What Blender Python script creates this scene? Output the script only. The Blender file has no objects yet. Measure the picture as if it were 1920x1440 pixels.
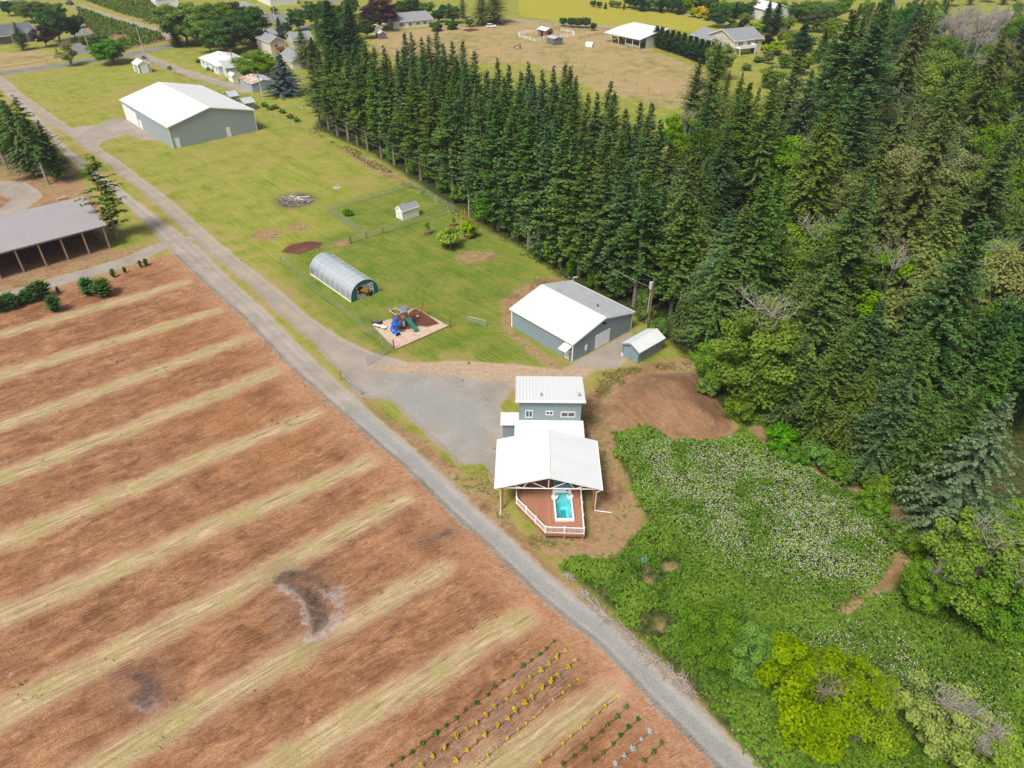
import bpy, math, random
import numpy as np
R = math.radians
SC = bpy.context.scene
COL = SC.collection

# ------------------------------------------------------------------ camera, world, sun, exposure
CAM_H, CAM_F, CAM_P = 60.0, 1330.0, R(36.3)
cam_d = bpy.data.cameras.new("camera"); cam = bpy.data.objects.new("camera", cam_d); COL.objects.link(cam)
cam.location = (0, 0, CAM_H); cam.rotation_euler = (R(90) - CAM_P, 0, 0)
cam_d.sensor_width = 36.0; cam_d.lens = CAM_F / 1920 * 36.0; cam_d.clip_end = 6000; cam_d.clip_start = 1
SC.camera = cam
SUN_EL, SUN_AZ = R(56), R(216)          # soft light from upper left behind the camera (azimuth clockwise from +Y)
wd = bpy.data.worlds.new("World"); SC.world = wd; wd.use_nodes = True
wn = wd.node_tree
bg = wn.nodes["Background"]
sky = wn.nodes.new("ShaderNodeTexSky"); sky.sky_type = 'NISHITA'; sky.sun_disc = False
sky.sun_elevation = SUN_EL; sky.sun_rotation = SUN_AZ
sky.air_density = 1.0; sky.dust_density = 6.0; sky.ozone_density = 0.6; sky.altitude = 100
hs = wn.nodes.new("ShaderNodeHueSaturation"); hs.inputs["Saturation"].default_value = 0.35   # overcast sky is nearly grey
wn.links.new(sky.outputs[0], hs.inputs["Color"]); wn.links.new(hs.outputs[0], bg.inputs["Color"])
bg.inputs["Strength"].default_value = 0.10
sl = bpy.data.lights.new("sun", 'SUN'); sl.energy = 2.9; sl.angle = R(16); sl.color = (1.0, 0.96, 0.88)
sun = bpy.data.objects.new("sun", sl); COL.objects.link(sun)
sun.rotation_euler = (R(90) - SUN_EL, 0, math.pi - SUN_AZ)
SC.view_settings.view_transform = 'Standard'; SC.view_settings.look = 'None'
SC.view_settings.exposure = 0.28; SC.view_settings.gamma = 1.0
SC.cycles.max_bounces = 6; SC.cycles.transparent_max_bounces = 12

# ------------------------------------------------------------------ helpers
CP, SP = math.cos(CAM_P), math.sin(CAM_P)
def G(px, py, z=0.0):
    """photo pixel -> world point on the plane at height z"""
    X, Y = px - 960.0, 720.0 - py
    d = (X, CAM_F * CP + Y * SP, -CAM_F * SP + Y * CP)
    t = (z - CAM_H) / d[2]
    return np.array((d[0] * t, d[1] * t))
def proj(x, y, z):
    dep = y * CP - (z - CAM_H) * SP; up = y * SP + (z - CAM_H) * CP
    return 960 + CAM_F * x / dep, 720 - CAM_F * up / dep, dep
def top_height(x, y, py):
    """height whose projection above ground point (x,y) lands on image row py"""
    k = (720.0 - py) / CAM_F
    return CAM_H + y * (k * CP - SP) / (CP + k * SP)

def vnoise(x, y, scale, seed=0, octaves=3):
    r = np.random.RandomState(seed); out = np.zeros_like(x); amp = 1.0; tot = 0
    for o in range(octaves):
        g = r.rand(256, 256); u = x / scale + 37.3 * o; v = y / scale + 11.7 * o
        i = np.floor(u).astype(int); j = np.floor(v).astype(int); fu = u - i; fv = v - j
        fu = fu * fu * (3 - 2 * fu); fv = fv * fv * (3 - 2 * fv)
        a = g[i % 256, j % 256]; b = g[(i + 1) % 256, j % 256]; c = g[i % 256, (j + 1) % 256]; d = g[(i + 1) % 256, (j + 1) % 256]
        out += amp * ((a * (1 - fu) + b * fu) * (1 - fv) + (c * (1 - fu) + d * fu) * fv)
        tot += amp; amp *= 0.5; scale *= 0.5
    return out / tot

class MB:
    """collects simple shapes into one mesh"""
    def __init__(s): s.v = []; s.f = []; s.mi = []; s.cur = 0
    def add(s, vs, fs):
        b = len(s.v); s.v += [tuple(map(float, q)) for q in vs]
        for f in fs: s.f.append(tuple(b + i for i in f)); s.mi.append(s.cur)
        return s
    def box(s, x0, x1, y0, y1, z0, z1):
        return s.add([(x0,y0,z0),(x1,y0,z0),(x1,y1,z0),(x0,y1,z0),(x0,y0,z1),(x1,y0,z1),(x1,y1,z1),(x0,y1,z1)],
              [(0,3,2,1),(4,5,6,7),(0,1,5,4),(1,2,6,5),(2,3,7,6),(3,0,4,7)])
    def slab(s, a, b, c, d, t):
        """four top corners (counter-clockwise seen from outside) and a thickness straight down"""
        P = [a, b, c, d]; Q = [(p[0], p[1], p[2] - t) for p in P]
        return s.add(P + Q, [(0,1,2,3),(7,6,5,4),(0,4,5,1),(1,5,6,2),(2,6,7,3),(3,7,4,0)])
    def prism(s, pts, z0, z1):
        n = len(pts)
        return s.add([(p[0], p[1], z0) for p in pts] + [(p[0], p[1], z1) for p in pts],
              [tuple(range(n - 1, -1, -1)), tuple(range(n, 2 * n))] + [(i, (i + 1) % n, n + (i + 1) % n, n + i) for i in range(n)])
    def xprism(s, prof, x0, x1):
        n = len(prof)
        return s.add([(x0, p[0], p[1]) for p in prof] + [(x1, p[0], p[1]) for p in prof],
              [tuple(range(n - 1, -1, -1)), tuple(range(n, 2 * n))] + [(i, (i + 1) % n, n + (i + 1) % n, n + i) for i in range(n)])
    def tube(s, p, q, r, r2=None, n=6, cap=True):
        p = np.array(p, float); q = np.array(q, float); r2 = r if r2 is None else r2
        d = q - p; L = np.linalg.norm(d)
        if L < 1e-6: return s
        d /= L; a = np.array((0, 0, 1.0)) if abs(d[2]) < 0.9 else np.array((1.0, 0, 0))
        e = np.cross(d, a); e /= np.linalg.norm(e); f = np.cross(d, e)
        vs = []
        for c, rr in ((p, r), (q, r2)):
            for k in range(n):
                t = 2 * math.pi * k / n; vs.append(c + rr * (math.cos(t) * e + math.sin(t) * f))
        fs = [(k, (k + 1) % n, n + (k + 1) % n, n + k) for k in range(n)]
        if cap: fs += [tuple(range(n - 1, -1, -1)), tuple(range(n, 2 * n))]
        return s.add(vs, [tuple(reversed(f)) for f in fs])
    def path(s, pts, r, n=6):
        for a, b in zip(pts[:-1], pts[1:]): s.tube(a, b, r, n=n)
        return s
    def ball(s, c, rx, ry, rz, nu=10, nv=6):
        vs = []; fs = []
        for j in range(nv + 1):
            ph = math.pi * j / nv
            for i in range(nu):
                th = 2 * math.pi * i / nu
                vs.append((c[0] + rx * math.sin(ph) * math.cos(th), c[1] + ry * math.sin(ph) * math.sin(th), c[2] + rz * math.cos(ph)))
        for j in range(nv):
            for i in range(nu):
                fs.append((j * nu + i, (j + 1) * nu + i, (j + 1) * nu + (i + 1) % nu, j * nu + (i + 1) % nu))
        return s.add(vs, fs)
    def mesh(s, name, mats):
        me = bpy.data.meshes.new(name); me.from_pydata(s.v, [], s.f)
        for m in (mats if isinstance(mats, (list, tuple)) else [mats]): me.materials.append(m)
        if isinstance(mats, (list, tuple)): me.polygons.foreach_set("material_index", s.mi)
        me.update(); return me
    def build(s, name, mats, parent=None, loc=None, rotz=0.0, smooth=False):
        me = s.mesh(name, mats)
        if smooth: me.polygons.foreach_set("use_smooth", [True] * len(me.polygons))
        o = bpy.data.objects.new(name, me); COL.objects.link(o)
        if parent is not None: o.parent = parent
        if loc is not None: o.location = loc
        o.rotation_euler[2] = rotz
        return o

def tag(o, label, cat, group=None, kind=None):
    o["label"] = label; o["category"] = cat
    if group: o["group"] = group
    if kind: o["kind"] = kind
    return o
def empty(name, label, cat, loc=(0,0,0), rotz=0.0, group=None):
    o = bpy.data.objects.new(name, None); COL.objects.link(o); o.empty_display_size = 0.3
    o.location = (loc[0], loc[1], loc[2] if len(loc) > 2 else 0.0); o.rotation_euler[2] = rotz
    return tag(o, label, cat, group)
def mesh_np(name, V, F, mats, attrs=None, mi=None, smooth=False):
    """V (n,3), F (m,4) numpy -> mesh; attrs = {name: per-face array}"""
    me = bpy.data.meshes.new(name); n, m = len(V), len(F); k = F.shape[1]
    me.vertices.add(n); me.vertices.foreach_set("co", np.ascontiguousarray(V, dtype=np.float32).ravel())
    me.loops.add(m * k); me.loops.foreach_set("vertex_index", np.ascontiguousarray(F, dtype=np.int32).ravel())
    me.polygons.add(m); me.polygons.foreach_set("loop_start", np.arange(0, m * k, k, dtype=np.int32))
    me.polygons.foreach_set("loop_total", np.full(m, k, dtype=np.int32))
    for q in (mats if isinstance(mats, (list, tuple)) else [mats]): me.materials.append(q)
    if mi is not None: me.polygons.foreach_set("material_index", np.asarray(mi, dtype=np.int32))
    if smooth: me.polygons.foreach_set("use_smooth", np.ones(m, dtype=bool))
    me.update(calc_edges=True)
    for an, av in (attrs or {}).items():
        a = me.attributes.new(an, 'FLOAT', 'FACE'); a.data.foreach_set("value", np.asarray(av, dtype=np.float32))
    return me

# ------------------------------------------------------------------ node helper
class NT:
    def __init__(s, name):
        s.m = bpy.data.materials.new(name); s.m.use_nodes = True; s.t = s.m.node_tree
        s.b = s.t.nodes["Principled BSDF"]; s.out = s.t.nodes["Material Output"]
    def n(s, ty, **kw):
        q = s.t.nodes.new(ty)
        for k, v in kw.items(): setattr(q, k, v)
        return q
    def put(s, sock, v):
        if hasattr(v, "is_linked") or hasattr(v, "links"): s.t.links.new(v, sock)
        elif isinstance(v, (tuple, list)) and len(v) == 3 and sock.type == 'RGBA': sock.default_value = (*v, 1)
        else: sock.default_value = v
    def attr(s, name): return s.n("ShaderNodeAttribute", attribute_name=name).outputs["Fac"]
    def pos(s):
        if not hasattr(s, "_p"): s._p = s.n("ShaderNodeNewGeometry").outputs["Position"]
        return s._p
    def objc(s): return s.n("ShaderNodeTexCoord").outputs["Object"]
    def mapv(s, vec, rot=0.0, scale=(1,1,1)):
        q = s.n("ShaderNodeMapping"); s.put(q.inputs["Vector"], vec)
        q.inputs["Rotation"].default_value = (0, 0, rot); q.inputs["Scale"].default_value = scale
        return q.outputs[0]
    def noise(s, scale, detail=3.0, rough=0.55, vec=None, dist=0.0):
        q = s.n("ShaderNodeTexNoise"); s.put(q.inputs["Vector"], s.pos() if vec is None else vec)
        q.inputs["Scale"].default_value = scale; q.inputs["Detail"].default_value = detail
        q.inputs["Roughness"].default_value = rough; q.inputs["Distortion"].default_value = dist
        return q.outputs["Fac"]
    def voro(s, scale, vec=None, out="Distance"):
        q = s.n("ShaderNodeTexVoronoi"); s.put(q.inputs["Vector"], s.pos() if vec is None else vec); q.inputs["Scale"].default_value = scale
        return q.outputs[out]
    def wave(s, scale, vec, dist=0.0, dscale=1.0, prof='SIN'):
        q = s.n("ShaderNodeTexWave", wave_profile=prof); s.put(q.inputs["Vector"], vec); q.inputs["Scale"].default_value = scale
        q.inputs["Distortion"].default_value = dist; q.inputs["Detail Scale"].default_value = dscale
        return q.outputs["Fac"]
    def math(s, op, a, b=0.0, c=0.0, clamp=False):
        q = s.n("ShaderNodeMath", operation=op, use_clamp=clamp)
        s.put(q.inputs[0], a); s.put(q.inputs[1], b); s.put(q.inputs[2], c); return q.outputs[0]
    def sstep(s, v, lo, hi, to0=0.0, to1=1.0):
        q = s.n("ShaderNodeMapRange", interpolation_type='SMOOTHSTEP')
        s.put(q.inputs["Value"], v); s.put(q.inputs["From Min"], lo); s.put(q.inputs["From Max"], hi)
        q.inputs["To Min"].default_value = to0; q.inputs["To Max"].default_value = to1; return q.outputs[0]
    def mix(s, fac, a, b, mode='MIX'):
        q = s.n("ShaderNodeMix", data_type='RGBA', blend_type=mode)
        s.put(q.inputs["Factor"], fac); s.put(q.inputs["A"] if False else q.inputs[6], a); s.put(q.inputs[7], b); return q.outputs[2]
    def ramp(s, fac, stops):
        q = s.n("ShaderNodeValToRGB"); s.put(q.inputs[0], fac); e = q.color_ramp.elements
        while len(e) < len(stops): e.new(0.5)
        for el, (p, c) in zip(e, stops): el.position = p; el.color = (*c, 1)
        return q.outputs[0]
    def bump(s, h, strength=0.5, dist=0.1):
        q = s.n("ShaderNodeBump"); s.put(q.inputs["Height"], h); q.inputs["Strength"].default_value = strength; q.inputs["Distance"].default_value = dist
        s.t.links.new(q.outputs[0], s.b.inputs["Normal"])
    def fin(s, col, rough=0.8, spec=0.3, metal=0.0):
        s.put(s.b.inputs["Base Color"], col); s.put(s.b.inputs["Roughness"], rough)
        s.b.inputs["Specular IOR Level"].default_value = spec; s.b.inputs["Metallic"].default_value = metal
        return s.m

def plain(name, c, rough=0.7, spec=0.3, var=0.12, scale=1.5, metal=0.0):
    t = NT(name); v = t.objc(); n = t.noise(scale, 4, 0.6, v)
    d = tuple(x * (1 - var) for x in c); l = tuple(min(1, x * (1 + var)) for x in c)
    return t.fin(t.ramp(n, [(0.3, d), (0.7, l)]), rough, spec, metal)
def ribbed(name, c, period, axis='xy', rough=0.45, dark=0.75, dirt=0.1, spec=0.4):
    """painted ribbed metal: ribs run down the wall or roof"""
    t = NT(name); v = t.objc()
    sx = t.n("ShaderNodeSeparateXYZ"); t.put(sx.inputs[0], v)
    a = sx.outputs[0] if axis == 'x' else (sx.outputs[1] if axis == 'y' else t.math('ADD', sx.outputs[0], sx.outputs[1]))
    fr = t.math('FRACT', t.math('DIVIDE', a, period))
    rib = t.sstep(t.math('ABSOLUTE', t.math('SUBTRACT', fr, 0.5)), 0.36, 0.5)
    sheet = t.math('FRACT', t.math('MULTIPLY', t.math('SINE', t.math('MULTIPLY', t.math('FLOOR', t.math('DIVIDE', a, period * 3)), 12.9)), 437.5))
    n = t.noise(0.6, 4, 0.6, v); n2 = t.noise(5.0, 3, 0.6, t.mapv(v, 0, (1, 1, 0.2)))
    col = t.ramp(n, [(0.3, tuple(x * (1 - dirt) for x in c)), (0.7, c)])
    col = t.mix(t.math('MULTIPLY', n2, dirt * 0.8), col, tuple(x * 0.6 for x in c))
    col = t.mix(t.math('MULTIPLY', sheet, 0.07), col, tuple(x * 0.6 for x in c))
    col = t.mix(t.math('MULTIPLY', rib, 1 - dark), col, tuple(x * 0.5 for x in c))
    t.bump(rib, 0.6, 0.03)
    return t.fin(col, rough, spec)
# ------------------------------------------------------------------ ground: one sheet, cut into named regions, one shared soil/grass/gravel material
def W(*pts): return np.array([G(*p) for p in pts])
def poly_sdf(P, poly, lim=25.0):
    """signed distance (positive inside)"""
    out = np.full(len(P), -lim)
    lo = poly.min(0) - lim; hi = poly.max(0) + lim
    sel = np.where((P[:, 0] > lo[0]) & (P[:, 0] < hi[0]) & (P[:, 1] > lo[1]) & (P[:, 1] < hi[1]))[0]
    if len(sel) == 0: return out
    Q = P[sel]; d2 = np.full(len(Q), 1e9); ins = np.zeros(len(Q), bool); n = len(poly)
    for i in range(n):
        a = poly[i]; b = poly[(i + 1) % n]; ab = b - a; L = (ab ** 2).sum() + 1e-9
        t = np.clip(((Q - a) @ ab) / L, 0, 1); c = a + t[:, None] * ab
        d2 = np.minimum(d2, ((Q - c) ** 2).sum(1))
        cond = (a[1] > Q[:, 1]) != (b[1] > Q[:, 1])
        xi = a[0] + (Q[:, 1] - a[1]) * (ab[0]) / (ab[1] if abs(ab[1]) > 1e-9 else 1e-9)
        ins ^= cond & (Q[:, 0] < xi)
    d = np.minimum(np.sqrt(d2), lim); out[sel] = np.where(ins, d, -d); return out
def line_sdf(P, pts, hw, lim=25.0):
    """half-width minus distance; hw scalar or one per point"""
    hw = np.broadcast_to(np.array(hw, float), (len(pts),)); out = np.full(len(P), -lim)
    for i in range(len(pts) - 1):
        a = pts[i]; b = pts[i + 1]; ab = b - a; L = (ab ** 2).sum() + 1e-9
        t = np.clip(((P - a) @ ab) / L, 0, 1); c = a + t[:, None] * ab
        out = np.maximum(out, hw[i] * (1 - t) + hw[i + 1] * t - np.sqrt(((P - c) ** 2).sum(1)))
    return np.maximum(out, -lim)

def axis(segs):
    a = [segs[0][0]]
    for x0, x1, st in segs:
        n = max(1, int(round((x1 - x0) / st))); a += list(np.linspace(x0, x1, n + 1)[1:])
    return np.array(a)
GX = axis([(-3200, -700, 500), (-700, -350, 50), (-350, -112, 2.0), (-112, 84, 0.6), (84, 350, 2.2), (350, 700, 50), (700, 3200, 500)])
GY = axis([(-1500, -100, 350), (-100, 14, 19), (14, 150, 0.55), (150, 300, 1.2), (300, 500, 2.5), (500, 800, 30), (800, 3600, 400)])
nx, ny = len(GX), len(GY)
XX, YY = np.meshgrid(GX, GY); PT = np.stack([XX.ravel(), YY.ravel()], 1)

drive_c = W((1560,1625),(1385,1440),(1240,1296),(1148,1200),(1022,1100),(940,1020),(860,948),(778,868),(679,783),(600,712),(560,676),(480,592),(400,520),(350,470),(310,434),(275,405),(222,360),(174,325),(131,290),(88,247),(50,204),(0,160),(-60,110))
drive_w = [1.6,1.6,1.55,1.5,1.5,1.5,1.5,1.55,1.7,1.9,2.0,2.0,2.2,2.5,1.9,1.5,1.3,1.15,1.15,1.15,1.15,1.15,1.15]
lane_c = W((720,708),(665,676),(615,640),(560,598),(480,527),(400,463),(300,373),(250,335),(217,308),(180,282),(129,245),(77,209),(35,180),(5,156),(-30,135))
lane_w = [5.0,3.2,2.1,1.8,1.7,1.7,1.7,1.65,1.6,1.55,1.55,1.55,1.6,2.1,2.6]
yard = W((640,690),(655,655),(700,668),(735,682),(800,678),(880,676),(960,682),(1050,692),(1072,683),(1120,655),(1182,622),(1196,640),(1180,672),(1160,690),(1110,698),(1085,715),(1000,722),(955,735),(940,760),(950,800),(955,860),(945,880),(925,905),(908,870),(860,872),(800,815),(740,760),(690,722))
barn_apron = W((145,238),(194,232),(240,223),(302,264),(275,264),(237,252),(191,265),(178,286),(140,258))
west_c = W((345,452),(300,462),(255,484),(200,502),(120,524),(0,558),(-200,612))
west_loop = W((-60,345),(20,335),(62,348),(72,372),(30,400),(-60,420))
far_road = W((-80,148),(0,138),(100,124),(180,112),(240,103),(330,84),(420,62),(520,32),(640,-2))
far_lane = W((262,102),(330,130),(400,152),(440,163),(462,170)); far_lane2 = W((140,10),(220,35),(312,62),(330,75))
house_drive = W((150,100),(165,75),(150,62),(140,45))
nb_drive = W((440,40),(500,28),(545,46),(590,52))
top_lane = W((700,30),(960,36),(1010,42),(1100,48),(1180,52)); top_lane2 = W((1195,8),(1290,28),(1370,48))
g = line_sdf(PT, drive_c, drive_w)
g = np.maximum(g, line_sdf(PT, lane_c, lane_w)); g_yard = poly_sdf(PT, yard)
g = np.maximum(g, g_yard); g = np.maximum(g, poly_sdf(PT, barn_apron))
g = np.maximum(g, line_sdf(PT, west_c, 2.0)); g = np.maximum(g, line_sdf(PT, W((-80,352),(20,350),(52,370),(15,398),(-80,445)), [5,3.5,3,3,3]))
g = np.maximum(g, line_sdf(PT, far_lane, 2.3)); g = np.maximum(g, line_sdf(PT, far_lane2, 2.4)); g = np.maximum(g, line_sdf(PT, top_lane, 2.0)); g = np.maximum(g, line_sdf(PT, top_lane2, 2.0))
rd = line_sdf(PT, far_road, 3.2); rd = np.maximum(rd, line_sdf(PT, house_drive, [3,5,4,3])); rd = np.maximum(rd, line_sdf(PT, nb_drive, [6,7,4,3]))
tan_c = line_sdf(PT, W((700,690),(800,690),(900,692),(965,700),(1060,705),(1130,700),(1170,720)), [.5,1.6,2.4,2.6,2.2,1.6,.5])

field = W((-900,1500),(-900,640),(-300,640),(0,566),(120,532),(205,510),(262,492),(300,480),(345,476),(390,520),(475,596),(555,680),(675,788),(775,873),(857,952),(937,1026),(1019,1106),(1145,1205),(1237,1302),(1382,1445),(1500,1570),(1500,2600),(-900,2600))
f = poly_sdf(PT, field)
strips = [((-200,684),(-40,640),(345,531),1.25),((-300,790),(0,705),(405,584),1.35),((-300,893),(0,800),(465,633),1.4),((-300,1005),(0,897),(525,693),1.5),
          ((-300,1150),(0,1018),(590,776),1.4),((-300,1330),(0,1158),(690,866),1.45),((-300,1520),(0,1342),(758,938),1.5),((-200,1660),(180,1440),(830,1066),1.35),
          ((100,1690),(520,1440),(985,1160),1.4),((600,1640),(930,1440),(1155,1290),1.35)]
s = np.full(len(PT), -25.0)
for a, b, c, hw in strips: s = np.maximum(s, line_sdf(PT, W(a, b, c), [hw * .92, hw * .92, hw * 0.72]))
lawn = W((560,470),(600,450),(690,420),(760,372),(800,350),(880,415),(960,470),(1010,520),(990,570),(940,590),(960,612),(1045,680),(940,672),(850,672),(745,684),(690,660),(640,610),(560,545),(540,500))
l = np.maximum(poly_sdf(PT, lawn), poly_sdf(PT, W((620,398),(760,350),(840,392),(690,440))))
hay = W((975,30),(965,-30),(1130,-40),(1200,6),(1300,34),(1372,52),(1330,62),(1240,52),(1180,52),(1100,46))
y = poly_sdf(PT, hay)
past = W((700,62),(960,40),(1180,52),(1150,70),(1230,98),(1330,138),(1320,200),(1240,200),(1130,175),(1000,120),(880,120),(700,100))
p = np.maximum(poly_sdf(PT, past), poly_sdf(PT, W((-60,102),(78,93),(120,112),(60,127),(-60,142))))
brush = W((1140,822),(1205,806),(1260,828),(1372,826),(1388,800),(1330,720),(1290,668),(1400,640),(2500,640),(2500,1700),(1640,1700),(1440,1470),(1375,1395),(1290,1290),(1200,1200),(1105,1110),(1050,1068),(1070,1050),(1130,1060),(1180,1010),(1215,985),(1190,930),(1165,880))
b = poly_sdf(PT, brush)
forest = np.concatenate([W((590,240),(700,290),(870,400),(1000,480),(1100,560),(1215,600),(1300,690),(1345,770),(1440,800),(1560,880),(1690,965),(1760,1000),(2600,1000),(2600,0)),
    np.array([G(*q, 16) for q in ((2300,-60),(1760,-10),(1640,-10),(1600,10),(1560,70),(1500,125),(1420,150),(1350,92),(1300,150),(1290,190),(1240,184),(1132,150),(1002,106),(862,72),(757,56),(640,62),(610,70))])])
fo = np.maximum(poly_sdf(PT, forest), poly_sdf(PT, W((-200,360),(-200,250),(0,240),(60,235),(128,300),(95,345),(40,330))))
path = W((1420,812),(1470,845),(1530,880),(1590,915),(1640,940),(1690,975),(1697,1015),(1690,1055),(1655,1100),(1590,1150),(1520,1190))
pt_ = line_sdf(PT, path, [1.4,1.1,1.3,1.0,.6,1.1,1.2,1.1,.8,.3,-.2])
for q in [((1215,1092),.35),((1255,1068),.45),((1236,1178),.2)]:
    pt_ = np.maximum(pt_, q[1] - np.hypot(*(PT - G(*q[0])).T))
dry = W((930,985),(900,940),(895,905),(925,905),(935,960),(970,1000),(1100,1005),(1100,900),(1085,800),(1095,740),(1140,700),(1240,672),(1300,672),(1320,690),(1330,735),(1378,800),(1372,828),(1290,832),(1240,824),(1205,808),(1150,815),(1160,870),(1190,940),(1215,985),(1180,1020),(1130,1062),(1070,1050),(1030,1045))
d = np.maximum(poly_sdf(PT, dry), pt_)
d = np.maximum(d, poly_sdf(PT, W((940,560),(1010,520),(1075,525),(960,585),(960,620),(1060,690),(1030,690),(945,620))))
d = np.maximum(d, poly_sdf(PT, W((100,300),(128,310),(200,400),(215,470),(305,452),(258,476),(200,496),(120,518),(0,550),(-200,600),(-200,400),(-100,300))))
d = np.maximum(d, line_sdf(PT, W((640,695),(700,770),(780,830),(860,905),(930,985),(1040,1090),(1130,1180),(1300,1340)), [.4,.8,1.2,1.4,1.6,1.2,1.0,1.0]))
d = np.maximum(d, line_sdf(PT, W((640,280),(700,310),(760,345)), [.5,2.2,.5]))
for q in [((500,440),3.0),((560,425),2.2),((880,482),2.4),((915,480),2.0),((640,455),1.6)]: d = np.maximum(d, q[1] - np.hypot(*(PT - G(*q[0])).T))
mound_poly = W((1140,770),(1165,725),(1210,700),(1300,698),(1325,730),(1372,790),(1372,815),(1330,828),(1240,822),(1190,800))
mo = poly_sdf(PT, mound_poly)
play = W((697,609),(752,592),(777,576),(842,611),(742,655))
c = poly_sdf(PT, play)
m = poly_sdf(PT, W((738,614),(757,596),(778,577),(826,606),(800,613),(786,611),(772,617),(760,619)))
m = np.maximum(m, poly_sdf(PT, W((525,473),(545,460),(580,452),(606,455),(600,466),(560,478))))
m = np.maximum(m, poly_sdf(PT, W((862,56),(885,53),(905,56),(880,60))))
for q in [(838,461),(880,443),(803,438),(851,423)]: m = np.maximum(m, 1.0 - np.hypot(*(PT - G(*q)).T))
ash = 3.9 - np.hypot(*(PT - G(555,376)).T)
char = line_sdf(PT, W((515,1092),(535,1080),(560,1076),(590,1084),(612,1102)), [.1,.55,.5,.55,.2]); pale = line_sdf(PT, W((525,1100),(552,1110),(570,1132),(577,1165),(572,1172)), [.2,.55,.5,.6,.1])
char = np.maximum(char, line_sdf(PT, W((538,1092),(562,1104),(582,1122),(597,1148),(600,1165),(590,1185)), [.2,.6,.8,.95,.9,.3])); pale = np.maximum(pale, line_sdf(PT, W((575,1198),(600,1185),(630,1160),(650,1140)), [.3,1.0,.9,.1]))
pale = np.maximum(pale, line_sdf(PT, W((610,1110),(630,1112),(634,1132)), [.3,.8,.4])); pale = np.maximum(pale, line_sdf(PT, W((580,1085),(606,1110),(612,1135)), [.1,.4,.3]))
char = np.maximum(char, line_sdf(PT, W((225,1272),(262,1268),(290,1285),(300,1310)), [.0,.5,.55,.1])); char = np.maximum(char, line_sdf(PT, W((235,1310),(262,1305),(280,1325)), [.0,.6,.3])); char = np.maximum(char, line_sdf(PT, W((800,1010),(838,1000)), [-.1,.5]))
char = np.maximum(char, line_sdf(PT, W((538,1180),(550,1150)), [.0,.4])); pale = np.maximum(pale, line_sdf(PT, W((240,1330),(275,1318),(300,1335)), [.0,.6,.1]))

lc = line_sdf(PT, lane_c[3:], 0.35)
crop = np.maximum(poly_sdf(PT, W((142,10),(312,62),(322,76),(236,95),(190,82),(150,45))), poly_sdf(PT, W((150,-2),(300,-8),(332,22),(330,60),(310,54))))
weedy = poly_sdf(PT, W((760,1440),(900,1330),(1010,1225),(1085,1235),(1075,1280),(980,1370),(880,1460)))
d = np.maximum(d, crop)
# relief
hz = 2.3 * (lambda t: t * t * (3 - 2 * t))(np.clip(mo / 5.5, 0, 1)) + np.where(mo > 0, (vnoise(PT[:,0], PT[:,1], 2.0, 5) - .5) * 0.5 * np.clip(mo / 2, 0, 1), 0)
fl = np.clip(f / 1.5, 0, 1) * (1 - np.clip(s + .6, 0, 1))
near = np.clip((170 - PT[:, 1]) / 60, 0, 1)
rx = PT[:, 0] * math.cos(R(37)) + PT[:, 1] * math.sin(R(37)); ry = -PT[:, 0] * math.sin(R(37)) + PT[:, 1] * math.cos(R(37))
hz += fl * near * ((vnoise(rx / 2, ry, 2.0, 8, 4) - .5) * 0.42 + (vnoise(PT[:,0], PT[:,1], 1.2, 9, 2) - .5) * 0.22)
hz += np.clip(b / 2, 0, 1) * np.clip(-pt_, 0, 1) * np.clip(-fo / 4 + 1, 0, 1) * (0.25 + 0.9 * vnoise(PT[:,0], PT[:,1], 6.0, 12, 3)) * np.clip(-d, 0, 1)
pile = G(218, 228); hz += 1.1 * np.clip(1 - np.hypot((PT[:,0]-pile[0])/3.4, (PT[:,1]-pile[1])/3.0), 0, 1)
pile_a = 2.6 - np.hypot(*(PT - pile).T)
com = G(566, 464); hz += 0.5 * np.clip(1 - np.hypot((PT[:,0]-com[0])/4.6, (PT[:,1]-com[1])/2.4), 0, 1)
hz -= np.clip(g + .3, 0, .6) * 0.06
def ground_z(x, y):
    i = min(max(np.searchsorted(GX, x) - 1, 0), nx - 2); j = min(max(np.searchsorted(GY, y) - 1, 0), ny - 2)
    u = (x - GX[i]) / (GX[i + 1] - GX[i]); v = (y - GY[j]) / (GY[j + 1] - GY[j]); H = hz.reshape(ny, nx)
    return float((H[j, i] * (1 - u) + H[j, i + 1] * u) * (1 - v) + (H[j + 1, i] * (1 - u) + H[j + 1, i + 1] * u) * v)

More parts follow.
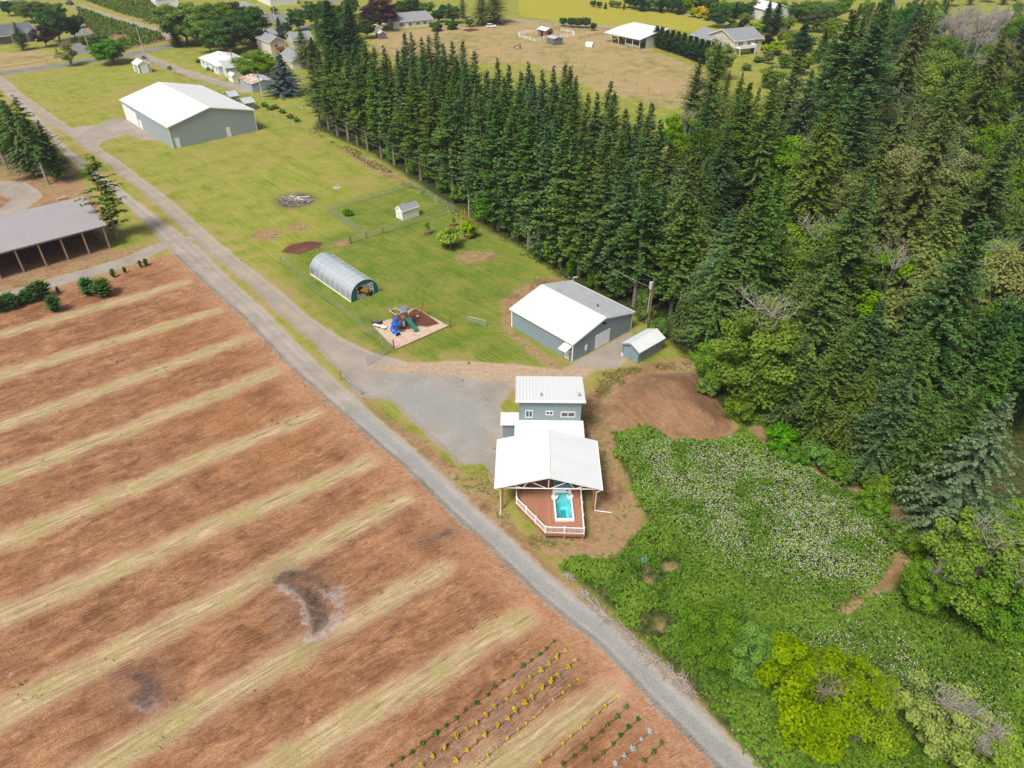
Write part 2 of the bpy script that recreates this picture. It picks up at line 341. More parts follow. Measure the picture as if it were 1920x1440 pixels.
def ground_material(name, LY):
    t = NT(name); P = t.pos()
    rot = t.mapv(P, -R(37)); along = t.mapv(rot, 0, (0.34, 1, 1)); mow = t.mapv(t.mapv(P, R(48)), 0, (0.08, 1, 1)); mow2 = t.mapv(t.mapv(P, -R(42)), 0, (0.06, 1, 1))
    n_big = t.noise(0.035, 4, 0.55); n_mid = t.noise(0.22, 5, 0.6); n_fine = t.noise(1.6, 5, 0.65); n_vf = t.noise(7.0, 3, 0.6); n_al = t.noise(0.9, 5, 0.65, along, 0.6); n_al2 = t.noise(3.2, 4, 0.65, along)
    n_mow = t.noise(1.1, 4, 0.65, mow, 1.2); n_mow2 = t.noise(0.7, 3, 0.6, mow2)
    def mask(name, amp_mid, amp_fine, w):
        v = t.math('ADD', t.attr(name), t.math('MULTIPLY', t.math('SUBTRACT', n_mid, 0.5), amp_mid))
        v = t.math('ADD', v, t.math('MULTIPLY', t.math('SUBTRACT', n_fine, 0.5), amp_fine))
        return t.sstep(v, -w, w)
    def m3(a, b, fac): return t.mix(fac, a, b)
    # grass
    gmix = t.math('ADD', t.math('MULTIPLY', n_mid, 0.55), t.math('MULTIPLY', n_mow, 0.45))
    grass = t.ramp(gmix, [(0.32, (.125, .165, .018)), (0.46, (.218, .245, .034)), (0.60, (.310, .280, .068))])
    grass = t.mix(t.sstep(n_mow2, .55, .75, 0, .45), grass, (.31, .27, .10))
    grass = t.mix(t.sstep(n_big, .50, .68, 0, .6), grass, (.32, .245, .085))
    green = t.ramp(t.math('ADD', t.math('MULTIPLY', n_mid, 0.6), t.math('MULTIPLY', n_mow, 0.4)), [(0.33, (.066, .130, .010)), (0.47, (.120, .182, .018)), (0.60, (.205, .212, .042))])
    green = t.mix(t.sstep(n_big, .52, .70, 0, .5), green, (.20, .185, .06))
    col = t.mix(t.sstep(t.math('ADD', t.attr("l"), t.math('MULTIPLY', t.math('SUBTRACT', n_mid, .5), 10)), -5, 3), grass, green)
    col = t.mix(t.math('MULTIPLY', t.sstep(n_fine, .35, .75), .35), col, t.mix(.5, col, (.03, .05, .008)))
    ml = t.wave(.42, t.mapv(P, R(48) + R(90)), 2.5, .4); col = t.mix(t.math('MULTIPLY', t.sstep(ml, .35, .9), .16), col, t.mix(.5, col, (.40, .34, .13)))
    rg_ = t.n("ShaderNodeTexWave", wave_type='RINGS', rings_direction='Z'); mp_ = t.n("ShaderNodeMapping"); t.put(mp_.inputs["Vector"], P); c0_ = G(905, 545); mp_.inputs["Location"].default_value = (-c0_[0], -c0_[1], 0); t.put(rg_.inputs["Vector"], mp_.outputs[0]); rg_.inputs["Scale"].default_value = .22; rg_.inputs["Distortion"].default_value = 5.0; rg_.inputs["Detail Scale"].default_value = .35
    col = t.mix(t.math('MULTIPLY', t.math('MULTIPLY', t.sstep(rg_.outputs["Fac"], .45, .95), t.sstep(t.attr("l"), 0, 4)), .13), col, (.26, .235, .075))
    # verge next to gravel: greener tufts with straw
    verge = t.math('MULTIPLY', t.sstep(t.attr("g"), -5, -.5), t.sstep(n_mid, .42, .6)); col = t.mix(t.math('MULTIPLY', verge, .55), col, (.34, .235, .105))
    if 'grass' in LY:
        hay = t.ramp(n_mow, [(.3, (.27, .255, .03)), (.7, (.36, .32, .05))]); col = t.mix(mask("y", 2, .5, .8), col, hay)
        pst = t.ramp(t.math('ADD', t.math('MULTIPLY', n_big, .5), t.math('MULTIPLY', n_mid, .5)), [(.38, (.20, .185, .055)), (.50, (.335, .255, .120)), (.62, (.37, .245, .135))])
        pst = t.mix(t.math('MULTIPLY', t.sstep(n_mid, .56, .66), t.sstep(n_vf, .56, .66)), pst, (.62, .62, .55))
        col = t.mix(mask("p", 6, 1, 2.0), col, pst)
    # forest floor and brush floor
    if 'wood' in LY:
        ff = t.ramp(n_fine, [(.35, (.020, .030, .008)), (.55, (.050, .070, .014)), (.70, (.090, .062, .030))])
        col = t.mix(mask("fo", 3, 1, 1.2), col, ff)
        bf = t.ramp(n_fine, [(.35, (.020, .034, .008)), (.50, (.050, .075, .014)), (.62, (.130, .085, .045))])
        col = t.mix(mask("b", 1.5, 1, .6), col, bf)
    # dry ground
    dr = t.ramp(t.math('ADD', t.math('MULTIPLY', n_mid, .6), t.math('MULTIPLY', n_fine, .4)), [(.34, (.165, .095, .050)), (.47, (.265, .155, .085)), (.58, (.375, .255, .135)), (.70, (.44, .33, .19))])
    dr = t.mix(t.math('MULTIPLY', t.sstep(n_mid, .52, .62), t.sstep(n_fine, .42, .6)), dr, (.110, .135, .025))
    dr = t.mix(t.sstep(n_al2, .55, .75, 0, .5), dr, (.42, .30, .17))
    col = t.mix(mask("d", 3.4, 1.6, .7), col, dr)
    # mound of dirt
    if 'wood' in LY:
        mo_c = t.ramp(t.math('ADD', t.math('MULTIPLY', n_mid, .4), t.math('MULTIPLY', t.noise(1.2, 5, .7, t.mapv(t.mapv(P, R(60)), 0, (.3, 1, 1)), 1.0), .6)), [(.32, (.16, .082, .043)), (.5, (.265, .145, .080)), (.68, (.35, .215, .13))])
        mo_c = t.mix(t.math('MULTIPLY', t.sstep(n_vf, .60, .70), .5), mo_c, (.46, .34, .22))
        col = t.mix(mask("mo", 1.6, .8, .6), col, mo_c)
    # tilled field
    if 'field' in LY:
        fmix = t.math('ADD', t.math('ADD', t.math('MULTIPLY', n_al, .45), t.math('MULTIPLY', n_mid, .3)), t.math('MULTIPLY', n_al2, .25))
        fd = t.ramp(fmix, [(.34, (.120, .055, .026)), (.45, (.238, .114, .055)), (.54, (.345, .175, .090)), (.64, (.47, .275, .150))])
        fd = t.mix(t.sstep(n_big, .48, .66, 0, .5), fd, (.350, .160, .066))
        fd = t.mix(t.sstep(t.noise(.5, 4, .7, along, 1.5), .58, .72, 0, .55), fd, (.13, .072, .050))
        fd = t.mix(t.sstep(t.noise(.6, 4, .7, None, .8), .60, .74, 0, .6), fd, (.40, .285, .215))
        fd = t.mix(t.math('MULTIPLY', t.sstep(n_vf, .50, .68), .5), fd, (.13, .058, .030))
        clod = t.math('MULTIPLY', t.sstep(t.noise(2.4, 4, .75, None, .6), .55, .66), t.sstep(t.noise(.14, 3, .6), .44, .58)); fd = t.mix(t.math('MULTIPLY', clod, .6), fd, (.125, .062, .038))
        lt = t.math('MULTIPLY', t.sstep(t.noise(3.4, 3, .7, None, .4), .60, .70), t.sstep(t.noise(.2, 2, .6), .40, .6)); fd = t.mix(t.math('MULTIPLY', lt, .5), fd, (.50, .34, .24))
        fd = t.mix(t.sstep(t.noise(.33, 3, .8, None, .3), .685, .72, 0, .8), fd, (.085, .125, .020))
        marg = t.sstep(t.math('ADD', t.attr("g"), t.math('MULTIPLY', t.math('SUBTRACT', n_mid, .5), 3)), -5.0, -.6)
        fd = t.mix(t.math('MULTIPLY', marg, .75), fd, t.ramp(n_fine, [(.35, (.34, .165, .088)), (.65, (.46, .275, .170))]))
        we = t.math('MULTIPLY', mask("we", 1, 1, .8), t.sstep(n_al2, .40, .62)); fd = t.mix(t.math('MULTIPLY', we, .55), fd, (.31, .215, .165))
        col = t.mix(mask("f", 1.2, .5, .5), col, fd)
        # mown straw strips
        sv = t.math('ADD', t.math('ADD', t.attr("s"), t.math('MULTIPLY', t.math('SUBTRACT', n_al, .5), 2.2)), t.math('MULTIPLY', t.math('SUBTRACT', n_mid, .5), 2.7))
        st = t.ramp(t.noise(2.6, 5, .65, t.mapv(rot, 0, (.10, 1, 1)), .3), [(.32, (.195, .142, .066)), (.48, (.370, .272, .152)), (.66, (.52, .400, .250))])
        st = t.mix(t.math('MULTIPLY', t.sstep(n_mid, .44, .62), t.sstep(n_al2, .36, .6)), st, (.325, .275, .115))
        st = t.mix(t.sstep(n_vf, .56, .74, 0, .5), st, (.16, .105, .05))
        halo = t.math('MULTIPLY', t.sstep(t.math('ADD', t.attr("s"), t.math('MULTIPLY', t.math('SUBTRACT', n_al, .5), 2.0)), -1.6, .2), .6)
        onf = mask("f", 1.2, .5, .5)
        col = t.mix(t.math('MULTIPLY', halo, onf), col, (.41, .245, .155))
        col = t.mix(t.math('MULTIPLY', t.sstep(sv, -.75, .7), t.math('SUBTRACT', 1.0, t.math('MULTIPLY', t.sstep(t.attr("g"), -2.2, -.8), 1.0))), col, st)
    # ash, mulch, chips
    if 'field' in LY or 'grass' in LY:
        ac = t.ramp(t.noise(1.1, 5, .75, None, 1.2), [(.36, (.030, .026, .026)), (.50, (.120, .085, .070)), (.60, (.27, .20, .17)), (.70, (.42, .36, .33))])
        col = t.mix(t.math('MULTIPLY', t.sstep(t.math('ADD', t.attr("a"), t.math('MULTIPLY', t.math('SUBTRACT', n_mid, .5), 3)), -2.5, .3), .85), col, t.mix(.5, col, (.10, .07, .06)))
        col = t.mix(t.math('MULTIPLY', t.sstep(t.math('ADD', t.attr("k"), t.math('MULTIPLY', t.math('SUBTRACT', n_mid, .5), 4)), -3.0, .5), .45), col, (.17, .10, .075))
        col = t.mix(t.math('MULTIPLY', mask("ap", 1.3, 1.6, .3), .85), col, t.ramp(n_fine, [(.35, (.26, .18, .15)), (.65, (.42, .34, .31))]))
        col = t.mix(t.math('MULTIPLY', mask("k", 1.3, 2.0, .28), .85), col, t.ramp(n_fine, [(.35, (.052, .038, .033)), (.65, (.160, .105, .082))]))
        col = t.mix(mask("a", 2.2, 1.4, .45), col, ac)
    if 'grass' in LY:
        cc = t.ramp(n_fine, [(.3, (.42, .27, .19)), (.5, (.54, .40, .30)), (.7, (.60, .52, .46))]); cc = t.mix(t.sstep(n_vf, .55, .7, 0, .5), cc, (.30, .17, .11))
        col = t.mix(mask("c", .3, .25, .12), col, cc)
        mc = t.ramp(n_fine, [(.35, (.085, .032, .020)), (.65, (.170, .068, .042))]); mc = t.mix(t.sstep(n_vf, .6, .7, 0, .5), mc, (.30, .17, .12))
        col = t.mix(mask("m", 1.0, .6, .2), col, mc)
    # gravel
    if 'gravel' in LY:
        stone = t.voro(9.0); gr = t.ramp(t.math('ADD', t.math('MULTIPLY', n_vf, .5), t.math('MULTIPLY', n_mid, .5)), [(.34, (.195, .175, .155)), (.5, (.265, .245, .222)), (.66, (.345, .318, .285))])
        gr = t.mix(t.math('MULTIPLY', t.math('SUBTRACT', 1.0, t.sstep(t.attr("gd"), -6, 0)), .55), gr, t.ramp(n_mid, [(.35, (.235, .195, .155)), (.65, (.345, .285, .225))])); gr = t.mix(t.sstep(stone, .2, .6, .35, 0), gr, (.40, .38, .36)); gr = t.mix(t.sstep(n_fine, .55, .75, 0, .4), gr, (.35, .265, .195))
        blue = t.sstep(t.attr("gd"), -1.0, 1.5); gr = t.mix(t.math('MULTIPLY', blue, .65), gr, t.ramp(n_vf, [(.35, (.205, .212, .210)), (.65, (.30, .305, .300))]))
        gr = t.mix(t.math('MULTIPLY', mask("tn", 1.6, 1.0, 1.0), .8), gr, t.ramp(n_fine, [(.35, (.32, .215, .135)), (.65, (.46, .335, .225))]))
        gr = t.mix(t.math('MULTIPLY', mask("lc", .9, .8, .5), t.sstep(n_mid, .30, .55, .2, .7)), gr, (.36, .29, .17))
        gr = t.mix(t.sstep(t.math('ADD', t.attr("g"), t.math('MULTIPLY', t.math('SUBTRACT', n_mid, .5), 2)), .9, -.2, 0, .45), gr, (.40, .29, .20))
        weed = t.math('MULTIPLY', t.sstep(t.noise(.35, 3, .7, None, .2), .69, .73), t.sstep(t.attr("gd"), .3, -.5)); rut = t.math('ABSOLUTE', t.math('SUBTRACT', t.attr("dr"), .75)); gr = t.mix(t.math('MULTIPLY', t.math('MULTIPLY', t.sstep(rut, .45, .1), t.sstep(n_mid, .3, .6)), .35), gr, (.40, .375, .345)); gr = t.mix(weed, gr, (.12, .16, .03))
        col = t.mix(mask("g", 1.1, .7, .35), col, gr)
    if 'grass' in LY:
        col = t.mix(mask("rd", .4, .3, .25), col, t.ramp(n_mid, [(.35, (.17, .165, .16)), (.65, (.235, .225, .215))]))
        pc = t.ramp(n_vf, [(.35, (.20, .16, .14)), (.65, (.33, .27, .24))]); col = t.mix(mask("pi", 1.2, .8, .3), col, pc)
    # relief
    h = t.math('ADD', t.math('MULTIPLY', n_fine, .7), t.math('MULTIPLY', n_vf, .35))
    if 'field' in LY:
        tread = t.math('MULTIPLY', t.wave(.9, t.mapv(rot, R(90)), 6.0, .5), t.sstep(t.noise(.16, 3, .6), .56, .62))
        fm = t.math('MULTIPLY', t.sstep(t.attr("f"), -.5, .8), t.sstep(t.attr("s"), .5, -1.0))
        h = t.math('ADD', h, t.math('MULTIPLY', fm, t.math('ADD', t.math('MULTIPLY', tread, .55), t.math('MULTIPLY', n_al2, 1.2))))
    if 'wood' in LY:
        h = t.math('ADD', h, t.math('MULTIPLY', t.sstep(t.attr("mo"), 0, 1), t.math('MULTIPLY', t.noise(1.4, 5, .7, None, 1.5), 1.2)))
    h = t.math('MULTIPLY', h, t.sstep(t.attr("g"), 0, .8, 1, .3))
    t.bump(h, 0.8, 0.30)
    return t.fin(col, 0.92, 0.12)
GM_ALL = ground_material('gravel_and_verges', ('grass','field','wood','gravel'))
GM_FIELD = ground_material('tilled_soil_and_straw', ('field','gravel'))
GM_WOOD = ground_material('woodland_and_bare_soil', ('wood','gravel'))
GM_GRASS = ground_material('mown_grass', ('grass','gravel','wood'))
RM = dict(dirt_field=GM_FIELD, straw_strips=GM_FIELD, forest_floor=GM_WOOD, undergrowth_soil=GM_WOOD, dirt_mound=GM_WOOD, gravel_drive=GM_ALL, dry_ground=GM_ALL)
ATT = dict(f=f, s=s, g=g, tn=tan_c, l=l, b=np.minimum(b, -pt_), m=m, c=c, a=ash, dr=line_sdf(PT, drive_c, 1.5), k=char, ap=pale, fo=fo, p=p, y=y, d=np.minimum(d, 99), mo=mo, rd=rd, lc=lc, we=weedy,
           gd=np.maximum(line_sdf(PT, drive_c[:9], 1.5), poly_sdf(PT, W((700,735),(760,722),(840,730),(900,760),(900,850),(840,800),(760,770)))), pi=pile_a)
ATT["d"] = np.where(mo > .5, -5, ATT["d"])
idx = np.arange(nx * ny).reshape(ny, nx)
QD = np.stack([idx[:-1, :-1], idx[:-1, 1:], idx[1:, 1:], idx[1:, :-1]], -1).reshape(-1, 4)
def cellv(a): return a[QD].mean(1)
reg = np.zeros(len(QD), int)   # later entries win
RN = ["ground", "lawn", "hay_field", "pasture", "forest_floor", "undergrowth_soil", "dry_ground", "dirt_field", "straw_strips", "dirt_mound", "play_area", "gravel_drive", "asphalt_road"]
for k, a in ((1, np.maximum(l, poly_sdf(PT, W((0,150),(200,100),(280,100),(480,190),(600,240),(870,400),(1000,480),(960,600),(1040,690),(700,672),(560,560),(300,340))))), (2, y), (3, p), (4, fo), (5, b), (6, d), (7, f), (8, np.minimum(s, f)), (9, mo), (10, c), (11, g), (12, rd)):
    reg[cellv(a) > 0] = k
for k, nme in enumerate(RN):
    q = QD[reg == k]
    if len(q) == 0: continue
    u, inv = np.unique(q.ravel(), return_inverse=True)
    me = mesh_np(nme, np.column_stack([PT[u], hz[u]]), inv.reshape(-1, 4), RM.get(nme, GM_GRASS), smooth=True)
    for an, av in ATT.items():
        a_ = me.attributes.new(an, 'FLOAT', 'POINT'); a_.data.foreach_set("value", av[u].astype(np.float32))
    o = bpy.data.objects.new(nme, me); COL.objects.link(o); o["kind"] = "structure"
# ------------------------------------------------------------------ materials for built things
M = {}
M['roofw'] = ribbed("white_metal_roof", (.68, .69, .70), 0.46, 'x', .5, .80, .05)
M['roofw2'] = ribbed("white_standing_seam", (.66, .675, .69), 0.42, 'x', .5, .72, .05)
M['roofg'] = ribbed("galvanized_weathered_roof", (.50, .52, .55), 0.30, 'x', .45, .85, .22)
M['roofb'] = ribbed("grey_brown_metal_roof", (.33, .305, .315), 0.30, 'x', .55, .72, .08)
M['side'] = ribbed("blue_grey_siding", (.235, .305, .350), 0.30, 'xy', .5, .70, .06)
M['side2'] = ribbed("blue_grey_siding_wide", (.245, .31, .34), 0.42, 'xy', .5, .72, .07)
M['sideb'] = ribbed("grey_blue_barn_siding", (.335, .39, .435), 0.30, 'xy', .5, .82, .04)
M['white'] = plain("white_paint", (.80, .80, .80), .5, .4, .04)
M['offw'] = plain("offwhite_siding", (.68, .68, .66), .6, .3, .06)
M['cream'] = plain("cream_siding", (.60, .55, .46), .7, .3, .06)
M['palegreen'] = plain("pale_green_siding", (.48, .56, .47), .7, .3, .06)
M['paleblue'] = plain("pale_blue_white_siding", (.60, .66, .68), .7, .3, .05)
M['redbarn'] = plain("faded_red_boards", (.34, .13, .115), .8, .2, .15)
M['greyboard'] = plain("dark_grey_boards", (.15, .16, .17), .8, .2, .15)
M['ltgrey'] = plain("light_grey_boards", (.50, .50, .50), .8, .2, .12)
M['shingle'] = plain("grey_shingles", (.235, .245, .265), .85, .2, .22, 3.0)
M['shingled'] = plain("dark_shingles", (.12, .125, .145), .85, .2, .22, 3.0)
M['rust'] = None
t = NT("rusty_metal_roof"); v = t.objc(); nn = t.noise(.5, 5, .65, v); M['rust'] = t.fin(t.ramp(nn, [(.40, (.55, .56, .58)), (.50, (.46, .36, .32)), (.60, (.36, .135, .075))]), .6, .3)
M['glass'] = plain("window_glass", (.075, .085, .095), .08, .6, .1); M['dark'] = plain("dark_opening", (.02, .02, .02), .9, .1)
M['wood'] = plain("fence_wood", (.20, .125, .075), .85, .15, .25); M['postw'] = plain("treated_post", (.42, .30, .19), .8, .2, .2)
M['redwood'] = plain("stained_post", (.34, .125, .045), .75, .25, .18); M['pole'] = plain("grey_utility_pole", (.36, .33, .29), .85, .15, .15)
M['steel'] = plain("galvanized_steel", (.42, .44, .44), .45, .5, .1, metal=.4); M['wire'] = plain("fence_wire", (.20, .25, .21), .6, .4, .1); M['cable'] = plain("overhead_cable", (.30, .32, .32), .5, .4, .1)
M['green'] = plain("green_end_panel", (.018, .130, .110), .6, .3, .12); M['gslide'] = plain("green_plastic", (.010, .17, .135), .35, .5, .08); M['bslide'] = plain("blue_plastic", (.010, .13, .58), .3, .5, .08)
M['tower'] = plain("brown_playset_wood", (.245, .145, .090), .8, .2, .25); M['canvas'] = plain("grey_blue_canvas", (.20, .21, .26), .8, .2, .15)
M['yellow'] = plain("yellow_paint", (.62, .30, .02), .4, .5, .1); M['black'] = plain("black_rubber", (.018, .018, .018), .7, .3, .2)
M['ashwood'] = plain("weathered_stick", (.34, .29, .255), .9, .1, .3, 4); M['char'] = plain("charred_stick", (.05, .042, .040), .9, .1, .3, 4)
M['pave'] = plain("brown_landing_slab", (.33, .245, .195), .9, .2, .15); M['concrete'] = plain("concrete", (.40, .39, .37), .9, .2, .12)
M['pipe'] = plain("white_pvc", (.78, .78, .76), .4, .4, .04); M['silver'] = plain("silver_car_paint", (.42, .45, .47), .25, .6, .04); M['cardark'] = plain("dark_car_paint", (.03, .035, .05), .25, .6, .05)
M['tarp'] = plain("blue_tarp", (.10, .22, .33), .6, .3, .15); M['terra'] = plain("orange_clay", (.45, .12, .05), .8, .2, .2)
t = NT("deck_boards"); v = t.objc(); sx = t.n("ShaderNodeSeparateXYZ"); t.put(sx.inputs[0], v)
bw = t.math('DIVIDE', sx.outputs[0], .14); fr = t.math('FRACT', bw); gap = t.sstep(t.math('ABSOLUTE', t.math('SUBTRACT', fr, .5)), .40, .47)
hsh = t.math('FRACT', t.math('MULTIPLY', t.math('SINE', t.math('MULTIPLY', t.math('FLOOR', bw), 12.989)), 43758.5))
dc = t.mix(hsh, (.43, .205, .125), (.36, .165, .10)); dc = t.mix(t.math('MULTIPLY', t.noise(2.5, 4, .6, v), .35), dc, (.22, .10, .06)); dc = t.mix(t.math('MULTIPLY', gap, .65), dc, (.08, .04, .025))
t.bump(gap, .6, .02); M['deck'] = t.fin(dc, .7, .25)
M['spa'] = plain("spa_acrylic", (.74, .76, .78), .25, .5, .03); M['basin'] = plain("turquoise_basin", (.40, .78, .80), .3, .4, .06); M['basind'] = plain("teal_floor_pad", (.05, .40, .42), .4, .4, .1)
t = NT("pool_water"); t.b.inputs["Base Color"].default_value = (.02, .2, .22, 1); t.b.inputs["Roughness"].default_value = .06
tr = t.n("ShaderNodeBsdfTransparent"); tr.inputs[0].default_value = (.80, .97, .98, 1); mx = t.n("ShaderNodeMixShader"); mx.inputs[0].default_value = .10
t.t.links.new(tr.outputs[0], mx.inputs[1]); t.t.links.new(t.b.outputs[0], mx.inputs[2]); t.t.links.new(mx.outputs[0], t.out.inputs[0])
t.bump(t.noise(3.0, 2, .5), .15, .05); M['water'] = t.m
t = NT("greenhouse_film"); t.fin((.50, .55, .62), .25, .5); tr = t.n("ShaderNodeBsdfTransparent"); tr.inputs[0].default_value = (.9, .92, .94, 1); mx = t.n("ShaderNodeMixShader")
zs = t.n("ShaderNodeSeparateXYZ"); t.put(zs.inputs[0], t.objc()); wr = t.noise(2.0, 3, .6, t.objc())
t.put(mx.inputs[0], t.math('ADD', t.sstep(t.math('ADD', zs.outputs[2], t.math('MULTIPLY', wr, .6)), 1.0, 2.6, .28, .62), 0.0))
t.t.links.new(tr.outputs[0], mx.inputs[1]); t.t.links.new(t.b.outputs[0], mx.inputs[2]); t.t.links.new(mx.outputs[0], t.out.inputs[0]); M['film'] = t.m

AU, AV = R(-48), R(42)
def windows(rt, specs, L, Wd, names=("window",), pane_mat='glass', frame='white'):
    """spec = (side, offset, z0, w, h, mullions)"""
    for sd, off, z0, w, h, mul in specs:
        fr_ = MB(); pn = MB(); T = .09
        def bx(mb, a0, a1, z_0, z_1, d0, d1):
            sg = 1 if sd[0] == '+' else -1
            if sd[1] == 'x': lo, hi = sorted((sg * (L / 2 + d0), sg * (L / 2 + d1))); mb.box(lo, hi, a0, a1, z_0, z_1)
            else: lo, hi = sorted((sg * (Wd / 2 + d0), sg * (Wd / 2 + d1))); mb.box(a0, a1, lo, hi, z_0, z_1)
        bx(fr_, off - w/2 - T, off - w/2, z0 - T, z0 + h + T, .004, .07); bx(fr_, off + w/2, off + w/2 + T, z0 - T, z0 + h + T, .004, .07)
        bx(fr_, off - w/2, off + w/2, z0 - T, z0, .004, .07); bx(fr_, off - w/2, off + w/2, z0 + h, z0 + h + T, .004, .07)
        for k in range(mul): xm = off - w/2 + w * (k + 1) / (mul + 1); bx(fr_, xm - .035, xm + .035, z0, z0 + h, .004, .06)
        bx(pn, off - w/2, off + w/2, z0, z0 + h, .003, .03)
        o = fr_.build("window", M[frame], rt); pn.build("pane", M[pane_mat], o)
def door(rt, sd, off, w, h, L, Wd, mat='white', name="door", handle=True, z0=0.05, ribs=0):
    mb = MB(); sg = 1 if sd[0] == '+' else -1
    def bx(mb, a0, a1, z_0, z_1, d0, d1):
        if sd[1] == 'x': lo, hi = sorted((sg * (L / 2 + d0), sg * (L / 2 + d1))); mb.box(lo, hi, a0, a1, z_0, z_1)
        else: lo, hi = sorted((sg * (Wd / 2 + d0), sg * (Wd / 2 + d1))); mb.box(a0, a1, lo, hi, z_0, z_1)
    if ribs:
        for k in range(ribs): bx(mb, off - w/2, off + w/2, z0 + h * k / ribs, z0 + h * (k + 1) / ribs - .03, .004, .05)
        bx(mb, off - w/2, off + w/2, z0, z0 + h, .003, .03)
    else: bx(mb, off - w/2, off + w/2, z0, z0 + h, .004, .06)
    o = mb.build(name, M[mat], rt)
    if handle: k = MB(); bx(k, off + w*.36, off + w*.42, z0 + 1.0, z0 + 1.12, .06, .11); k.build("handle", M['steel'], o)
    return o
def gable(label, cat, name, ctr, rot, L, Wd, eave, ridge, wall, roof, roof2=None, oh=.35, trim=None, group=None, th=.14, hip=0.0):
    """gabled building: ridge along local x; returns its Empty"""
    rt = empty(name, label, cat, (ctr[0], ctr[1], 0), rot, group); sl_ = (ridge - eave) / (Wd / 2)
    if hip: MB().box(-L/2, L/2, -Wd/2, Wd/2, 0, eave).build("wall", M[wall], rt)
    else: MB().xprism([(-Wd/2, 0), (Wd/2, 0), (Wd/2, eave), (0, ridge), (-Wd/2, eave)], -L/2, L/2).build("wall", M[wall], rt)
    a = L/2 + oh; b_ = Wd/2 + oh; ze = eave - sl_ * oh + th + .01; zr = ridge + th + .01; h = hip
    if hip:
        r1 = MB(); r1.add([(-a, -b_, ze), (a, -b_, ze), (a, b_, ze), (-a, b_, ze), (-a + h, 0, zr), (a - h, 0, zr)], [(0,1,5,4), (1,2,5), (2,3,4,5), (3,0,4), (3,2,1,0)])
        r1.build("roof", M[roof], rt)
    else:
        r1 = MB(); r1.slab((-a, -b_, ze), (a, -b_, ze), (a, 0, zr), (-a, 0, zr), th)
        if roof2 is None: r1.slab((a, b_, ze), (-a, b_, ze), (-a, 0, zr), (a, 0, zr), th); r1.build("roof", M[roof], rt)
        else: r1.build("roof", M[roof], rt); MB().slab((a, b_, ze), (-a, b_, ze), (-a, 0, zr), (a, 0, zr), th).build("roof", M[roof2], rt)
        MB().slab((-a - .01, -.22, zr - .22*sl_ + .03), (a + .01, -.22, zr - .22*sl_ + .03), (a + .01, 0, zr + .03), (-a - .01, 0, zr + .03), .05).slab((a + .01, .22, zr - .22*sl_ + .03), (-a - .01, .22, zr - .22*sl_ + .03), (-a - .01, 0, zr + .03), (a + .01, 0, zr + .03), .05).build("ridge_cap", M[roof], rt)
    if trim:
        for sx_ in (-1, 1):
            for sy in (-1, 1):
                x = sx_ * L/2; yv = sy * Wd/2; MB().box(min(x - .11, x + .03) if sx_ < 0 else x - .11, x + .03 if sx_ > 0 else x + .11, yv - (.03 if sy < 0 else .11), yv + (.11 if sy < 0 else .03), 0, eave - .05).build("corner_trim", M[trim], rt)
        fb = MB()
        for sx_ in (-1, 1):
            x0, x1 = sorted((sx_ * a, sx_ * (a + .03)))
            for sy in (-1, 1):
                fb.add([(x0, sy*b_, ze - .24), (x1, sy*b_, ze - .24), (x1, 0, zr - .24), (x0, 0, zr - .24), (x0, sy*b_, ze + .02), (x1, sy*b_, ze + .02), (x1, 0, zr + .02), (x0, 0, zr + .02)], [(0,1,2,3), (7,6,5,4), (0,4,5,1), (1,5,6,2), (2,6,7,3), (3,7,4,0)])
        for sy in (-1, 1): y0, y1 = sorted((sy * b_, sy * (b_ + .10))); fb.box(-a, a, y0, y1, ze - .17, ze + .01)
        fb.build("fascia", M[trim], rt)
    return rt

# ---- workshop with the two-tone roof
L, Wd = 13.45, 13.4
ws = gable("blue grey metal workshop with a white and grey two-tone roof behind the house", "workshop", "workshop", (9.45, 96.75), AU, L, Wd, 3.25, 4.95, 'side', 'roofw', 'roofg', .25, 'white')
door(ws, '+x', -.15, 3.3, 2.45, L, Wd, 'white', "garage_door", False, .06, 5); door(ws, '-y', 5.6, .95, 2.05, L, Wd, 'white')
MB().slab((5.05, -8.15, 2.25), (6.6, -8.15, 2.25), (6.6, -6.72, 2.75), (5.05, -6.72, 2.75), .08).tube((5.1, -8.1, 2.2), (5.1, -6.72, 1.7), .04).tube((6.55, -8.1, 2.2), (6.55, -6.72, 1.7), .04).build("door_awning", M['roofw2'], ws)
MB().box(6.73, 6.93, -4.05, -3.7, .9, 1.75).build("meter_box", M['offw'], ws); MB().tube((6.85, -3.87, .9), (6.85, -3.87, 0), .06).build("conduit", M['steel'], ws)
MB().box(6.73, 7.05, -.35, .1, 4.0, 4.2).build("gable_light", M['black'], ws); MB().tube((3.2, 2.3, 4.4), (3.2, 2.3, 4.95), .16, n=10).build("roof_vent", plain("rusty_vent", (.22, .09, .05)), ws)
MB().tube((-6.5, 6.95, 1.0), (-6.5, 6.95, 4.1), .1).tube((-6.5, 6.95, 4.1), (-5.9, 7.3, 4.3), .1).build("flue_pipe", M['steel'], ws)
# ---- big barn
L, Wd = 35.5, 23.3
bb = gable("huge grey barn with a white metal roof in the upper left lawn", "barn", "big_barn", (-91.25, 206.0), AU, L, Wd, 5.5, 8.3, 'sideb', 'roofw', None, .25, 'white')
for k in range(4): door(bb, '-y', -16.0 + k * 3.6, 3.4 if k < 3 else 2.2, 4.3 - (1.9 if k == 3 else .15 * k), L, Wd, 'white', "sliding_door" if k < 3 else "door", False)
door(bb, '+x', -10.2, 1.15, 2.5, L, Wd, 'white'); door(bb, '+x', 3.6, 1.15, 2.5, L, Wd, 'white')
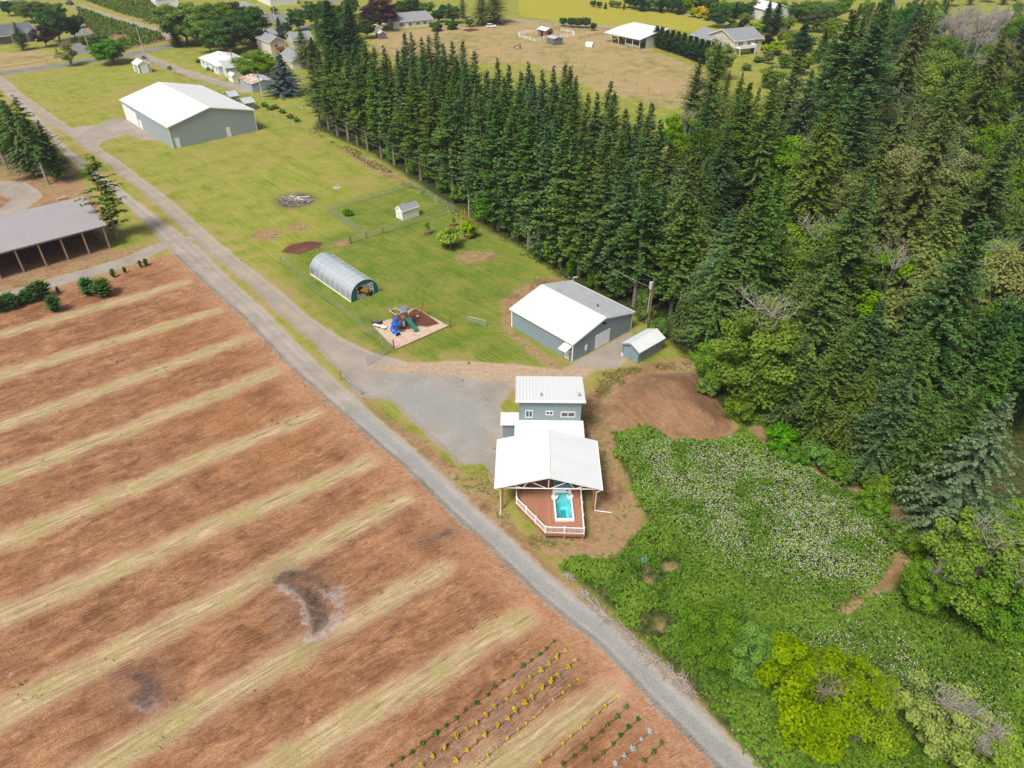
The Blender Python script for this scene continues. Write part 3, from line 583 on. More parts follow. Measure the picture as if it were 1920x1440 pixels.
# ---- small shed by the workshop
L, Wd = 5.6, 3.0
sh = gable("small blue grey storage shed with a white ribbed roof beside the workshop", "shed", "storage_shed", (19.75, 89.75), AV, L, Wd, 2.15, 2.85, 'side', 'roofw2', None, .28, 'side')
door(sh, '-x', .2, .9, 1.85, L, Wd, 'side', "door"); [MB().box(q_, q_+.1, -1.56, -1.50, .1, 2.0).build("wall_batten", M['steel'], sh) for q_ in (-.6, .9)]
# ---- white garden shed inside the dog run
L, Wd = 4.1, 2.3
gs = gable("white garden shed with a grey shingle roof standing inside the wire run", "shed", "garden_shed", (-21.9, 141.25), AV, L, Wd, 2.0, 2.75, 'white', 'shingle', None, .12, 'white')
door(gs, '-x', 0, 1.2, 1.75, L, Wd, 'offw', "door"); MB().slab((-1.0, .2, 2.75), (.2, .2, 2.75), (.2, 1.35, 2.5), (-1.0, 1.35, 2.5), .08).box(-.95, .15, .9, 1.3, 2.0, 2.6).build("dormer", M['shingle'], gs)
# ---- small white shed on the far lawn
L, Wd = 5.4, 4.1
fs = gable("small white shed with grey panels alone on the far lawn beyond the barn", "shed", "white_shed", (-131.4, 269.6), AU, L, Wd, 2.9, 4.0, 'white', 'roofw2', None, .2, 'white')
door(fs, '+x', 0, 2.5, 2.5, L, Wd, 'white', "roll_up_door", False); [MB().box(*q_).build("side_panel", M['sideb'], fs) for q_ in ((2.70, 2.73, -1.9, -1.35, 0, 2.7), (2.70, 2.73, 1.35, 1.9, 0, 2.7), (-1.6, 1.6, -2.09, -2.05, .1, 2.6))]

# ---- house: two-storey wing, low wing, side porch
hx0, hx1, hy0, hy1 = .94, 8.68, 69.75, 75.2
ho = empty("house", "blue grey house with a white single-slope roof and three front windows", "house", ((hx0+hx1)/2, (hy0+hy1)/2), R(-.9))
L, Wd = hx1 - hx0, hy1 - hy0
MB().add([(-L/2,-Wd/2,0),(L/2,-Wd/2,0),(L/2,Wd/2,0),(-L/2,Wd/2,0),(-L/2,-Wd/2,6.3),(L/2,-Wd/2,6.3),(L/2,Wd/2,5.6),(-L/2,Wd/2,5.6)], [(0,3,2,1),(4,5,6,7),(0,1,5,4),(1,2,6,5),(2,3,7,6),(3,0,4,7)]).build("wall", M['side2'], ho)
a = L/2 + .48; rf = MB().slab((-a, -Wd/2-.45, 6.52), (a, -Wd/2-.45, 6.52), (a, Wd/2+.4, 5.72), (-a, Wd/2+.4, 5.72), .14)
for k in range(22): x = -a + .06 + k * (2*a - .12) / 21; rf.slab((x-.025, -Wd/2-.45, 6.57), (x+.025, -Wd/2-.45, 6.57), (x+.025, Wd/2+.4, 5.77), (x-.025, Wd/2+.4, 5.77), .05)
rf.build("roof", M['roofw2'], ho); MB().box(-a-.02, a+.02, -Wd/2-.58, -Wd/2-.45, 6.28, 6.55).build("fascia", M['white'], ho)
MB().tube((-1.1,-Wd/2+.75,6.3),(-1.1,-Wd/2+.75,6.85),.06).build("vent_pipe", M['black'], ho); MB().tube((3.55,-Wd/2+.75,6.3),(3.55,-Wd/2+.75,6.75),.13,n=10).ball((3.55,-Wd/2+.75,6.78),.2,.2,.09).build("chimney_cap", M['steel'], ho)
[MB().box(q_-.065, q_+.065, -Wd/2-.03, -Wd/2+.1, 0, 6.2).build("corner_trim", M['side'], ho) for q_ in (-L/2+.035, L/2-.035)]
windows(ho, [('-y', -2.62, 3.62, .75, .95, 1), ('-y', -.06, 4.02, .78, .48, 1), ('-y', 2.28, 3.72, 1.62, .66, 1)], L, Wd)
MB().slab((-a + .28 - .35, -Wd/2 - 7.6, 2.70), (a - .1, -Wd/2 - 7.6, 2.70), (a - .1, -Wd/2 - .004, 3.05), (-a + .28 - .35, -Wd/2 - .004, 3.05), .16).build("low_roof", M['offw'], ho)
MB().box(-3.95, 3.9, -Wd/2 - 7.2, -Wd/2 - .3, 0, 2.5).build("low_wing_wall", M['side2'], ho)
door(MB and ho, '-y', 1.6, 1.0, 2.0, 1, Wd + 14.4, 'white', "door")
windows(ho, [('-y', -1.8, 1.1, 1.6, 1.0, 1)], 1, Wd + 14.4)
# side porch: small lean-to
MB().slab((-6.25, -2.85, 2.30), (-L/2-.01, -2.85, 2.30), (-L/2-.01, -.55, 2.55), (-6.25, -.55, 2.55), .10).build("porch_roof", M['roofw2'], ho)
MB().box(-5.95, -4.05, -2.55, -.75, 0, 2.2).build("porch_wall", M['side'], ho)
tag(MB().box(-.55, .55, -.75, .75, 0, .09).build("landing_slab", M['pave'], None, (-1.95, 68.55, 0)), "brown landing slab on the gravel beside the porch wall", "slab")

# ---- patio cover on its posts
pc = empty("patio_cover", "wide white gabled patio roof on timber posts in front of the house", "patio cover", (4.17, 61.0), R(-1.2))
pL, pW, pe, pr_ = 8.35, 11.95, 3.72, 5.45
for sx_ in (-1, 1):
    q = [(sx_*pW/2, -pL/2, pe), (0, -pL/2, pr_), (0, pL/2, pr_), (sx_*pW/2, pL/2, pe)]
    if sx_ > 0: q = q[::-1]
    MB().slab(*q, .13).build("roof", ribbed("white_patio_roof", (.68, .695, .715), .40, 'y', .5, .82, .05), pc)
MB().box(-.16, .16, -pL/2-.01, pL/2+.01, pr_-.02, pr_+.05).build("ridge_cap", M['white'], pc)
for yy in (-pL/2 + .25, 0, pL/2 - .25):
    tr = MB(); zc = pe - .16
    tr.tube((-5.6, yy, zc), (5.6, yy, zc), .055); tr.tube((0, yy, zc), (0, yy, pr_-.2), .05)
    for sx_ in (-1, 1): tr.tube((0, yy, pr_-.22), (sx_*5.7, yy, pe-.08), .05); tr.tube((sx_*.2, yy, zc), (sx_*2.2, yy, pr_-.80), .035); tr.tube((sx_*2.9, yy, zc), (sx_*2.2, yy, pr_-.80), .035); tr.tube((sx_*2.9, yy, zc), (sx_*4.2, yy, pr_-1.4), .035)
    tr.build("truss", M['white'], pc)
for sx_ in (-1, 1):
    MB().box(sx_*5.15-.14, sx_*5.15+.14, -pL/2+.2, pL/2-.2, pe-.5, pe-.2).build("beam", M['redwood'], pc)
    for yy in (-pL/2+.55, 0, pL/2-.4): MB().box(sx_*5.15-.1, sx_*5.15+.1, yy-.1, yy+.1, 0, pe-.5).build("post", M['redwood'], pc)
    MB().box(sx_*pW/2-(.1 if sx_ < 0 else 0), sx_*pW/2+(.1 if sx_ > 0 else 0), -pL/2, pL/2, pe-.16, pe-.02).build("gutter", M['white'], pc)
MB().path([(-5.95, -pL/2+.1, pe-.1), (-5.4, -pL/2+.3, pe-.7), (-5.4, -pL/2+.3, .1), (-5.45, -pL/2-.5, .06)], .055).build("downspout", M['pipe'], pc)
MB().path([(5.95, -pL/2+.1, pe-.1), (5.4, -pL/2+.3, pe-.7), (5.4, -pL/2+.3, .12), (7.3, -pL/2+.05, .07)], .055).build("downspout", M['pipe'], pc)

# ---- deck with railing
dz = 1.0; D0 = [(.42, 57.2), (3.6, 52.75), (7.92, 52.55), (8.12, 62.1), (.42, 62.1)]
dk = empty("deck", "reddish brown board deck with white railing under the patio roof", "deck", (4.2, 57.5)); dp = [(x - 4.2, y_ - 57.5) for x, y_ in D0]
x0_, x1_, y0_, y1_ = .6, 2.66, -3.0, 1.66      # the spa's opening
yd = lambda x: dp[1][1] + (x - dp[1][0]) * (dp[2][1] - dp[1][1]) / (dp[2][0] - dp[1][0])
MB().prism([dp[0], dp[1], (x0_, yd(x0_)), (x0_, dp[3][1]), dp[4]], dz-.05, dz).prism([(x1_, yd(x1_)), dp[2], dp[3], (x1_, dp[3][1])], dz-.05, dz).prism([(x0_, yd(x0_)), (x1_, yd(x1_)), (x1_, y0_), (x0_, y0_)], dz-.05, dz).prism([(x0_, y1_), (x1_, y1_), (x1_, dp[3][1]), (x0_, dp[3][1])], dz-.05, dz).build("deck_floor", M['deck'], dk)
sk = MB()
for i in range(5):
    p0 = np.array(dp[i]); p1 = np.array(dp[(i+1) % 5]); dd = (p1 - p0) / np.linalg.norm(p1 - p0); nn = np.array((dd[1], -dd[0])) * .02
    sk.add([(p0[0], p0[1], dz-.34), (p1[0], p1[1], dz-.34), (p1[0]+nn[0], p1[1]+nn[1], dz-.34), (p0[0]+nn[0], p0[1]+nn[1], dz-.34), (p0[0], p0[1], dz-.005), (p1[0], p1[1], dz-.005), (p1[0]+nn[0], p1[1]+nn[1], dz-.005), (p0[0]+nn[0], p0[1]+nn[1], dz-.005)], [(0,1,2,3),(7,6,5,4),(0,4,5,1),(1,5,6,2),(2,6,7,3),(3,7,4,0)])
sk.build("skirt_board", plain("deck_skirt", (.30, .125, .075), .75), dk)
for q in [(.0,-.0)]:
    for x, y_ in [(-3.6,-.3), (-2.2,-2.1), (-.6,-4.5), (1.55,-4.75), (3.55,-4.8), (3.75,-2.2), (3.8, 1.2), (-3.6, 3.0)]: MB().box(x-.07, x+.07, y_-.07, y_+.07, 0, dz-.06).build("deck_post", M['postw'], dk)
def railing(p0, p1, nseg, first=True):
    p0 = np.array(p0); p1 = np.array(p1); Ln = np.linalg.norm(p1 - p0); dd = (p1 - p0) / Ln
    ps = MB(); rl = MB(); bl = MB()
    for k in range(nseg + 1):
        if k == 0 and not first: continue
        q = p0 + (p1 - p0) * k / nseg; MB().box(q[0]-.065, q[0]+.065, q[1]-.065, q[1]+.065, dz, dz+1.02).box(q[0]-.085, q[0]+.085, q[1]-.085, q[1]+.085, dz+1.02, dz+1.07).build("rail_post", M['white'], dk)
    rl.tube((*p0, dz+.95), (*p1, dz+.95), .05, n=4).tube((*p0, dz+.10), (*p1, dz+.10), .035, n=4)
    nb = int(Ln / .13)
    for k in range(1, nb): q = p0 + dd * k * Ln / nb; rl.box(q[0]-.017, q[0]+.017, q[1]-.017, q[1]+.017, dz+.1, dz+.93)
    rl.build("rail_panel", M['white'], dk)
ins = [(dp[4][0]+.1, dp[4][1]), (dp[0][0]+.1, dp[0][1]+.03), (dp[1][0]+.04, dp[1][1]+.1), (dp[2][0]-.1, dp[2][1]+.1), (dp[3][0]-.1, dp[3][1])]
railing(ins[0], ins[1], 3); railing(ins[1], ins[2], 3, False); railing(ins[2], ins[3], 2, False); railing(ins[3], ins[4], 5, False)

# ---- swim spa
sp_ = empty("swim_spa", "white swim spa full of turquoise water set in the deck", "swim spa", (5.83, 56.85, dz), R(1.0))
sw, sl2 = 1.08, 2.36
shl = MB()
for (x0,x1,y0,y1) in ((-sw,-sw+.20,-sl2,sl2),(sw-.20,sw,-sl2,sl2),(-sw+.2,sw-.2,-sl2,-sl2+.28),(-sw+.2,sw-.2,sl2-.40,sl2)): shl.box(x0,x1,y0,y1,.0,.26)
for cx_, cy_, rr in ((-.88,1.35,.40),(.88,1.35,.40),(-.88,1.95,.2),(.88,1.95,.2)):
    shl.prism([(cx_ + rr*math.cos(k*math.pi/8), cy_ + rr*math.sin(k*math.pi/8)) for k in range(16)], .0, .235)
shl.build("shell", M['spa'], sp_)
bs = MB(); bs.box(-sw+.18, sw-.18, -sl2+.26, sl2-.38, -.96, -.93)
for (x0,x1,y0,y1) in ((-sw+.16,-sw+.2,-sl2+.26,sl2-.38),(sw-.2,sw-.16,-sl2+.26,sl2-.38),(-sw+.2,sw-.2,-sl2+.24,-sl2+.28),(-sw+.2,sw-.2,sl2-.40,sl2-.36)): bs.box(x0,x1,y0,y1,-.93,.17)
bs.box(-sw+.2, sw-.2, .75, sl2-.42, -.9, -.22); bs.box(-sw+.2, -.62, -1.2, .75, -.9, -.35); bs.box(.62, sw-.2, -1.2, .75, -.9, -.35); bs.build("basin", M['basin'], sp_)
MB().box(-.30, -.03, -1.9, .25, -.925, -.88).box(.03, .30, -1.9, .25, -.925, -.88).build("floor_pad", M['basind'], sp_)
MB().box(-sw+.2, sw-.2, -sl2+.28, sl2-.4, .08, .10).build("water", M['water'], sp_)
for x, y_ in ((-.2,1.72),(.2,1.72),(-.55,.55),(.55,.55),(-.82,.2),(.82,.2),(-.82,-.1),(.82,-.1)): MB().tube((x,y_,.09),(x,y_,.125),.045,n=10).build("jet", M['black'], sp_)
for x in (-.78, .78): MB().tube((x,1.55,.235),(x,1.55,.29),.15,n=14).build("headrest", M['steel'], sp_)
MB().box(.5, .75, 2.12, 2.25, .255, .30).build("control_panel", M['black'], sp_)
cvr = empty("spa_cover", "folded blue grey spa cover standing behind the swim spa under the roof", "cover", (5.9, 59.75, dz), R(1.0))
MB().box(-1.02, 1.02, -.28, .05, .02, .85).build("cover_panel", plain("slate_blue_vinyl", (.13, .24, .29), .4, .4), cvr); MB().box(-1.06, 1.06, -.42, -.30, .0, .35).build("lift_frame", M['white'], cvr)
MB().box(-1.02, 1.02, .05, .6, .02, .88).build("cover_panel", plain("slate_vinyl", (.17, .27, .31), .4, .4), cvr)

# ---- hoop greenhouse with a tractor inside
gl, gw, gh = 13.8, 5.6, 3.25
gr_ = empty("hoop_greenhouse", "clear plastic hoop greenhouse with dark green end panels on the lawn", "greenhouse", (-29.75, 112.0), AU)
def arc(n=18, r=1.0, zb=.12): return [(-gw/2*r*math.cos(math.pi*k/n), zb + (gh-zb)*r*math.sin(math.pi*k/n)**.85 if 0 < k < n else zb) for k in range(n+1)]
A_ = arc(); fm_ = MB(); b0 = [(-gl/2, *q) for q in A_]; b1 = [(gl/2, *q) for q in A_]; n = len(A_)
fm_.add(b0 + b1, [(i, n+i, n+i+1, i+1) for i in range(n-1)]); fm_.build("plastic_cover", M['film'], gr_, smooth=True)
for k in range(9):
    x = -gl/2 + gl * k / 8; MB().path([(x, q[0]*1.008, q[1]*1.006) for q in A_], .032, 5).build("hoop", M['offw'], gr_)
for kk in (5, 9, 13): MB().tube((-gl/2, A_[kk][0]*1.008, A_[kk][1]*1.006), (gl/2, A_[kk][0]*1.008, A_[kk][1]*1.006), .02, n=5).build("purlin", M['offw'], gr_)
for sy in (-1, 1): MB().box(-gl/2, gl/2, min(sy*gw/2, sy*(gw/2+.06)), max(sy*gw/2, sy*(gw/2+.06)), 0, .22).build("base_board", M['pipe'], gr_)
def endwall(x0, x1, open_):
    mb = MB()
    if not open_: mb.xprism(A_, x0, x1)
    else:
        lo, hi, zt = -1.55, 1.75, 2.35
        left = [(p_[0], p_[1]) for p_ in A_ if p_[0] <= lo]; right = [(p_[0], p_[1]) for p_ in A_ if p_[0] >= hi]; mid = [(p_[0], p_[1]) for p_ in A_ if lo < p_[0] < hi]
        zl = np.interp(lo, [q[0] for q in A_], [q[1] for q in A_]); zr_ = np.interp(hi, [q[0] for q in A_], [q[1] for q in A_])
        mb.xprism(left + [(lo, zl), (lo, .02), (A_[0][0], .02)], x0, x1); mb.xprism([(hi, zr_)] + right + [(A_[-1][0], .02), (hi, .02)], x0, x1)
        mb.xprism([(lo, min(zt, zl)), (lo, zl)] + mid + [(hi, zr_), (hi, min(zt, zr_))], x0, x1)
    return mb
endwall(gl/2 - .05, gl/2, True).build("end_panel", M['green'], gr_); endwall(-gl/2, -gl/2 + .05, False).build("end_panel", M['green'], gr_)
gd = MB(); gd.box(gl/2+.01, gl/2+.06, 1.0, 1.06, .05, 2.25).box(gl/2+.01, gl/2+.06, 1.66, 1.72, .05, 2.25).box(gl/2+.01, gl/2+.06, 1.06, 1.66, 2.19, 2.25).box(gl/2+.01, gl/2+.06, 1.06, 1.66, 1.1, 1.16)
gd.build("door", M['offw'], gr_)
tag(MB().prism([(-gl/2+.1,-gw/2+.1),(gl/2-.1,-gw/2+.1),(gl/2-.1,gw/2-.1),(-gl/2+.1,gw/2-.1)], .0, .11).build("greenhouse_floor", plain("grey_floor_gravel", (.27, .255, .24), .9, .15, .2), None, (-29.75,112.0,0), AU), "pale gravel floor pad inside the hoop greenhouse", "floor pad")
u = np.array((math.cos(AU), math.sin(AU))); v_ = np.array((math.cos(AV), math.sin(AV)))
tp = np.array((-29.75,112.0)) + u * 5.6 + v_ * .35
tc = empty("lawn_tractor", "yellow and black compact tractor parked in the greenhouse mouth", "tractor", (tp[0], tp[1], .11), AU + R(25))
MB().box(.1, 1.15, -.28, .28, .45, .95).box(-.75, .1, -.35, .35, .40, .62).build("body", M['yellow'], tc); MB().box(-.8, -.35, -.25, .25, .62, .75).box(-.85, -.75, -.25, .25, .75, 1.15).build("seat", M['black'], tc)
MB().tube((-.7,-.4,.6),(-.7,-.4,1.65),.03).tube((-.7,.4,.6),(-.7,.4,1.65),.03).box(-.95,.15,-.45,.45,1.65,1.71).build("canopy", M['yellow'], tc)
for sx_, r_ in ((-.55,.42),(.85,.28)):
    for sy in (-.48,.48): w_ = MB().tube((sx_, sy-.12, r_), (sx_, sy+.12, r_), r_, n=16).build("wheel", M['black'], tc); MB().tube((sx_, sy-.13, r_), (sx_, sy+.13, r_), r_*.5, n=12).build("rim", M['yellow'], w_)
MB().tube((.1,0,.95),(-.1,0,1.2),.025).tube((-.1,-.18,1.2),(-.1,.18,1.2),.03).build("steering_wheel", M['black'], tc); MB().box(1.3,1.7,-.55,.55,.15,.55).build("front_bucket", M['black'], tc)

# ---- playset
pl = empty("playset", "wooden playset with blue spiral slide, green slide and swing beam", "playset", tuple(G(752, 611)), AV)
for x in (-.9, .9):
    for y_ in (-.75, .75): MB().box(x-.07,x+.07,y_-.07,y_+.07,0,3.1).build("post", M['tower'], pl)
MB().box(-1,1,-.85,.85,1.5,1.6).build("platform", M['tower'], pl)
wl = MB()
for k in range(7): wl.box(-.98,-.94,-.75+k*.22,-.6+k*.22,1.6,2.45)
for k in range(9):
    if k in (3,4,5): continue
    wl.box(-.9+k*.2,-.77+k*.2,-.84,-.80,1.6,2.45); wl.box(-.9+k*.2,-.77+k*.2,.80,.84,1.6,2.45)
wl.box(-.9,.9,-.86,-.79,2.45,2.55).box(-.9,.9,.79,.86,2.45,2.55).box(-1.02,-.92,-.85,.85,2.45,2.55).build("guard_rail", M['tower'], pl)
MB().slab((-.1,-.95,2.75),(1.15,-.95,2.75),(1.15,0,3.45),(-.1,0,3.45),.04).slab((1.15,.95,2.75),(-.1,.95,2.75),(-.1,0,3.45),(1.15,0,3.45),.04).build("canopy", M['canvas'], pl)
MB().box(-1.3,.0,-.95,-.85,2.9,3.0).box(-1.3,.0,.85,.95,2.9,3.0).box(-1.3,-1.2,-.85,.85,2.9,3.0).box(-.1,0,-.85,.85,2.9,3.0).build("roof_frame", M['ltgrey'], pl)
for s0 in (-1, 1): MB().box(-.25+.0, .25, -.90, -.87, .3, 1.3).build("climbing_board", M['ltgrey'], pl) if s0 < 0 else MB().box(.95,.99,-.4,.4,1.7,2.4).build("sign_board", M['offw'], pl)
gs_ = MB(); y0, z0, y1, z1 = -.86, 1.55, -3.3, .25
for x0, x1, h in ((.35,.42,.14),(.70,.75,.10),(1.03,1.10,.14)): gs_.add([(x0,y0,z0),(x1,y0,z0),(x1,y1,z1),(x0,y1,z1),(x0,y0,z0+h+.04),(x1,y0,z0+h+.04),(x1,y1,z1+h+.04),(x0,y1,z1+h+.04)], [(0,1,2,3),(7,6,5,4),(0,4,5,1),(1,5,6,2),(2,6,7,3),(3,7,4,0)])
gs_.slab((1.03,y0,z0+.03),(.42,y0,z0+.03),(.42,y1,z1+.03),(1.03,y1,z1+.03),.05); gs_.build("straight_slide", M['gslide'], pl)
spn = []; 
for k in range(17): th = R(200) + k * R(24); spn.append((-1.55 + .62*math.cos(th), -1.0 + .62*math.sin(th), 1.75 - k * .09))
spb = MB().path([(-.95,-.3,1.85)] + spn, .34, 10); spb.tube(spn[-1], (spn[-1][0]-.1, spn[-1][1]-.85, .28), .34, .40, n=12, cap=False); spb.build("spiral_slide", M['bslide'], pl, smooth=False)
MB().tube((.9,.0,2.6),(4.6,.0,2.6),.08).build("swing_beam", M['tower'], pl)
MB().tube((4.6,0,2.6),(4.75,-1.1,0),.06).tube((4.6,0,2.6),(4.75,1.1,0),.06).tube((4.66,-.55,1.3),(4.66,.55,1.3),.05).build("beam_leg", M['redwood'], pl)
for x in (2.0, 3.3):
    MB().tube((x-.22,0,2.55),(x-.22,0,.55),.012,n=4).tube((x+.22,0,2.55),(x+.22,0,.55),.012,n=4).build("swing_rope", M['steel'], pl); MB().box(x-.25,x+.25,-.09,.09,.5,.55).build("swing_seat", M['offw'], pl)
bn = G(711, 615); bl_ = empty("picnic_bench", "broken white plank bench on the chips by the playset fence", "bench", tuple(bn), AU + R(20))
MB().box(-1.0,.2,-.25,.25,.40,.46).build("seat", M['offw'], bl_); MB().box(.15,1.2,-.1,.55,.28,.34).build("seat_panel", M['white'], bl_)
for x in (-.85, .05, 1.05): MB().box(x-.05,x+.05,-.15,.2,0,.28 if x > .5 else .40).build("leg", M['wood'], bl_)
tg = empty("tipped_barrow", "dark tipped wheelbarrow against the low play area timber", "wheelbarrow", tuple(G(706, 608)), R(20))
MB().add([(-.5,-.35,.15),(.5,-.3,.25),(.5,.3,.25),(-.5,.35,.15),(-.65,-.5,.6),(.7,-.45,.7),(.7,.45,.7),(-.65,.5,.6)], [(0,3,2,1),(0,1,5,4),(1,2,6,5),(2,3,7,6),(3,0,4,7)]).build("tray", M['greyboard'], tg); MB().tube((.75,-.06,.25),(.75,.06,.25),.22,n=12).build("wheel", M['black'], tg); MB().tube((.7,-.2,.3),(-1.2,-.3,.45),.03).tube((.7,.2,.3),(-1.2,.3,.45),.03).build("handle", M['wood'], tg)
eb = MB()
ep = [G(*q) for q in ((690,618),(742,656),(843,611))]; eb.tube((*ep[0],.08),(*ep[1],.08),.11,n=4).tube((*ep[1],.08),(*ep[2],.08),.10,n=4)
tag(eb.build("timber_edging", M['wood']), "low timber edging along the front of the play area", "edging")

# ---- open pole barn at the left
pb = empty("pole_barn", "long open pole barn with a grey brown metal roof at the left edge", "pole barn", (-77.6, 125.9), AV + math.pi)
# local: +x runs along the front towards the left edge of the picture, +y towards the camera side
nb_, sp0 = 8, 3.72; depth = -11.3
MB().slab((-.75, .35, 4.72), (-.75, depth, 7.0), (nb_*sp0+.5, depth, 7.0), (nb_*sp0+.5, .35, 4.72), .12).build("roof", M['roofb'], pb)
MB().box(-.8, nb_*sp0+.5, .35, .45, 4.5, 4.72).build("fascia", M['greyboard'], pb)
for k in range(nb_ + 1):
    MB().box(k*sp0-.13, k*sp0+.13, -.13, .13, 0, 4.62).build("post", M['postw'], pb)
    MB().box(k*sp0-.13, k*sp0+.13, depth+.4, depth+.66, 0, 6.6).build("post", M['wood'], pb)
    rb = MB().slab((k*sp0-.06, .1, 4.55), (k*sp0-.06, depth+.3, 6.75), (k*sp0+.06, depth+.3, 6.75), (k*sp0+.06, .1, 4.55), .3)
    rb.build("rafter", M['wood'], pb)
MB().box(0, nb_*sp0+.4, depth+.2, depth+.3, .1, 6.6).build("back_wall", M['greyboard'], pb)
rl = MB()
for zz in (.5, 1.0, 1.5, 2.0): rl.tube((0, -.1, zz), (0, depth+.5, zz), .05, n=4)
for k in range(1, 4): rl.tube((0, depth*k/4, 0), (0, depth*k/4, 2.1), .06)
rl.build("side_rail", M['greyboard'], pb)
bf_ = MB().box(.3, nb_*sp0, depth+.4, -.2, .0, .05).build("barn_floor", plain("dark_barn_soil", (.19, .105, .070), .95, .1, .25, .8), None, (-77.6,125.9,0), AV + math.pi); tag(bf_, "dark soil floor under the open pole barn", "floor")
# ------------------------------------------------------------------ vegetation: prototypes
def leaf_mat(name, c0, c1, tip, hue=.03, val=.35, trans=.18):
    t = NT(name); oi = t.n("ShaderNodeObjectInfo").outputs["Random"]
    col = t.mix(t.attr("tint"), c0, c1); col = t.mix(t.math('MULTIPLY', t.attr("tip"), .8), col, tip)
    h = t.n("ShaderNodeHueSaturation"); t.put(h.inputs["Color"], col)
    t.put(h.inputs["Hue"], t.math('ADD', .5 - hue, t.math('MULTIPLY', oi, 2 * hue)))
    r2 = t.math('FRACT', t.math('MULTIPLY', oi, 7.31)); t.put(h.inputs["Value"], t.math('ADD', 1 - val * .5, t.math('MULTIPLY', r2, val)))
    r3 = t.math('FRACT', t.math('MULTIPLY', oi, 13.7)); t.put(h.inputs["Saturation"], t.math('ADD', .92, t.math('MULTIPLY', r3, .22)))
    t.put(t.b.inputs["Base Color"], h.outputs[0]); t.b.inputs["Roughness"].default_value = .8; t.b.inputs["Specular IOR Level"].default_value = .06
    tl = t.n("ShaderNodeBsdfTranslucent"); t.put(tl.inputs[0], h.outputs[0]); mx = t.n("ShaderNodeMixShader"); mx.inputs[0].default_value = trans
    t.t.links.new(t.b.outputs[0], mx.inputs[1]); t.t.links.new(tl.outputs[0], mx.inputs[2]); t.t.links.new(mx.outputs[0], t.out.inputs[0])
    return t.m
bark = plain("grey_brown_bark", (.215, .175, .145), .95, .1, .3, 3.0); barkl = plain("pale_bark", (.30, .27, .235), .95, .1, .2, 3.0); barkd = plain("dark_bark", (.10, .078, .062), .95, .1, .3, 3.0)
LM = dict(fir=leaf_mat("fir_needles", (.050, .105, .024), (.115, .195, .042), (.260, .350, .085), .018), firb=leaf_mat("blue_green_needles", (.045, .100, .036), (.100, .185, .062), (.230, .330, .125), .015),
          hem=leaf_mat("olive_needles", (.062, .105, .024), (.135, .195, .044), (.290, .340, .095), .018), silv=leaf_mat("silver_green_needles", (.066, .108, .052), (.135, .195, .095), (.26, .33, .18), .01, .1), spr=leaf_mat("blue_spruce_needles", (0.055, 0.095, 0.100), (0.105, 0.155, 0.160), (0.160, 0.215, 0.215), .02, .2),
          brlime=leaf_mat("bright_lime_leaves", (.170, .290, .012), (.310, .420, .016), (.44, .52, .04), .004, .06), plime=leaf_mat("pale_lime_leaves", (.150, .235, .036), (.275, .365, .056), (.38, .44, .10), .012, .15), fresh=leaf_mat("fresh_leaves", (.070, .165, .008), (.175, .310, .014), (.27, .39, .028), .012, .15), cyp=leaf_mat("cypress_leaves", (0.025, 0.070, 0.020), (0.049, 0.119, 0.031), (0.084, 0.168, 0.042)), dec=leaf_mat("green_leaves", (.070, .150, .020), (.160, .280, .036), (.250, .350, .060)),
          lime=leaf_mat("lime_leaves", (.108, .210, .012), (.240, .350, .020), (.365, .430, .038), .012, .15), pale=leaf_mat("pale_leaves", (.130, .160, .050), (.220, .240, .085), (.320, .315, .135)),
          dark=leaf_mat("dark_leaves", (0.038, 0.087, 0.018), (0.083, 0.158, 0.033), (0.150, 0.240, 0.053)), pur=leaf_mat("purple_leaves", (.045, .020, .024), (.090, .038, .042), (.14, .06, .06)),
          gold=leaf_mat("golden_leaves", (.46, .33, .010), (.66, .52, .020), (.74, .62, .06), .012, .15), blue=leaf_mat("silver_blue_needles", (.30, .42, .42), (.46, .57, .57), (.56, .66, .66), .01, .1), sap=leaf_mat("young_fir_needles", (0.042, 0.119, 0.022), (0.084, 0.196, 0.036), (0.161, 0.280, 0.070)),
          straw=leaf_mat("dry_grass_stems", (.30, .215, .165), (.44, .34, .27), (.5, .42, .34), .01, .1))
def rhombs(P, D, N, Ln, Wd_):
    """flat four-sided leaf sprays: base P, direction D, normal N"""
    S = np.cross(D, N); S /= np.linalg.norm(S, axis=1)[:, None] + 1e-9
    mid = P + D * (Ln * .55)[:, None] + N * (Ln * .10)[:, None]; tip = P + D * Ln[:, None]
    V = np.stack([P, mid - S * (Wd_ * .5)[:, None], tip, mid + S * (Wd_ * .5)[:, None]], 1).reshape(-1, 3)
    return V, np.arange(len(P) * 4).reshape(-1, 4)
def unit(a): return a / (np.linalg.norm(a, axis=1)[:, None] + 1e-9)
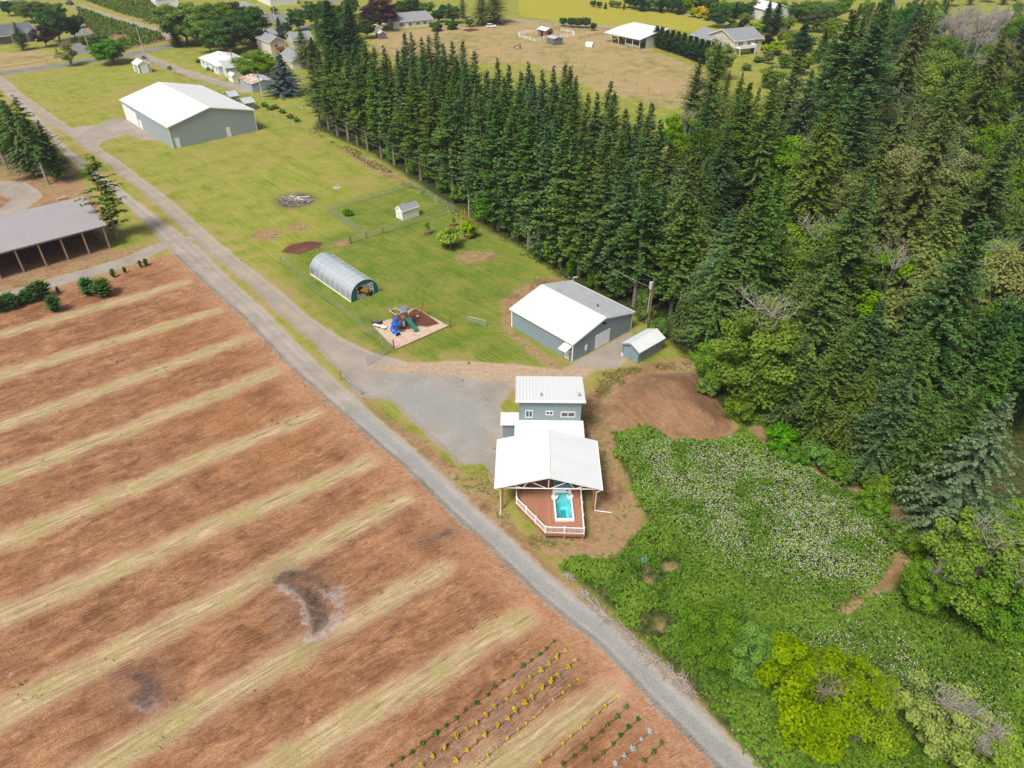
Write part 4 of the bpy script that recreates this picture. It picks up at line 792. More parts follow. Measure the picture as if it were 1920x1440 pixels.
def conifer(seed, H, Rm, base, step=.55, nb=6, droop=.25, up=.05, spray=.62, dens=.34, gap=.12, taper=.85, irregular=.25, mat='fir', dead=0, bk=None, belly=.10, cone=.55):
    """returns (crown mesh, trunk mesh): whorls of drooping branches carrying flat sprays"""
    r = np.random.RandomState(seed); P = []; D = []; N = []; Ln = []; tint = []; tip = []
    tr = MB(); r0 = .0125 * H + .06
    tr.tube((0,0,-.2), (0,0,H*.5), r0, r0*.55, 7).tube((0,0,H*.5), (0,0,H*.99), r0*.55, .02, 6)
    z = base * H
    ph0 = r.rand(4) * 6.28
    while z < H - .25:
        t = (z - base * H) / (H * (1 - base)); rad = Rm * min(1.0, (1 - t) / cone) ** taper * min(1.0, .50 + t / belly * .50) * (1 - .12 * max(0, t - .3))
        for k in range(nb + (1 if t < .5 else 0)):
            if r.rand() < gap: continue
            az = r.rand() * 6.283; lob = 1 + irregular * (.5 * math.sin(2 * az + ph0[0] + z * .35) + .5 * math.sin(3 * az + ph0[1] - z * .5))
            L = max(.35, rad * lob * (.72 + .4 * r.rand())); n = max(2, int(L / dens)); s = (np.arange(n) + r.rand(n) * .6) / n; s = np.clip(s, .12 if L > 1 else 0, 1)
            ca, sa = math.cos(az), math.sin(az); el = up + .25 * t
            zz = z + (r.rand() - .35) * step * 2.4 + s * L * el - droop * L * s ** 2 + (r.rand(n) - .5) * .22 * L / 2.5
            B = np.stack([ca * s * L, sa * s * L, zz], 1); slope = el - 2 * droop * s
            rd_ = unit(np.stack([np.full(n, ca), np.full(n, sa), slope], 1)); sd = np.array((-sa, ca, 0.))
            for sg, w in ((-1, .85), (1, .85), (0, .35)):
                ang = sg * (w + .3 * (r.rand(n) - .5))
                d_ = unit(rd_ * np.cos(ang)[:, None] + sd * np.sin(ang)[:, None] + np.stack([0*s, 0*s, -.08 - .2 * droop + .75 * (r.rand(n) - .5)], 1))
                nn = unit(np.stack([ca * .35 + 1.0 * (r.rand(n) - .5), sa * .35 + 1.0 * (r.rand(n) - .5), np.ones(n)], 1))
                l_ = spray * (1.05 - .45 * s) * (.75 + .5 * r.rand(n)) * (.72 + .28 * min(1, L / 2.0))
                P.append(B); D.append(d_); N.append(nn); Ln.append(l_); tint.append(np.clip(.5 + .9 * (r.rand(n) - .5) + .3 * (r.rand() - .5), 0, 1)); tip.append(np.clip((s - .62) * 2.2, 0, 1) * r.rand(n))
            if dead == 0 and L > 2 and r.rand() < .3: tr.tube((0,0,z), (ca*L*.6, sa*L*.6, z + .6*L*el - droop*L*.36), .05, .02, 4, False)
        z += step * (.8 + .4 * r.rand()) * (1 - .35 * t)
    for k in range(dead):
        zz = H * (.12 + (base - .05) * r.rand()); az = r.rand() * 6.28; L = .6 + 1.6 * r.rand()
        tr.tube((0,0,zz), (math.cos(az)*L, math.sin(az)*L, zz - .1*L), .045, .012, 4, False)
    P = np.concatenate(P); D = np.concatenate(D); N = np.concatenate(N); Ln = np.concatenate(Ln)
    V, F = rhombs(P, D, N, Ln, Ln * .55)
    return mesh_np("crown", V, F, LM[mat], dict(tint=np.concatenate(tint), tip=np.concatenate(tip))), tr.mesh("trunk", bk or bark), (H, Rm)
def broadleaf(seed, H, Rm, trunk, nclump=60, per=150, leaf=.34, mat='dec', clump=1.1, flat=1.0, bare=0, bk=None, multi=1, hollow=.55, oval=1.0):
    r = np.random.RandomState(seed); tr = MB(); hc = trunk * H; cz = (H + hc) / 2; rz = (H - hc) / 2 * flat
    cs = []
    for i in range(nclump):
        d = r.randn(3); d /= np.linalg.norm(d); q = (hollow + (1 - hollow) * r.rand()) * (.86 if d[2] < 0 else 1)
        w = 1 + .22 * math.sin(3 * math.atan2(d[1], d[0]) + seed) + .15 * (r.rand() - .5)
        cs.append((d[0] * Rm * q * w, d[1] * Rm * q * w, cz + d[2] * rz * q * (1 + .2 * (r.rand() - .5))))
    cs = np.array(cs); P = []; N = []; tint = []; tip = []
    for c_ in cs:
        n = int(per * (.6 + .8 * r.rand())); o = r.randn(n, 3); o = unit(o) * (r.rand(n, 1) ** .45); rr = clump * (.7 + .6 * r.rand())
        P.append(c_ + o * rr * np.array((1, 1, .75))); N.append(unit(o * .8 + np.array((0, 0, .7)) + .9 * r.randn(n, 3) * .5)); ct = r.rand()
        tint.append(np.clip(ct * .6 + .5 * r.rand(n) - .05, 0, 1)); tip.append(np.clip(o[:, 2] - .2, 0, 1) * r.rand(n) * (.4 + .6 * ct))
    P = np.concatenate(P); N = np.concatenate(N); n = len(P); D = unit(np.cross(N, r.randn(n, 3))); Ln = leaf * (.7 + .6 * r.rand(n))
    V, F = rhombs(P - D * Ln[:, None] * .5, D, N, Ln, Ln * .8)
    r0 = .02 * H + .05
    for m_ in range(multi):
        off = np.array((r.randn() * .25, r.randn() * .25, 0)) * (multi > 1)
        tops = off + np.array((r.randn() * .3, r.randn() * .3, hc * 1.05 + .2)); tr.tube(off + np.array((0,0,-.2)), tops, r0, r0 * .75, 7)
        pick = cs[r.permutation(len(cs))[:max(5, 14 // multi)]]
        for q in pick:
            mid = tops * .5 + q * .5 + np.array((0, 0, .12 * H * r.rand() - .05 * H)); tr.tube(tops, mid, r0 * .5, r0 * .28, 5, False).tube(mid, q, r0 * .28, .02, 4, False)
    for k in range(bare):
        az = r.rand() * 6.28; b0 = np.array((0, 0, hc)); e0 = np.array((math.cos(az) * Rm * .5 * r.rand(), math.sin(az) * Rm * .5 * r.rand(), H * (.78 + .17 * r.rand())))
        tr.tube(b0, e0, r0 * .28, r0 * .14, 4, False)
        for j in range(7):
            e1 = e0 + np.array((r.randn() * .07, r.randn() * .07, .04 + .07 * r.rand())) * H; tr.tube(e0, e1, .045, .02, 4, False)
            for jj in range(3): tr.tube(e1, e1 + np.array((r.randn() * .07, r.randn() * .07, .05 + .05 * r.rand())) * H, .022, .010, 3, False)
    return mesh_np("crown", V, F, LM[mat], dict(tint=np.concatenate(tint), tip=np.concatenate(tip))), tr.mesh("trunk", bk or bark), (H, Rm)

PR = {}
for k in range(4): PR['grove%d' % k] = conifer(11 + k, 20, 3.4, .03 + .03 * k, .46, 7, .10, .30, .54, .31, .08, .95, .34, 'fir' if k % 2 else 'firb', 4)
for k in range(2): PR['edge%d' % k] = conifer(21 + k, 20, 3.2, .17 + .08 * k, .46, 7, .12, .24, .54, .31, .10, .95, .38, 'fir', 14, bark, .10, .62)
for k in range(3): PR['fir%d' % k] = conifer(31 + k, 26, 5.6, .05, .46, 8, .14, .22, .58, .32, .13, .92, .46, ('fir', 'fir', 'firb')[k], 0)
for k in range(2): PR['hem%d' % k] = conifer(41 + k, 27, 5.5, .05, .48, 8, .34, .22, .58, .32, .14, .92, .50, 'hem', 0)
PR['tall'] = conifer(51, 24, 3.3, .30, .60, 5, .30, .05, .85, .44, .18, .7, .5, 'fir', 16, barkl)
PR['gaunt'] = conifer(52, 20, 3.6, .14, .85, 4, .12, .05, .95, .42, .22, .6, .6, 'hem', 10, barkl)
PR['spruce'] = conifer(53, 11, 3.6, .04, .42, 9, .16, .02, .62, .32, .04, .9, .12, 'spr', 0, barkd, .08, .85)
PR['bigspr'] = conifer(54, 19, 5.6, .03, .55, 8, .40, .20, .52, .24, .10, .85, .35, 'silv', 6, barkl, .1, .8)
PR['cedar'] = conifer(55, 22, 5.6, .02, .45, 10, .18, .20, .80, .42, .03, .75, .12, 'cyp', 0, None, .1, .85)
PR['cypress'] = conifer(56, 8, 1.6, .02, .28, 9, .0, .65, .45, .28, .02, .8, .08, 'cyp', 0)
PR['ever'] = conifer(57, 3, 1.15, .02, .17, 9, .0, .55, .34, .16, .02, .55, .12, 'sap', 0)
PR['maple'] = broadleaf(61, 12, 5.0, .14, 85, 260, .34, 'dec', 1.2, 1, 0, None, 1, .48); PR['maple2'] = broadleaf(62, 12, 4.6, .16, 75, 250, .34, 'dark', 1.15, 1, 0, None, 1, .48)
PR['lime'] = broadleaf(63, 10, 4.4, .10, 78, 260, .26, 'lime', .98, 1.0, 2, None, 1, .45); PR['pale'] = broadleaf(64, 13, 4.2, .15, 75, 210, .34, 'pale', 1.15, 1.0, 1, barkl); PR['alder'] = broadleaf(65, 14, 4.4, .10, 95, 230, .34, 'dec', 1.15, 1.0, 4, barkl)
PR['fresh'] = broadleaf(63, 10, 4.4, .10, 80, 250, .27, 'fresh', 1.0, 1.0, 3, barkl, 1, .45); PR['plime'] = broadleaf(75, 9, 3.8, .12, 46, 170, .28, 'plime', .95, 1, 9, barkl, 4, .4)
PR['purple'] = broadleaf(66, 9, 3.4, .15, 50, 160, .38, 'pur', 1.0); PR['bush'] = broadleaf(67, 2.6, 1.5, .02, 30, 120, .22, 'dec', .5); PR['limebush'] = broadleaf(68, 3.0, 1.75, .16, 36, 110, .26, 'brlime', .52, 1, 0, None, 3); PR['goldbush'] = broadleaf(69, 3.0, 1.6, .02, 30, 120, .26, 'gold', .5)
PR['darkbush'] = broadleaf(70, 3.0, 1.6, .02, 30, 140, .26, 'dark', .55); PR['airy'] = broadleaf(71, 9, 3.6, .12, 40, 110, .34, 'pale', .9, 1, 6, barkl, 4, .4); PR['sapl'] = broadleaf(72, 3.2, .7, .35, 10, 40, .2, 'dec', .35)
PR['under'] = broadleaf(73, 4.2, 2.2, .03, 34, 130, .34, 'dec', .75)
# a leafless grey tree
def bare_tree(seed, H, Rm):
    r = np.random.RandomState(seed); tr = MB(); tr.tube((0,0,-.2), (0,0,H*.45), .02*H, .013*H, 6); cr = MB()
    for k in range(16):
        az = r.rand() * 6.28; b0 = np.array((0, 0, H * (.2 + .25 * r.rand()))); e0 = np.array((math.cos(az) * Rm * (.3 + .4 * r.rand()), math.sin(az) * Rm * (.3 + .4 * r.rand()), H * (.5 + .3 * r.rand()))); cr.tube(b0, e0, .10, .05, 4, False)
        for j in range(6):
            e1 = e0 + np.array((r.randn() * .10, r.randn() * .10, .08 + .12 * r.rand())) * H; cr.tube(e0, e1, .06, .03, 3, False)
            for jj in range(5): cr.tube(e1, e1 + np.array((r.randn() * .06, r.randn() * .06, .03 + .07 * r.rand())) * H, .04, .015, 3, False)
    gb = plain("bleached_twigs", (.33, .30, .265), .95, .1, .15, 3.0)
    return cr.mesh("branches", gb), tr.mesh("trunk", gb), (H, Rm)
PR['bare'] = bare_tree(81, 14, 4.0); PR['bare2'] = bare_tree(82, 12, 3.0)
RNG = random.Random(5)
def tree(kind, x, y, h, label, cat="tree", group=None, ws=1.0, name=None, z=None):
    """one plant: an Empty with its crown and its trunk (meshes shared between copies)"""
    cm, tm, (H0, R0) = PR[kind]; sc = h / H0
    nm = name or {'bush': 'shrub', 'limebush': 'shrub', 'goldbush': 'shrub', 'darkbush': 'shrub', 'ever': 'evergreen_shrub', 'under': 'shrub', 'sapl': 'sapling'}.get(kind, 'conifer_tree' if kind[:3] in ('gro', 'edg', 'fir', 'hem', 'tal', 'gau', 'spr', 'big', 'ced', 'cyp') else 'broadleaf_tree')
    r = empty(nm, label, cat, (x, y, ground_z(x, y) if z is None else z), RNG.random() * 6.283, group)
    w = sc * ws * (.92 + .16 * RNG.random()); r.scale = (w, w, sc)
    for me in (cm, tm):
        o = bpy.data.objects.new(me.name.split('.')[0], me); COL.objects.link(o); o.parent = r
    return r
PLACED = []
OCC = np.zeros((180, 240), bool); OCC_TREES = []
def tri_cells(x, y, h, rad):
    bx, by, dp_ = proj(x, y, 0); tx, ty, _ = proj(x, y, h); w = rad * CAM_F / dp_
    y0 = int(max(0, ty // 8)); y1 = int(min(179, by // 8)); out = []
    for r_ in range(y0, y1 + 1):
        t_ = np.clip((r_ * 8 + 4 - ty) / max(1, by - ty), .08, 1); xc = tx + (bx - tx) * t_; hw_ = w * min(1, t_ * 1.25)
        a_ = int(max(0, (xc - hw_) // 8)); b_ = int(min(239, (xc + hw_) // 8))
        if b_ >= a_: out.append((r_, a_, b_ + 1))
    return out
def flush(randoms, minvis=.10):
    """build the sampled trees near to far, leaving out those hidden behind nearer ones"""
    allt = [(math.hypot(q[1], q[2]), q) for q in randoms] + [(math.hypot(x, y), ('', x, y, h, rad)) for x, y, h, rad in OCC_TREES]
    for _, q in sorted(allt, key=lambda a: a[0]):
        rad = q[4] if q[0] == '' else PR[q[0]][2][1] * q[3] / PR[q[0]][2][0]
        cs = tri_cells(q[1], q[2], q[3], rad); tot = sum(b - a for _, a, b in cs)
        if q[0] != '':
            if tot == 0 or sum((~OCC[r, a:b]).sum() for r, a, b in cs) / tot < minvis: continue
            tree(*q)
        for r, a, b in cs: OCC[r, a + (b - a) // 6: b - (b - a) // 6] = True
def at_base(kind, bx, by, ty, label, cat="tree", group=None, ws=1.0, name=None):
    x, y = G(bx, by); h = top_height(x, y, ty); PLACED.append((x, y)); OCC_TREES.append((x, y, h, PR[kind][2][1] * h / PR[kind][2][0] * .8)); return tree(kind, x, y, max(.4, h), label, cat, group, ws, name)
def at_top(kind, tx, ty, h, label, cat="tree", group=None, ws=1.0, name=None):
    x, y = G(tx, ty, h); PLACED.append((x, y)); OCC_TREES.append((x, y, h, PR[kind][2][1] * h / PR[kind][2][0] * .8)); return tree(kind, x, y, h, label, cat, group, ws, name)
ORD = "first second third fourth fifth sixth seventh eighth ninth tenth eleventh twelfth thirteenth fourteenth fifteenth sixteenth seventeenth eighteenth nineteenth twentieth twenty-first twenty-second twenty-third twenty-fourth twenty-fifth twenty-sixth twenty-seventh twenty-eighth twenty-ninth thirtieth thirty-first thirty-second thirty-third thirty-fourth thirty-fifth thirty-sixth thirty-seventh thirty-eighth thirty-ninth fortieth".split()

# ---- planted grove: front edge, then rows behind it
edge_px = [(601,237,98),(617,243,95),(634,255,88),(654,265,92),(671,272,100),(690,283,108),(716,296,112),(740,309,118),(764,322,140),(790,338,130),(820,352,150),(850,380,170),(905,415,180),(935,432,190),(962,446,200),(992,466,215),(1020,482,235),(1050,500,240),(1085,520,262),(1120,540,300),(1155,556,305),(1188,574,330)]
for k, (bx, by, ty) in enumerate(edge_px):
    kind = 'edge%d' % (k % 2) if k < 12 or k % 3 == 0 else 'grove%d' % (k % 4)
    at_base(kind, bx, by, ty, "bare-trunked fir in the front row of the grove, %s from the upper left end" % ORD[k], "conifer", "firs along the lawn edge of the planted grove", 1.12, "fir_tree")
back = [G(*q, 19) for q in ((600,60),(640,62),(677,70),(720,60),(757,57),(790,55),(835,58),(862,70),(895,90),(952,105),(1002,105),(1057,118),(1132,150),(1172,172),(1202,178),(1236,182))]
front = [G(*q) for q in ((601,237),(654,265),(740,309),(880,408),(1000,470),(1120,540),(1200,580))]
gpoly = np.array(front + [G(1262,600)] + back[::-1])
u_ = np.array((math.cos(R(-54)), math.sin(R(-54)))); n_ = np.array((math.cos(R(36)), math.sin(R(36)))); o_ = G(601, 237); cand = []; SAMP = []
for i in range(-4, 34):
    for j in range(0, 14):
        cand.append(o_ + u_ * (i * 5.2 + (j % 2) * 2.6 + RNG.uniform(-.9, .9)) + n_ * (3.8 + j * 4.8 + RNG.uniform(-.9, .9)))
cand = np.array(cand); sd_ = poly_sdf(cand, gpoly)
fsd = line_sdf(cand, front, 0)
sky_x = [560, 600, 640, 680, 757, 835, 862, 895, 952, 1002, 1057, 1132, 1172, 1236, 1290]; sky_y = [90, 70, 62, 66, 55, 56, 70, 90, 104, 105, 118, 150, 172, 182, 190]
for q, dd, fd_ in zip(cand, sd_, fsd):
    if dd < -.5 or -fd_ < 3.0: continue
    h = RNG.uniform(17.5, 21); x, y = q; px, py, _ = proj(x, y, h); lim = np.interp(px, sky_x, sky_y) + RNG.uniform(-4, 14)
    if py < lim: h = top_height(x, y, lim)
    if h < 9: continue
    PLACED.append((x, y)); SAMP.append(('grove%d' % RNG.randrange(4), x, y, h, "dense green fir deep inside the planted grove beyond the workshop and lawn", "conifer", "firs inside the planted grove", RNG.uniform(1.05, 1.3), "fir_tree"))
# ---- mixed wood at the right
big = [(1308,272,27,'hem0',"drooping olive hemlock towering above the storage shed and utility pole"),(1350,84,24,'fir1',"dark fir at the left tip of the wood beside the brown pasture"),(1312,112,20,'fir0',"shorter dark fir just left of the fir beside the brown pasture"),(1400,388,22,'fir0',"pointed green fir in the middle of the wood left of the darker gap"),(1440,330,26,'fir1',"tall green fir with bare upper limbs in the middle of the wood"),(1377,395,21,'firb' if False else 'fir2',"blue-green fir right of the drooping hemlock"),(1474,410,18,'fir0',"slim pointed fir below the tall fir with bare limbs"),(1560,200,28,'hem1',"broad olive conifer at the centre of the upper wood"),(1600,20,34,'fir0',"very tall dark fir at the top of the wood left of the largest conifers"),(1660,8,36,'fir2',"tallest broad fir standing against the top edge of the photo"),(1735,18,33,'hem0',"tall olive conifer right of the tallest fir at the top edge"),(1812,118,30,'hem1',"pointed olive conifer at the upper right beneath the grey bare trees"),(1885,62,30,'hem0',"tall conifer with a broken pale trunk at the upper right edge"),(1567,487,21,'fir1',"pointed light green fir above the bright leafed tree, right of centre"),(1505,510,17,'hem1',"short olive conifer left of the pointed light green fir"),(1655,565,20,'fir2',"blue-green fir above the bramble trail"),(1690,320,26,'hem1',"olive brown conifer in the right part of the wood"),(1590,560,15,'fir0',"small green fir between two pointed firs above the bramble trail"),(1780,210,30,'hem0',"large olive conifer near the right edge of the wood"),(1500,95,26,'fir0',"dark fir near the grey house garden"),(1455,150,22,'fir1',"dark fir beside the yellow garden lawn"),(1735,640,11,'fir2',"dark fir overhanging the end of the bramble trail"),(1285,545,9,'hem0',"low olive conifer brushing the utility pole"),(1362,470,17,'fir0',"dark conifer behind the dead-topped bright green tree"),(1600,715,9,'hem1',"olive conifer at the front of the wood above the brown trail"),(1680,775,9,'fir1',"green conifer at the front of the wood near the trail bend"),(1490,640,10,'fir1',"dark fir right of the dead-topped bright green tree"),(1840,420,28,'fir2',"blue-green fir at the right edge, halfway up"),(1800,560,19,'fir1',"dark green fir at the right edge above the silvery spruce")]
for tx, ty, h, kd, lb in big: at_top(kd, tx, ty, h, lb, "conifer", None, RNG.uniform(.9, 1.1))
for bx_, by_, h_, kd_, lb_ in [(1462,812,14,'fir1',"green fir at the front of the wood, first right of the bright green trees"),(1515,842,16,'fir0',"dark fir at the front of the wood above the upper end of the trail"),(1568,872,15,'hem1',"olive conifer at the front of the wood above the middle of the trail"),(1620,905,17,'fir2',"blue green fir at the front of the wood above the trail bend"),(1672,932,15,'fir0',"dark fir at the front of the wood just above the trail bend"),(1735,950,17,'fir1',"dark fir just left of the silvery green spruce"),(1540,820,18,'fir1',"taller fir in the second row above the trail, left one"),(1640,860,19,'fir0',"taller fir in the second row above the trail, right one")]:
    x, y = G(bx_, by_); PLACED.append((x, y)); OCC_TREES.append((x, y, h_, 3.0)); tree(kd_, x, y, h_, lb_, "conifer", None, .95)
at_top('bigspr', 1890, 755, 20, "silvery green spruce leaning over the bramble at the right edge", "conifer")
mid = [(1690,195,15,'pale',"pale yellow-green tree in the upper wood, left of the tan one"),(1610,140,16,'lime' if False else 'pale',"pale leafed tree in front of the dark firs in the upper wood"),(1660,175,14,'airy',"tan airy tree with pale twigs in the middle of the upper wood"),(1715,190,14,'airy',"grey-green airy tree right of the tan one in the upper wood"),(1520,255,14,'pale',"pale olive tree in the wood below the dark firs"),(1790,310,17,'pale',"large pale yellow-green crown in the right part of the wood"),(1840,330,15,'pale',"pale yellow-green tree beside the large pale crown"),(1710,255,14,'lime',"bright yellow-green tree tucked between conifers in the wood"),(1840,150,18,'maple',"fresh green maple in the upper right wood"),(1780,95,20,'maple',"bright green broad tree near the top right"),(1730,120,18,'maple',"bright green tree under the tallest conifers"),(1915,480,16,'pale',"pale olive tree at the right edge, mid height"),(1610,330,14,'pale',"olive yellow tree in the middle of the wood"),(1905,300,18,'maple',"fresh green tree at the right edge above the dark firs")]
for tx, ty, h, kd, lb in mid: at_top(kd, tx, ty, h, lb, "tree", None, RNG.uniform(.9, 1.1))
wpoly = np.array([G(*q) for q in ((1262,598),(1310,645),(1345,690),(1420,738),(1500,790),(1600,850),(1700,900),(1800,938),(2500,985),(2500,300),(2400,40),(2100,-60),(1760,-70),(1610,30),(1560,105),(1490,160),(1400,205),(1330,235),(1285,262),(1240,330),(1215,560))])
sx2 = [1180, 1240, 1262, 1290, 1320, 1350, 1390, 1420, 1450, 1500, 1540, 1570, 1600, 1640, 1760, 1785, 1825, 1870, 1900, 1925, 2300]; sy2 = [185, 200, 250, 185, 118, 92, 125, 150, 155, 125, 110, 60, 18, -10, -10, 55, 112, 95, 40, 0, -20]
tries = 0; nk = {}; pos_ = np.array(PLACED); acc = list(map(tuple, PLACED))
KEEP = [G(1400,775), G(1372,730), G(1478,715)]
front_w = [G(*q) for q in ((1262,598),(1310,645),(1345,690),(1420,738),(1500,790),(1600,850),(1700,900),(1800,938),(2300,985))]
WL = {'fir': ("dark green fir among the close conifers of the mixed wood at the right", "firs of the mixed wood"), 'hem': ("olive drooping conifer among the close trees of the mixed wood at the right", "olive conifers of the mixed wood"),
      'map': ("green broadleaf tree among the conifers of the mixed wood at the right", "green broadleaf trees of the mixed wood"), 'pal': ("pale leafed tree among the conifers of the mixed wood at the right", "pale trees of the mixed wood")}
rs = np.random.RandomState(9)
# candidates from near to far, spacing grows with distance
lo = wpoly.min(0); hi = wpoly.max(0); C_ = rs.rand(9000, 2) * (hi - lo) + lo; C_ = C_[poly_sdf(C_, wpoly) > .8]; C_ = C_[np.argsort(C_[:, 1])]
fd_all = line_sdf(C_, front_w, 0, 60)
for q, fdd in zip(C_, fd_all):
    x, y = q; dist = math.hypot(x, y); mn = 5.2 + dist * .013
    A2 = np.array(acc[-400:] if len(acc) > 1500 else acc)
    if np.min((A2[:, 0] - x) ** 2 + (A2[:, 1] - y) ** 2) < mn * mn: continue
    if any(math.hypot(x - k_[0], y - k_[1] + 3) < 8.5 for k_ in KEEP): continue
    px, _, _ = proj(x, y, 8)
    if px > 2080: continue
    edge_ = -fdd < 7
    h = RNG.uniform(9, 15) if edge_ else RNG.uniform(16, 27)
    rr_ = RNG.random(); upper = y > 130
    kd = RNG.choice(('fir0', 'fir1', 'fir2', 'fir0')) if rr_ < (.50 if not upper else .34) else (RNG.choice(('hem0', 'hem1')) if rr_ < (.70 if not upper else .56) else ('maple2' if rr_ < .78 else RNG.choice(('pale', 'maple', 'fresh'))))
    if kd in ('pale', 'maple', 'maple2', 'fresh'): h = min(h, RNG.uniform(13, 20))
    px, py, _ = proj(x, y, h); lim = np.interp(px, sx2, sy2) + RNG.uniform(0, 25)
    if py < lim: h = top_height(x, y, lim)
    if h < 6: continue
    acc.append((x, y)); lb, gp = WL[kd[:3] if kd[:3] in WL else 'map']
    SAMP.append((kd, x, y, h, lb, "conifer" if kd[:3] in ('fir', 'hem') else "tree", gp, RNG.uniform(.85, 1.1) * (1.05 if edge_ else 1), 'hemlock_tree' if kd[:3] == 'hem' else None))
# ---- leafy trees in front of the wood and at the bottom right
at_base('alder', 1400, 775, 572, "bright green tree with dead grey top beside the dirt mound", "tree", None, 1.05)
at_top('maple', 1360, 645, 8, "low bright green tree at the edge of the dirt mound", "tree")
at_top('maple', 1475, 610, 10, "round bright green tree right of the dead-topped tree", "tree")
at_top('lime', 1555, 1262, 9.5, "yellow-green tree crown at the bottom edge right of the drive", "tree", None, 1.1)
at_top('lime', 1640, 1300, 7.5, "lower yellow-green crown joined to the right of the bottom tree", "tree", None, 1.0)
at_top('maple', 1340, 1160, 6.5, "dark green leafy tree beside the stick pile and the drive", "tree", None, 1.0)
at_top('maple', 1418, 1200, 6.0, "green leafy crown between the stick pile tree and the yellow-green tree", "tree", None, 1.0)
at_top('fresh', 1872, 1000, 11, "large bright green tree with bare limbs at the right edge above the bottom corner", "tree", None, 1.0)
at_top('fresh', 1925, 1085, 9, "bright green crown at the right edge under the silvery spruce", "tree")
at_top('alder', 1760, 1065, 7, "green tree with grey twigs left of the large bright tree at the right edge", "tree")
at_top('plime', 1790, 1330, 6.5, "yellow-green tree with bare white branches in the bottom right corner", "tree", None, 1.3)
at_top('plime', 1850, 1385, 5.5, "pale airy crown at the bottom right corner", "tree", None, 1.2)
for k, (px, py, h) in enumerate([(1640,930,3.2),(1660,880,4),(1590,850,4),(1540,830,3.6),(1470,800,4),(1700,985,3.5),(1395,745,4),(1330,700,3.5),(1235,600,3.2),(1215,575,3),(1500,850,2.6),(1730,1010,3)]):
    at_top('under', px, py, h, "leafy understorey shrub at the front of the wood, %s from the left" % ORD[sorted([1640,1660,1590,1540,1470,1700,1395,1330,1235,1215,1500,1730]).index(px)], "shrub", "understorey shrubs at the wood's edge")
for k, (px, py) in enumerate([(640,262),(690,292),(730,318),(770,338),(800,352),(826,372),(850,392),(910,430),(945,448),(975,462),(1010,490),(1040,508),(1075,532),(1110,552),(1150,568),(1200,590)]):
    x, y = G(px + 10, py - 14); tree('under', x, y, RNG.uniform(4, 7), "dark leafy shrub beneath the grove's front row, %s from the upper left" % ORD[k], "shrub", "shrubs beneath the grove edge", .9)
# ---- left edge firs
for bx, by, ty, kd, lb in [(91,346,178,'tall',"tall bare-trunked fir nearest the pole barn at the left"),(50,322,158,'tall',"tall bare-trunked fir at the left edge, second from the pole barn"),(14,318,160,'tall',"tall bare-trunked fir at the very left edge"),(62,330,188,'hem0',"olive conifer between the tall bare-trunked firs at the left"),(28,302,166,'fir0',"dark fir behind the tall firs at the left edge"),(-14,312,150,'tall',"tall fir cut by the left edge of the photo"),(113,337,228,'fir1',"bushy green fir at the right end of the left edge firs"),(80,312,215,'fir2',"short fir behind the olive conifer at the left edge"),(-40,290,150,'fir0',"dark fir mostly outside the left edge"),(96,330,240,'grove1',"small fir beside the bushy green fir at the left")]:
    at_base(kd, bx, by, ty, lb, "conifer", None, 1.2)
at_base('gaunt', 221, 446, 286, "lone sparse conifer standing by the corner of the pole barn", "conifer", None, 1.2)
# ---- shrubs on the lawn and by the west drive
at_base('limebush', 843, 464, 427, "larger bright yellow-green shrub on the lawn by the grove", "shrub", None, 1.0); at_base('limebush', 880, 445, 417, "smaller bright yellow-green shrub on the lawn by the grove", "shrub", None, .9)
at_base('sapl', 803, 439, 413, "thin young sapling on mulch left of the yellow-green shrubs", "sapling"); at_base('sapl', 851, 424, 405, "small sapling on mulch above the yellow-green shrubs", "sapling", None, .8)
at_base('bush', 652, 404, 390, "round green bush just inside the wire run", "shrub")
for k, (bx, by, ty) in enumerate([(-6,585,560),(8,582,556),(24,578,550),(40,572,553),(53,568,545),(65,565,537),(75,562,532),(86,558,528)]):
    at_base('ever', bx, by, ty, "dark evergreen in the tight row along the west drive, %s from the left" % ORD[k], "evergreen shrub", "evergreens in a tight row by the west drive", 1.2)
for bx, by, ty, lb in [(105,583,556,"broad evergreen shrub below the end of the tight evergreen row"),(169,552,523,"left of the two broad evergreen shrubs by the west drive"),(197,554,524,"right of the two broad evergreen shrubs by the west drive")]: at_base('ever', bx, by, ty, lb, "evergreen shrub", None, 1.35)
for bx, by, ty, lb in [(110,549,538,"tiny evergreen at the right end of the tight row"),(214,520,505,"slim evergreen nearest the two broad shrubs by the west drive"),(235,512,501,"slim evergreen second from the two broad shrubs"),(265,502,489,"slim evergreen left of the pair near the drive junction"),(275,499,486,"slim evergreen right of the pair near the drive junction")]: at_base('ever', bx, by, ty, lb, "evergreen shrub", "slim young evergreens by the west drive", .85)
flush(SAMP)
# ------------------------------------------------------------------ brambles, tufts, nursery stock, piles
def gz(P):
    i = np.clip(np.searchsorted(GX, P[:, 0]) - 1, 0, nx - 2); j = np.clip(np.searchsorted(GY, P[:, 1]) - 1, 0, ny - 2)
    u = (P[:, 0] - GX[i]) / (GX[i + 1] - GX[i]); v = (P[:, 1] - GY[j]) / (GY[j + 1] - GY[j]); H = hz.reshape(ny, nx)
    return (H[j, i] * (1 - u) + H[j, i + 1] * u) * (1 - v) + (H[j + 1, i] * (1 - u) + H[j + 1, i + 1] * u) * v
def gattr(A, P):
    i = np.clip(np.searchsorted(GX, P[:, 0]) - 1, 0, nx - 2); j = np.clip(np.searchsorted(GY, P[:, 1]) - 1, 0, ny - 2); H = A.reshape(ny, nx)
    return H[j, i]
rs = np.random.RandomState(77)
petal = plain("white_blossom", (.50, .47, .42), .7, .2, .1, 6); petal_ = petal
